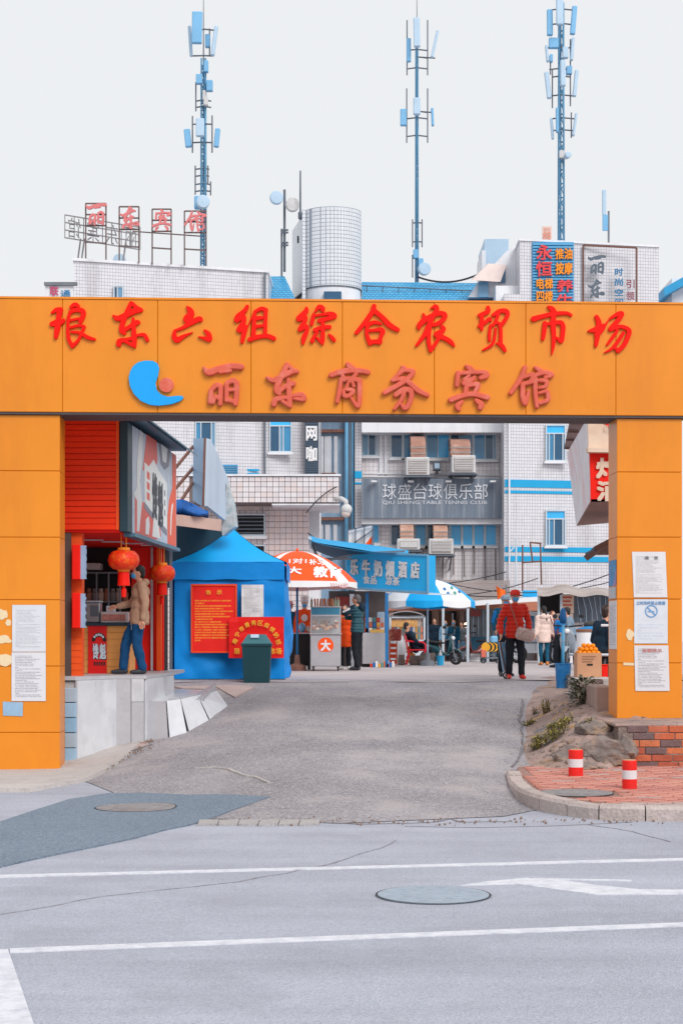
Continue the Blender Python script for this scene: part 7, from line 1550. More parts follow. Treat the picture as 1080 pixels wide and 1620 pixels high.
boxp('door_leaf', M_brown, gf, PX(693,62.4), PX(715,62.4), 62.4, 62.5, FL(62), PZ(972,62.4)); boxp('door_frame', M_alu, gf, PX(714,62.3), PX(717,62.3), 62.3, 62.4, FL(62), PZ(970,62.3)); boxp('shelf_goods', mat('dim_goods', rgb(96,84,80), .7, .5, 8), gf, PX(800,63.5), PX(860,63.5), 63.5, 63.9, FL(63), PZ(990,63.5))
lamps = thing('shop_bulbs', P(733,988,63), 'warm bare bulb glowing inside the shop behind the shoppers', 'bulb'); part('bulb', mat('warm_bulb', rgb(255,220,180), .4, emit=(1.0,.75,.5,2.2)), lamps, lambda m: m.ell(P(737,989,62.8), (.10,.10,.10), 10, 8), True); part('cable', M_cable, lamps, lambda m: m.tube([P(737,985,62.8), P(737,966,62.8)], .015, 5))
cp = thing('steel_canopy', P(790,1045,56), 'thin white sheet canopy on slim posts across the lane', 'canopy')
part('roof_sheet', M_wht, cp, lambda m: m.prism([P(722,957.5,55), P(864,947.5,57), P(864,943,60), P(722,952,60)], (0,0,-.06)))
for x, Y in ((700.5,56),(739.5,55.2),(771,55.6),(860,57.1)): part('post', M_alu, cp, lambda m: m.tube([Vector((PX(x,Y),Y,FL(Y))), P(x, interp(x,[700,864],[958,949]), Y)], .045, 8))
tb = thing('tarp_booth', P(772,1036,58), 'booth closed with dark teal and grey plastic curtains', 'booth'); boxp('curtain', mat('grey_teal_plastic', rgb(118,122,126), .5, .2, 1.5, dirt=rgb(60,90,100), dirt_amt=.6), tb, PX(744,58), PX(787,58), 58.0, 58.1, PZ(1008,58), PZ(963,58)); boxp('teal_base', mat('teal_crates', rgb(30,84,110), .6, .3, 6), tb, PX(742,57.6), PX(800,57.6), 57.6, 58.0, FL(58), PZ(1008,58)); boxp('red_sign', mat('dim_red_board', rgb(140,70,66), .6, .15), tb, PX(744,57.9), PX(760,57.9), 57.9, 57.97, PZ(975,58), PZ(965,58)); boxp('side_curtain', M_teal, tb, PX(787,58.2), PX(806,58.2), 58.2, 58.3, FL(58), PZ(963,58))
for k in range(5): part('curtain_fold', M_pale, tb, lambda m: m.beam(P(748+k*8,965,57.97), P(748.5+k*8,1007,57.97), .02))
gd = thing('goods_trolley', P(775,1040,50), 'trolley of yellow and black wrapped goods near the walkers', 'trolley'); fl = FL(51)
part('deck', M_grey, gd, lambda m: m.box(PX(762,51),PX(790,51),50.9,51.4,fl+.15,fl+.19))
for k in range(6): part('roll', (mat('roll_yellow', rgb(232,170,50), .5, .1), M_blk)[k % 2], gd, lambda m: m.tube([P(768+k*3.2,1024,50.9),P(768+k*3.2,1023,51.3)], .14, 10))
for x in (764, 787): wheel(gd, (PX(x,50.95),50.95,fl+.09), .09, .04, (0,1,0), M_grey)
part('blue_wrap', M_pale2, gd, lambda m: m.bbox(PX(775,51.1),PX(788,51.1),50.95,51.25,PZ(1018,51.1),PZ(1006,51.1), b=.05)); part('red_box', mat('coral_box', rgb(216,110,90), .6, .1), gd, lambda m: m.bbox(PX(761,50.9),PX(768,50.9),50.85,51.1,fl+.19,fl+.42, b=.01))
fg = thing('orange_flag', P(786,948,46), 'orange cloth flag on a pole above the walkers', 'flag'); part('pole', M_grey, fg, lambda m: m.tube([Vector((PX(800,46.5),46.5,FL(46.5))), P(800,925,46.5)], .02, 6))
part('cloth', mat('flag_orange', rgb(255,106,20), .6, .1, 3), fg, lambda m: m.prism([P(784,926,46.4),P(790,931,46.3),P(799,934,46.5),P(799,946,46.5),P(792,945,46.35),P(787,949,46.4)], (0,.02,0)))
bsn = thing('blue_shop_sign', P(840,944,60), 'small plain blue sign above the canopy', 'sign'); pbox('board', M_sb, bsn, 826.5, 934, 853, 944.5, 60, .12); pbox('frame', M_alu, bsn, 825.5, 944.6, 854, 946, 59.95, .2)
# white utility pipe frame on the wall
pf = thing('pipe_scaffold', P(840,1000,61), 'light pipe frame with ladder fixed before the tiled wall', 'scaffold')
for a_, b_ in (((816,850),(816,1040)),((826,862),(826,935)),((854,860),(856,925)),((838,858),(842,890)),((838,858),(856,860)),((826,890),(856,888)),((800,880),(816,862))): part('bar', M_alu if a_[0] < 820 else M_rust, pf, lambda m: m.tube([P(*a_,61), P(*b_,61)], .03, 6))
# canvas stall at right
cv = thing('canvas_stall', P(910,1040,51), 'stall with sagging canvas roof and dark tarp wall at the right', 'stall'); M_cv = mat('dirty_canvas', rgb(176,164,160), .85, .2, 2, .4, 10, dirt=rgb(120,108,104), dirt_amt=.6)
def cvr(m):
    v = []; nu, nv = 16, 6
    for i in range(nu+1):
        for j in range(nv+1):
            u, w_ = i/nu, j/nv; v.append(P(lerp(849,1000,u), lerp(942,929,w_) - 3*math.sin(u*6.5)*(.5+.5*w_) + 2.5*math.sin(u*17), lerp(50.4,53,w_)))
    m.add(v, [(i*(nv+1)+j, (i+1)*(nv+1)+j, (i+1)*(nv+1)+j+1, i*(nv+1)+j+1) for i in range(nu) for j in range(nv)])
part('canvas_roof', M_cv, cv, cvr, True)
boxp('tarp_wall', mat('slate_tarp', rgb(92,104,118), .5, .25, 1.5, .3, 6, dirt=rgb(150,150,158), dirt_amt=.7, dscale=2, streak=(3,3,.4)), cv, PX(906,51.4), PX(985,51.4), 51.4, 51.5, PZ(985,51.4), PZ(940,51.4)); boxp('low_wall', T_mid, cv, PX(880,51.6), PX(985,51.6), 51.6, 51.8, FL(51), PZ(983,51.6)); boxp('dark_opening', M_black, cv, PX(852,53), PX(890,53), 53.0, 53.1, FL(53), PZ(938,53)); bd = boxp('menu_board', mat('cream_menu', rgb(222,196,176), .6, .12), cv, PX(887.5,51.2), PX(907,51.2), 51.2, 51.3, PZ(970,51.2), PZ(940,51.2))
boxp('lower_board', mat('cream_panel', rgb(214,194,184), .6, .15), cv, PX(880,51.25), PX(906,51.25), 51.25, 51.35, PZ(990,51.2), PZ(970.5,51.2))
for k in range(4): part('menu_line', mat('menu_red', rgb(206,90,70), .6), bd, lambda m: m.box(PX(889.5,51.19),PX(904-2*(k % 2),51.19),51.185,51.199,PZ(946.5+k*6,51.2),PZ(944+k*6,51.2)))
for x in (851.5, 887, 975): part('post', M_alu, cv, lambda m: m.tube([Vector((PX(x,50.9),50.9,FL(51))), P(x,941,50.9)], .04, 8))
for k in range(6): part('tarp_fold', M_pale, cv, lambda m: m.tube([P(912+k*9,944,51.38), P(915+k*9+3*math.sin(k),966,51.36), P(918+k*9,984,51.38)], .012, 5))
# silver van
van = thing('parked_van', P(840,1044,52), 'silver van parked behind the walkers, partly hidden', 'van'); M_sil = mat('van_silver', rgb(176,180,188), .3, .08, 2, metal=.4, coat=.5); fl = FL(52); vx0, vx1 = PX(806,52), PX(884,52)
def vprof(y, sc=1.0):
    Lv = vx1-vx0; pts = [(0,.32),(0,.75),(.06,.98),(.16,1.10),(.30,1.52),(.40,1.62),(.92,1.62),(.99,1.45),(1,.9),(1,.32)]; return [Vector((vx0+Lv*a, y, fl+z)) for a, z in pts]
def vb(m):
    a_ = vprof(52.0); b_ = vprof(53.6); ins = [Vector((q.x, q.y+(.12 if q.z > fl+1.2 else 0), q.z)) for q in a_]; n_ = len(a_); m.add(ins + b_, [tuple(range(n_)), tuple(range(2*n_-1,n_-1,-1))] + [((i+1)%n_, i, i+n_, (i+1)%n_+n_) for i in range(n_)])
part('body', M_sil, van, vb)
Lv = vx1-vx0
for a0, a1 in ((.30,.50),(.53,.72),(.75,.93)): part('side_window', M_glassd, van, lambda m: m.prism([Vector((vx0+Lv*a0,52.02,fl+1.10)),Vector((vx0+Lv*a1,52.02,fl+1.10)),Vector((vx0+Lv*a1,52.10,fl+1.5)),Vector((vx0+Lv*(a0+.03),52.10,fl+1.5))], (0,-.012,0)))
part('windscreen', M_glassd, van, lambda m: m.prism([Vector((vx0+Lv*.165,52.15,fl+1.12)),Vector((vx0+Lv*.165,53.4,fl+1.12)),Vector((vx0+Lv*.29,53.3,fl+1.5)),Vector((vx0+Lv*.29,52.25,fl+1.5))], (-.012,0,.006)))
part('bumper', M_dsteel, van, lambda m: m.bbox(vx0-.06,vx0+.1,52.0,53.6,fl+.25,fl+.5, b=.03)); part('door_line', M_dsteel, van, lambda m: m.box(vx0+Lv*.515,vx0+Lv*.52,51.99,51.999,fl+.4,fl+1.08)); part('trim_strip', M_dsteel, van, lambda m: m.box(vx0+.1,vx1-.05,51.985,51.998,fl+.62,fl+.68)); part('headlight', M_wht, van, lambda m: m.bbox(vx0-.03,vx0+.12,51.99,52.25,fl+.68,fl+.86, b=.02))
for a_ in (.17, .86): wheel(van, (vx0+Lv*a_,52.05,fl+.29), .29, .2, (0,1,0), M_alu)
# ---- right front corner: oranges, carton, bucket with folded umbrella, barrel
zq = PZ(1071,23.6)
blk = thing('concrete_block', P(930,1090,23.4), 'low concrete block under the cardboard box', 'block'); part('block_body', M_conc, blk, lambda m: m.bbox(PX(905,23.4),PX(968,23.4),23.3,23.9,.6,zq-.003, b=.02)); part('brick_row', M_bk[3], blk, lambda m: m.bbox(PX(912,23.25),PX(952,23.25),23.16,23.28,zq-.16,zq-.02, b=.01))
part('wall_end', mat('stained_concrete', rgb(176,150,140), .9, .2, 2, .3, 20, dirt=rgb(96,84,80), dirt_amt=.7, streak=(3,3,.3)), blk, lambda m: m.bbox(PX(940,21.4),PX(972,21.4),21.3,23.1,.5,PZ(1085,21.4), b=.02))
cb = thing('cardboard_box', P(931,1071,23.6), 'open cardboard box piled with oranges beside the right pillar', 'box'); M_card = mat('cardboard', rgb(206,156,122), .8, .1, 3, .1, 40); zt2 = PZ(1033,23.5); bx0, bx1 = PX(912.5,23.5), PX(951,23.5)
for (x0_, x1_, y0_, y1_) in ((bx0,bx1,23.5,23.512),(bx0,bx1,23.838,23.85),(bx0,bx0+.012,23.512,23.838),(bx1-.012,bx1,23.512,23.838)): boxp('side', M_card, cb, x0_, x1_, y0_, y1_, zq, zt2)
boxp('bottom', M_card, cb, bx0+.012, bx1-.012, 23.512, 23.838, zq, zq+.01); boxp('hand_hole', M_blk, cb, PX(928,23.49), PX(937,23.49), 23.494, 23.499, PZ(1053,23.49), PZ(1050,23.49))
for k in range(3): boxp('print_line', mat('carton_print', rgb(160,116,90), .8), cb, PX(920,23.49), PX(942-3*k,23.49), 23.495, 23.499, PZ(1039.5+k*4,23.49), PZ(1038+k*4,23.49))
M_oran = mat('orange_peel', rgb(255,146,10), .45, .1, 8, .3, 90); random.seed(6); kk = 0; om = MB(); om.ell((0,0,0), (.036,.036,.034), 12, 8); ome = om.build('orange_tmp', M_oran, smooth=True, loc=(0,0,0)); omd = ome.data; bpy.data.objects.remove(ome)
for lay, (nx_, ny_) in enumerate(((5,4),(4,3),(3,1))):
    for i in range(nx_):
        for j in range(ny_):
            o_ = bpy.data.objects.new('orange', omd); COL.objects.link(o_); o_.location = (lerp(bx0+.045+lay*.032, bx1-.045-lay*.032, i/max(1,nx_-1)), lerp(23.555+lay*.03, 23.80-lay*.03, j/max(1,ny_-1)), zt2-.0+lay*.052+random.uniform(-.005,.005)); OFF[o_.name] = o_.location.copy()
            tag(o_, 'orange in the pile on the cardboard box', 'orange', 'oranges piled on the cardboard box')
part('paper_liner', M_card, cb, lambda m: m.box(bx0+.013,bx1-.013,23.513,23.837,zt2-.05,zt2-.037))
zb2 = PZ(1081,26.2)
bucket(890, 1049, 26.2, 13.2, mat('blue_paint_bucket', rgb(20,116,186), .45, .15, 4, dirt=rgb(120,180,220), dirt_amt=.6, dscale=5), 'large blue paint bucket holding the folded umbrella', False, zbase=ramp_z(PX(890,26.2),26.2)+.02)
fu = thing('folded_umbrella', P(890,1049,26.2), 'folded blue umbrella standing upright in the blue bucket', 'umbrella'); part('pole', mat('light_blue_pole', rgb(90,176,224), .4, .08), fu, lambda m: m.tube([Vector((PX(890.5,26.2),26.2,ramp_z(PX(890,26.2),26.2)+.06)), P(890,968,26.2)], .022, 8), True); part('furled_cloth', mat('furled_blue', rgb(20,96,160), .6, .15, 4), fu, lambda m: m.lathe([(.05,0),(.055,.1),(.045,.2),(.02,.24)], P(890,986,26.2), 8), True); part('ring', M_acr, fu, lambda m: m.lathe([(.03,0),(.03,.03)], P(890,1016,26.2), 8))
# barrel with lid and blue tarp goods behind
brl = thing('white_barrel', P(923,1030,33), 'white drum with brown lid behind the oranges', 'drum'); c_ = Vector((PX(923,33),33,FL(33))); hb = PZ(1000,33)-FL(33); part('drum_body', M_wht, brl, lambda m: m.lathe([(.14,0),(.15,.05),(.15,hb-.04),(.145,hb)], c_, 20)); part('lid', M_brown, brl, lambda m: m.lathe([(.16,hb),(.16,hb+.05),(.15,hb+.06),(.001,hb+.06)], c_, 20))
tg = thing('blue_tarp_heap', P(935,1000,36), 'heap of goods under a blue tarp behind the drum', 'tarp heap'); part('cabinet', M_steel, tg, lambda m: m.bbox(PX(925,36),PX(985,36),36.2,37,FL(36),PZ(998,36), b=.02))
def heap(m):
    m.ell(P(945,997,36.5), (.5,.4,.14), 16, 8); m.v = [tuple(Vector(q)+Vector((0,0,.06*mnoise.noise(Vector(q)*5)))) for q in m.v]
part('tarp', mat('heap_blue', rgb(40,130,190), .55, .2, 4), tg, heap, True); part('bundle', mat('dark_bundle', rgb(70,66,66), .8, .4, 9), tg, lambda m: m.ell(P(936,988,36.4), (.2,.2,.08), 10, 7), True)
# bench rail, dark seat and red box by the pillar
bnch = thing('metal_bench', P(960,1070,25.5), 'dark bench with white rail half hidden by the right pillar', 'bench'); zbk = ramp_z(3.4,25.6); 
part('seat', M_blk, bnch, lambda m: m.bbox(PX(948,25.4),PX(1000,25.4),25.4,25.9,PZ(1036,25.4),PZ(1031,25.4), b=.01)); part('rail', M_alu, bnch, lambda m: m.tube([P(946,1036,25.35),P(1000,1036,25.35)], .022, 8)); part('skirt', M_teal, bnch, lambda m: m.box(PX(951,25.7),PX(1000,25.7),25.7,25.75,zbk-.05,PZ(1037,25.7)))
for x in (956, 990): part('leg', M_grey, bnch, lambda m: m.tube([P(x,1036,25.5), Vector((PX(x,25.5),25.5,zbk-.05))], .02, 6))
part('upper_rail', M_wht, bnch, lambda m: m.tube([P(950,989.5,25.2),P(1000,989.5,25.2)], .02, 8))
t = thing('red_box', P(955,1072,25.2), 'bright red box on the ground under the bench', 'box'); part('body', M_kred2, t, lambda m: m.bbox(PX(951,25.2),PX(961,25.2),25.2,25.35,PZ(1075,25.2),PZ(1053,25.2), b=.01)); part('lid', M_kred, t, lambda m: m.bbox(PX(950.5,25.2),PX(961.5,25.2),25.19,25.36,PZ(1053,25.2)+.001,PZ(1051,25.2), b=.004))
# ---- plants on the bank
def leaf(m, base, d, ln, w_, up, mi=0):
    d = Vector(d).normalized(); s_ = d.cross(Vector((0,0,1)))
    s_ = s_.normalized() if s_.length > .01 else Vector((1,0,0)); n_ = s_.cross(d).normalized(); b = Vector(base)
    v = []
    for t_, ww, dr in ((0,.06,0),(.3,.8,.06),(.6,1,.05),(.85,.55,-.06),(1,.02,-.18)):
        c_ = b + d*ln*t_ + n_*ln*dr*up
        v += [c_ - s_*w_*ww/2 + n_*w_*.18*ww, c_, c_ + s_*w_*ww/2 + n_*w_*.18*ww]
    m.add(v, [(i*3+j, i*3+j+1, i*3+j+4, i*3+j+3) for i in range(4) for j in range(2)], mi)
M_lf = [mat('dusty_leaf_%d' % i, c_, .55, .25, 12, .1, 40) for i, c_ in enumerate((rgb(118,116,96), rgb(146,142,122), rgb(88,92,74)))]; M_wd = [mat('weed_leaf_%d' % i, c_, .6, .25, 12) for i, c_ in enumerate((rgb(150,138,60), rgb(182,166,84), rgb(112,112,56)))]; M_stem = mat('plant_stem', rgb(110,96,76), .8, .2)
random.seed(17)
bc = Vector((PX(923,22.3), 22.3, max(bank_z(PX(923,22.3),22.3)-.02, PZ(1122,22.3)))); bush = thing('leafy_shrub', bc, 'grey green broad leaved shrub growing beside the concrete block', 'shrub')
for k in range(9):
    a = random.uniform(0,6.28); tip = bc + Vector((.20*math.cos(a), .16*math.sin(a), random.uniform(.15,.32))); part('stem', M_stem, bush, lambda m: m.tube([bc, bc.lerp(tip,.5)+Vector((0,0,.05)), tip], [.012,.009,.005], 5))
for k in range(190):
    a = random.uniform(0,6.28); el = random.uniform(-.5,1.2); r_ = random.uniform(.03,.17); base = bc + Vector((r_*math.cos(a), r_*math.sin(a)*.8, .02+random.uniform(0,.34))); m = MB(); leaf(m, base, (math.cos(a), math.sin(a), math.sin(el)*.8), random.uniform(.10,.17), random.uniform(.04,.062), 1); m.build('leaf', M_lf[k % 3], bush)
def weed(px, py, n_, spread, h, lab, Y=None, cat='weed', lsz=.05, mats=None):
    lo, hi = 17.5, 26
    for _ in range(40):
        Ym = (lo+hi)/2
        if CY + (EYE-bank_z(PX(px,Ym),Ym))*F/Ym > py: lo = Ym
        else: hi = Ym
    c_ = Vector((PX(px,Ym), Ym, bank_z(PX(px,Ym),Ym)-.02)); t = thing('weed', c_, lab, cat, 'weeds on the bank'); mats = mats or M_wd
    fm_ = [MB(), MB(), MB()]
    for k in range(n_):
        a = random.uniform(0,6.28); rr = spread*math.sqrt(random.random()); x, y = c_.x+rr*math.cos(a), c_.y+rr*math.sin(a)*.7; z = bank_z(x, y)-.01; hh = h*random.uniform(.4,1); tip = Vector((x+random.uniform(-.04,.04), y+random.uniform(-.04,.04), z+hh))
        if k < 24: part('stem', M_stem, t, lambda m: m.tube([Vector((x,y,z)), tip], [.005,.003], 4))
        for q in range(6):
            bb_ = Vector((x,y,z)).lerp(tip, random.uniform(.2,1)); aa = random.uniform(0,6.28); leaf(fm_[random.randrange(3)], bb_, (math.cos(aa), math.sin(aa), random.uniform(-.2,.8)), lsz*random.uniform(.6,1.2), lsz*.5, 1)
    for q, mm in zip(fm_, mats):
        if q.v: o_ = q.build('foliage', mm, t); o_['kind'] = 'stuff'
    return t
weed(866, 1176, 80, .22, .20, 'widest yellow green weed patch low on the bank'); weed(886, 1152, 40, .16, .15, 'yellow green weed patch higher on the bank'); weed(925, 1160, 7, .04, .22, 'tall thin weed standing alone in the rocks', lsz=.06); weed(836, 1147, 14, .07, .09, 'small weed tuft nearest the ramp edge'); weed(864, 1128, 12, .05, .22, 'thin upright weed tuft at the top of the bank'); weed(846, 1130, 6, .04, .12, 'dark sparse weed sprig beside the ramp', mats=M_lf); weed(893, 1192, 10, .06, .12, 'weed tuft at the foot of the bank by the bollard', mats=M_lf); weed(902, 1085, 14, .08, .25, 'dry grass tuft under the blue bucket', mats=[M_wd[1],M_lf[1],M_wd[0]])
# ================================================================== people
JD = dict(pelvis=(0,0,.94), waist=(0,.0,1.08), chest=(0,.01,1.27), neck=(0,.0,1.44), head=(0,.025,1.60), shL=(-.175,0,1.40), shR=(.175,0,1.40), elL=(-.225,-.02,1.12), elR=(.225,-.02,1.12), wrL=(-.225,.06,.87), wrR=(.225,.06,.87),
          hipL=(-.09,0,.93), hipR=(.09,0,.93), knL=(-.10,.025,.50), knR=(.10,.025,.50), anL=(-.10,-.01,.085), anR=(.10,-.01,.085), ftL=(-.12,.15,.035), ftR=(.12,.15,.035))
def sit_pose(sz=.46, lean=-.06):
    d = {}; dz = sz + .06 - .94
    for k in ('pelvis','waist','chest','neck','head','shL','shR'): x, y, z = JD[k]; d[k] = (x, y + lean*(z-.94)*2, z+dz)
    for s_, x in (('L',-.11),('R',.11)): d['hip'+s_] = (x, 0, .93+dz); d['kn'+s_] = (x*1.15,.42,sz+.05); d['an'+s_] = (x*1.1,.42,.085); d['ft'+s_] = (x*1.15,.58,.035); d['el'+s_] = (x*2.1,.02+lean*.3,1.14+dz); d['wr'+s_] = (x*1.3,.26,1.02+dz)
    return d
TSC = bpy.data.scenes.new('workshop')
def remeshed(m, voxel, smooth=4):
    me = bpy.data.meshes.new('tmp'); me.from_pydata(m.v, [], m.f); me.update(); ob = bpy.data.objects.new('tmp', me); TSC.collection.objects.link(ob)
    r_ = ob.modifiers.new('r','REMESH'); r_.mode = 'VOXEL'; r_.voxel_size = voxel
    s_ = ob.modifiers.new('s','SMOOTH'); s_.factor = .5; s_.iterations = smooth
    TSC.view_layers[0].update(); ev = ob.evaluated_get(TSC.view_layers[0].depsgraph); e = bpy.data.meshes.new_from_object(ev)
    v = [q.co.copy() for q in e.vertices]; n = [q.normal.copy() for q in e.vertices]; f = [tuple(p.vertices) for p in e.polygons]
    bpy.data.objects.remove(ob); bpy.data.meshes.remove(me); bpy.data.meshes.remove(e); return v, n, f
M_skin = mat('skin', rgb(214,160,132), .5, .08, 6); M_hair = mat('black_hair', rgb(34,30,32), .5, .3, 30, .3, 80); M_ghair = mat('grey_hair', rgb(96,92,94), .6, .3, 30, .3, 80); M_mask = mat('mask_blue', rgb(70,165,225), .7, .05); M_eye = mat('eye_dark', rgb(30,24,24), .3)
def cloth(nm, c_, rough=.8): return mat('cloth_'+nm, c_, rough, .16, 7, .15, 60, spec=.2)
def person(label, px, Y, h, yaw, top, bottom, shoe, pose=None, zf=None, hair='short', hairmat=None, mask=True, quilt=0, hem=.86, puff=1.0, wide=1.0, hat=None, detail=False, vox=.022, sleeve=None, zoff=0, seat=False, feet=True):
    J = {k: Vector(v) for k, v in JD.items()}
    for k, v in (pose or {}).items(): J[k] = Vector(v)
    if pose:
        for s_ in 'LR':
            if 'an'+s_ in pose and 'ft'+s_ not in pose: J['ft'+s_] = J['an'+s_] + Vector((JD['ft'+s_][0]-JD['an'+s_][0], .16, -.05))
    o0 = Vector((PX(px,Y), Y, (FL(Y) if zf is None else zf))); k = h/1.72
    M4 = Matrix.Translation(o0) @ Matrix.Rotation(R(yaw),4,'Z') @ Matrix.Scale(k,4)
    t = thing('person', o0, label, 'person')
    def fin(nm, v, f, mt, smooth=True):
        m = MB(); m.add([M4 @ q for q in v], f); return m.build(nm, mt, t, smooth)
    hd = J['head']; up = (hd - J['neck']).normalized(); 
    # body: one continuous figure
    m = MB(); m.ell(hd, (.074,.092,.112), 14, 10); m.ell(hd+Vector((0,.022,-.055)), (.055,.062,.062), 12, 8); m.caps(hd+Vector((0,.085,.005)), .012, hd+Vector((0,.104,-.022)), .016)
    for s_ in (-1,1): m.ell(hd+Vector((s_*.076,-.005,-.01)), (.012,.02,.03), 8, 6)
    m.caps(J['neck']-Vector((0,0,.06)), .058, hd-Vector((0,.01,.06)), .05); m.ell(J['chest'], (.15,.10,.18)); m.ell(J['waist'], (.13,.095,.15)); m.ell(J['pelvis'], (.14,.10,.11))
    for s_ in 'LR':
        m.caps(J['neck']-Vector((0,0,.03)), .05, J['sh'+s_], .05); m.caps(J['sh'+s_], .05, J['el'+s_], .042); m.caps(J['el'+s_], .042, J['wr'+s_], .03); m.caps(J['hip'+s_], .075, J['kn'+s_], .052); m.caps(J['kn'+s_], .05, J['an'+s_], .038); m.caps(J['an'+s_]-Vector((0,0,.03)), .034, J['ft'+s_], .026)
    v, n, f = remeshed(m, vox*.75 if detail else vox, 3)
    hm = MB()
    for s_, sg in (('L',-1),('R',1)):
        w_ = J['wr'+s_]; d = (w_-J['el'+s_]).normalized(); lat = Vector((0,1,0)) - d*d.y; lat = lat.normalized() if lat.length > .2 else Vector((1,0,0)); nrm = d.cross(lat).normalized()*sg
        pc = w_ + d*.05; hm.ell(pc, (.028,.028,.048) if abs(d.z) > .6 else (.034,.05,.026), 10, 8)
        for i in range(4):
            b = w_ + d*(.085-.004*abs(i-1.5)) + lat*(.034-.022*i); ln = (.036,.042,.038,.030)[i]; b2 = b + d*ln + nrm*.010; b3 = b2 + d*ln*.65 + nrm*.022; hm.caps(b-d*.02, .0095, b2, .009, 6); hm.caps(b2, .009, b3, .0075, 6)
        tb_ = w_ + d*.03 + lat*.03; t2 = tb_ + d*.035 + lat*.022; hm.caps(tb_, .012, t2, .010, 6); hm.caps(t2, .010, t2+d*.03+nrm*.01, .008, 6)
    nv = len(v); fin('body', v + [Vector(q) for q in hm.v], f + [tuple(i+nv for i in q) for q in hm.f], M_skin)
    # garments
    def wrinkle(v, n, amp, sc=9):
        return [q + nn*amp*(mnoise.noise(q*sc) + .5*mnoise.noise(q*sc*2.3+Vector((7,0,0)))) for q, nn in zip(v, n)]
    m = MB(); p_ = puff
    m.ell(J['chest']+Vector((0,0,.02)), (.185*p_,.125*p_,.17)); m.ell(J['waist'], (.165*p_,.12*p_,.16)); m.ell(J['pelvis']+Vector((0,0,.02)), (.175*p_,.128*p_,.14)); m.caps(J['neck']-Vector((0,0,.05)), .075, J['neck']-Vector((0,0,.005)), .064)
    if not seat: m.lathe([(.16*p_, hem-J['pelvis'].z),(.178*p_, hem-J['pelvis'].z+.03),(.17*p_,.05),(.10,.1)], J['pelvis'], 18, sy=.74)
    for s_ in 'LR': m.caps(J['neck']-Vector((0,0,.06)), .06, J['sh'+s_]-Vector((0,0,.01)), .07*p_); m.caps(J['sh'+s_]-Vector((0,0,.01)), .070*p_, J['el'+s_], .056*p_); m.caps(J['el'+s_], .056*p_, J['wr'+s_].lerp(J['el'+s_],.1), .046*p_)
    v, n, f = remeshed(m, vox*.8 if (detail or quilt) else vox, 2)
    if quilt: v = [q + nn*(.020*abs(math.sin((q.z)*math.pi/quilt)) - .010) for q, nn in zip(v, n)]
    v = wrinkle(v, n, .006 if quilt else .011)
    fin('jacket', v, f, top)
    m = MB(); m.ell(J['pelvis']-Vector((0,0,.02)), (.16,.115,.13))
    for s_ in 'LR': m.caps(J['hip'+s_], .092*wide, J['kn'+s_], .070*wide); m.caps(J['kn'+s_], .070*wide, J['an'+s_]+Vector((0,0,.03)), .060*wide); 
    v, n, f = remeshed(m, vox, 2); fin('trousers', wrinkle(v, n, .015, 7), f, bottom)
    for s_ in 'LR':
        if not feet: break
        a_, b_ = J['an'+s_], J['ft'+s_]; d = b_-a_; d.z = 0; d = d.normalized(); m = MB()
        m.caps(a_+Vector((0,0,-.035))-d*.03, .048, a_+Vector((0,0,-.045))+d*.08, .046); m.caps(a_+Vector((0,0,-.045))+d*.08, .045, a_+Vector((0,0,-.05))+d*.17, .033); m.caps(a_+Vector((0,0,.03)), .046, a_+Vector((0,0,-.03)), .048)
        v, n, f = remeshed(m, .014, 2); zmin = a_.z-.083; v = [Vector((q.x,q.y,max(q.z,zmin))) for q in v]; sh_ = fin('shoe', v, f, shoe)
        m = MB(); 
        for i in range(1): pass
    hmtl = hairmat or M_hair
    if hair in ('short','pony','bun'):
        m = MB(); m.ell(hd+Vector((0,-.022,.030)), (.083,.092,.096), 14, 10); m.ell(hd+Vector((0,-.05,-.02)), (.072,.058,.085), 12, 8)
        v, n, f = remeshed(m, .014, 2); fin('hair', [q+nn*.008*mnoise.noise(q*40) for q, nn in zip(v, n)], f, hmtl)
    if hair == 'pony':
        m = MB(); b = hd+Vector((0,-.10,.03)); m.caps(b, .03, b+Vector((.02,-.05,-.12)), .036); m.caps(b+Vector((.02,-.05,-.12)), .036, b+Vector((.05,-.05,-.36)), .016); v, n, f = remeshed(m, .014, 2); fin('ponytail', v, f, hmtl)
    if mask:
        m = MB(); m.ell(hd+Vector((0,.060,-.045)), (.060,.056,.052), 14, 10); fin('mask', [Vector(q) for q in m.v], m.f, M_mask)
    for s_ in (-1,1): m = MB(); m.ell(hd+Vector((s_*.030,.080,.014)), (.012,.010,.007), 8, 6); fin('eye', [Vector(q) for q in m.v], m.f, M_eye)
    if hat:
        kind, hm_ = hat; m = MB()
        if kind == 'cap':
            m.lathe([(.100,0),(.101,.03),(.092,.075),(.06,.105),(.001,.115)], hd+Vector((0,-.008,.028)), 18, sy=1.08); m.prism([hd+Vector((x,y,.03)) for x, y in ((-.085,.05),(-.075,.13),(-.03,.165),(.03,.165),(.075,.13),(.085,.05))], (0,0,.012))
        elif kind == 'brim':
            m.lathe([(.17,-.01),(.105,.015),(.10,.05),(.085,.085),(.001,.10)], hd+Vector((0,0,.03)), 18)
        else:
            m.lathe([(.095,.0),(.095,.06),(.115,.12),(.09,.16),(.001,.17)], hd+Vector((0,0,.03)), 16)
        fin('hat', [Vector(q) for q in m.v], m.f, hm_)
    return t, M4, fin, J
def ex(t, M4, nm, mt, fn, smooth=True):
    m = MB(); fn(m); m.v = [tuple(M4 @ Vector(q)) for q in m.v]; return m.build(nm, mt, t, smooth)
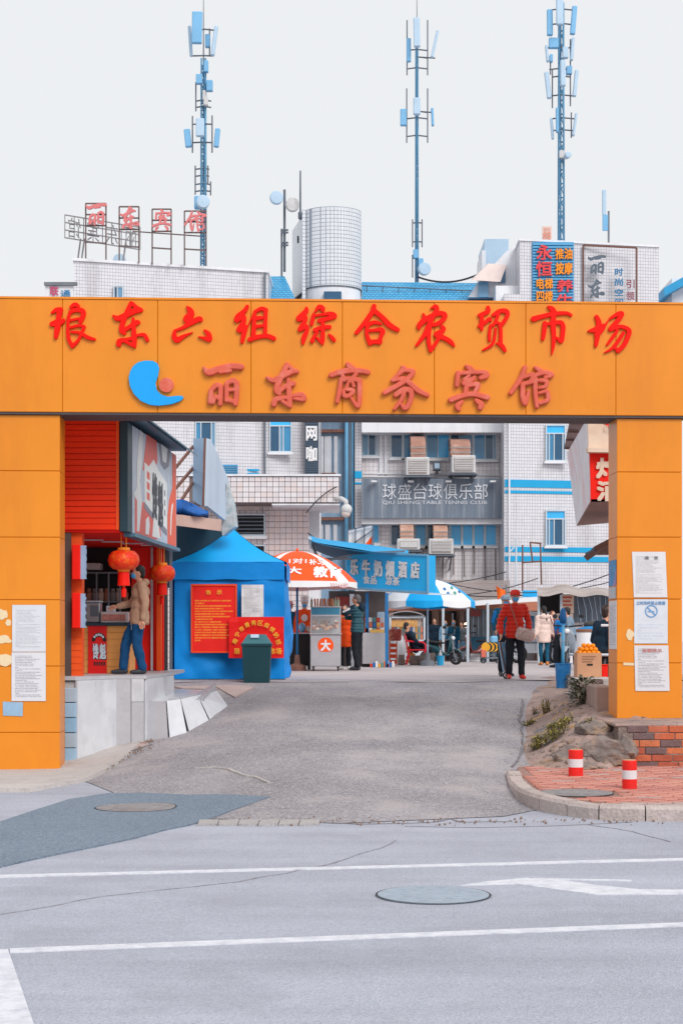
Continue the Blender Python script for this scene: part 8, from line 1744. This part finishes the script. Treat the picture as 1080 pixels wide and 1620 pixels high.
C_jean = cloth('jeans', rgb(22,74,120)); C_black = cloth('black', rgb(30,34,42)); C_navy = cloth('navy', rgb(28,48,66)); C_shoe = mat('dark_shoe', rgb(52,56,64), .5, .2, 8); C_red = cloth('red_puffer', rgb(206,46,30), .45); C_tan = cloth('tan_jacket', rgb(182,148,124)); C_teal = cloth('teal', rgb(26,84,112)); C_vest = cloth('vest', rgb(44,84,96), .5); C_orange = cloth('orange', rgb(240,84,30)); C_pink = cloth('pale_pink', rgb(230,204,194)); C_lblue = cloth('light_blue', rgb(130,176,206)); C_blue = cloth('blue', rgb(24,120,196)); C_grey = cloth('grey', rgb(112,116,122)); C_rshoe = mat('red_shoe', rgb(206,50,40), .5, .15, 8); C_tshoe = mat('tan_shoe', rgb(206,124,50), .5, .15, 8); C_maroon = cloth('maroon', rgb(120,64,56))
# the young man on the kiosk plinth
t, M4, fin, J = person('young man in tan hooded jacket and jeans stepping out of the red kiosk', 221, 22.3, 172/F*22.35, 98, C_tan, C_jean, C_shoe, zf=FZ, detail=True, hem=.78, puff=1.20, wide=1.22, vox=.016,
  pose=dict(anR=(.09,.25,.085), knR=(.10,.21,.51), anL=(-.10,-.04,.085), knL=(-.10,.05,.50), elR=(.21,.10,1.13), wrR=(.15,.34,1.07), elL=(-.24,-.08,1.12), wrL=(-.235,-.05,.86), chest=(0,-.01,1.27), neck=(0,-.02,1.44), head=(0,.02,1.60), shL=(-.18,-.03,1.40), shR=(.18,.0,1.40)))
ex(t, M4, 'hood', C_tan, lambda m: m.ell((0,-.09,1.45), (.11,.07,.06), 12, 8)); ex(t, M4, 'drawstring', M_wht, lambda m: m.tube([(-.10,.12,.84),(-.11,.13,.70)], .004, 4)); ex(t, M4, 'drawstring', M_wht, lambda m: m.tube([(.02,.14,.84),(.02,.15,.66)], .004, 4))
# woman in the red quilted jacket with shoulder bag
YR_ = 28.6; t, M4, fin, J = person('woman in red quilted jacket and red cap walking towards the gate', 814, YR_, 140/F*YR_, 186, C_red, C_black, C_rshoe, zf=FL(YR_), detail=True, quilt=.075, hem=.80, puff=1.10, wide=1.12, vox=.013, hat=('cap', cloth('red_cap', rgb(214,62,52))), hairmat=M_ghair,
  pose=dict(anL=(-.12,.06,.085), knL=(-.11,.06,.50), anR=(.11,-.03,.085), knR=(.11,.02,.50), elR=(.29,-.0,1.13), wrR=(.30,.10,.88), elL=(-.27,-.02,1.13), wrL=(-.27,.06,.87)))
ex(t, M4, 'glasses', M_grey, lambda m: [m.tube([(s_*.035+.024*math.cos(a), .098, 1.614+.018*math.sin(a)) for a in [2*math.pi*i/10 for i in range(11)]], .003, 4) for s_ in (-1,1)] and None, False)
sb_ = thing('shoulder_bag', P(831,1014,YR_-.25), 'beige patterned shoulder bag hanging at the red jacketed woman', 'bag'); M_bg = mat('patterned_bag', rgb(196,170,164), .7, .35, 16, dirt=rgb(120,80,80), dirt_amt=.9, dscale=14)
def bgm(m):
    m.bbox(-.16,.16,-.05,.05,-.12,.10, b=.045); m.v = [tuple(Matrix.Translation(P(830,1003,YR_-.22)) @ Matrix.Rotation(R(14),4,'Y') @ Vector(q)) for q in m.v]
part('bag_body', M_bg, sb_, bgm); part('flap', M_bg, sb_, lambda m: m.prism([P(818,997,YR_-.28),P(843,1003,YR_-.28),P(840,1010,YR_-.28),P(820,1005,YR_-.28)], (0,.008,0)))
part('strap', mat('bag_strap', rgb(160,84,74), .7), sb_, lambda m: m.tube([P(819,995,YR_-.22),P(813,975,YR_-.23),P(806,956,YR_-.18),P(803,950,YR_-.05)], .014, 6))
# trolley bag she pulls
tr = thing('shopping_trolley', P(797,1072,YR_-.05), 'patterned blue shopping trolley pulled by the red jacketed woman', 'trolley'); M_trb = mat('trolley_print', rgb(110,170,210), .6, .4, 9, dirt=rgb(230,190,150), dirt_amt=.95, dscale=7); flr = FL(28.9)
part('bag', M_trb, tr, lambda m: m.prism([P(789,1016,28.75),P(802,1016,28.75),P(808,1064,28.75),P(797,1064,28.75)][::-1], (0,.22,0))); part('frame', M_rust, tr, lambda m: m.tube([P(789,1012,28.72),P(801,1068,28.72)], .012, 6).tube([P(800,1012,28.72),P(809,1066,28.72)], .012, 6)); part('handle', M_blk, tr, lambda m: m.tube([P(787,1010,28.72),P(799,1010,28.72)], .014, 6))
for y in (28.70, 29.0): wheel(tr, (PX(800,y),y,flr+.06), .06, .03, (0,1,0), M_rust)
# woman behind in blue
YB_ = 30.6; t, M4, fin, J = person('woman in blue jacket and patterned cap half hidden behind the red jacket', 799, YB_, 128/F*YB_, 190, C_teal, C_black, C_shoe, hem=.84, puff=1.12, hat=('cap', mat('patterned_cap', rgb(150,170,186), .7, .4, 24)), pose=dict(elR=(.27,.02,1.13), wrR=(.26,.16,.98)))
ex(t, M4, 'sleeve_stripe', C_blue, lambda m: m.caps((.235,.05,1.36), .035, (.29,.06,1.15), .032)); ob_ = thing('orange_pouch', P(790,993,30.2), 'orange pouch carried by the woman in blue', 'bag'); part('pouch', C_orange, ob_, lambda m: m.ell(P(790,992,30.2), (.07,.05,.08), 10, 8), True); part('pouch_strap', M_rust, ob_, lambda m: m.tube([P(790,986,30.2),P(793,975,30.3)], .008, 5))
# customer with the vest at the cart
t, M4, fin, J = person('man in dark quilted vest and black trousers buying at the snack cart', 565, 36.4, 120/F*36.4, 68, C_vest, C_black, C_shoe, hairmat=M_ghair, mask=False, quilt=.07, hem=.86, puff=1.14, wide=1.15, pose=dict(elL=(-.24,.20,1.30), wrL=(-.16,.42,1.36), elR=(.22,.12,1.2), wrR=(.14,.34,1.2), anL=(-.12,-.05,.085), anR=(.12,.06,.085)))
ex(t, M4, 'dark_sleeve', C_navy, lambda m: m.caps((-.18,.02,1.40), .086, (-.24,.20,1.30), .072).caps((-.24,.20,1.30), .072, (-.17,.40,1.355), .058)); ex(t, M4, 'sleeve_print', M_wht, lambda m: m.caps((-.265,.10,1.385), .034, (-.30,.22,1.325), .028)); ex(t, M4, 'hood', C_navy, lambda m: m.ell((0,-.12,1.43), (.12,.07,.10), 12, 8))
person('stall woman in orange apron beside the snack cart', 546, 37.3, 102/F*37.3, 165, C_orange, C_black, mat('white_trainer', rgb(206,200,196), .5, .15), hairmat=M_ghair, hem=.60, puff=1.05, mask=False)
person('vendor in teal jacket and pink brimmed hat by the tent edge', 458, 37.6, 108/F*37.6, 150, C_teal, C_black, C_shoe, hat=('brim', cloth('pink_hat', rgb(206,140,140))), hem=.8)
t, M4, fin, J = person('vendor in orange vest and tall white cap behind the side table', 482, 37.5, 112/F*37.5, 178, C_orange, C_black, C_shoe, hat=('chef', M_wht), hem=.8, puff=1.05); ex(t, M4, 'vest_print', M_wht, lambda m: m.ell((0,.14,1.25), (.08,.012,.09), 10, 6))
# seated man on the red chair
person('man in dark coat sitting on the red plastic chair', 657, 46.55, 1.62, -78, C_navy, C_black, C_shoe, pose=sit_pose(.44,-.22), seat=True, mask=False, puff=1.15)
# far walkers
person('man in dark clothes standing in the shade by the shop pier', 687, 61.2, 1.6, 170, C_navy, C_black, C_shoe, mask=False, hem=.7)
person('bald man in light blue shirt and mask walking among shoppers', 704, 60.6, 1.5, 175, C_lblue, C_navy, C_shoe, hair='none')
person('bald man in dark teal jacket walking nearest the canopy post', 717.5, 60.2, 1.52, 165, C_teal, C_jean, C_shoe, hair='none', pose=dict(anL=(-.1,.22,.085), knL=(-.1,.2,.5), anR=(.1,-.22,.14), knR=(.1,.0,.5), wrR=(.3,.2,.9)))
person('man in grey jacket walking behind the teal jacket', 729.5, 61.2, 1.46, 160, C_grey, C_lblue, mat('white_trainer2', rgb(206,200,196), .5), mask=False, pose=dict(anL=(-.1,.2,.085), anR=(.1,-.2,.12)))
# woman in the pale coat walking away
t, M4, fin, J = person('woman in pale pink coat with long ponytail walking away', 860, 45, 94/F*45, 8, C_pink, C_teal, C_tshoe, hair='pony', mask=False, hem=.66, puff=1.14, wide=.92, pose=dict(anL=(-.06,.08,.085), anR=(.07,-.10,.085), wrR=(.29,-.02,.88), wrL=(-.27,-.05,.88)))
ex(t, M4, 'hood', C_pink, lambda m: m.ell((0,-.10,1.42), (.15,.06,.09), 12, 8)); ex(t, M4, 'bag_strap', C_maroon, lambda m: m.tube([(.16,-.06,1.42),(.24,-.15,1.15),(.32,-.06,.86)], .014, 6))
# others at right
person('person in bright blue jacket bending by the folded umbrella', 893, 45, 1.50, 15, C_blue, C_teal, C_shoe, mask=False, hem=.78, puff=1.2, wide=1.1, pose=dict(chest=(0,.14,1.24), neck=(0,.26,1.38), head=(0,.36,1.48), shL=(-.18,.22,1.36), shR=(.18,.22,1.36), waist=(0,.05,1.08), elL=(-.24,.26,1.1), elR=(.24,.26,1.1), wrL=(-.2,.36,.9), wrR=(.2,.36,.9)))
person('rider in white and dark jacket sitting on the grey scooter', 906, 39.9, 1.58, 70, cloth('white_dark', rgb(120,140,160)), C_black, C_shoe, pose=sit_pose(.76,.12), seat=True, mask=False)
person('woman with reddish hair standing in the dark stall opening', 873, 49.5, 1.60, 200, C_maroon, C_black, C_shoe, hairmat=mat('auburn_hair', rgb(110,64,50), .6, .3, 20), mask=False)
zs_ = ramp_z(3.4,25.6)
t, M4, fin, J = person('man in dark jacket sitting on the bench beside the oranges', 948, 25.55, 1.62, -62, C_navy, C_black, C_shoe, zf=.93-.02, pose=sit_pose(.50,.10), seat=True, mask=False, puff=1.12, hairmat=mat('brown_black_hair', rgb(62,46,42), .5, .3, 20)); ex(t, M4, 'orange_lapel', C_orange, lambda m: m.caps((.10,.15,.95), .05, (.10,.17,.70), .06))

bpy.data.scenes.remove(TSC)
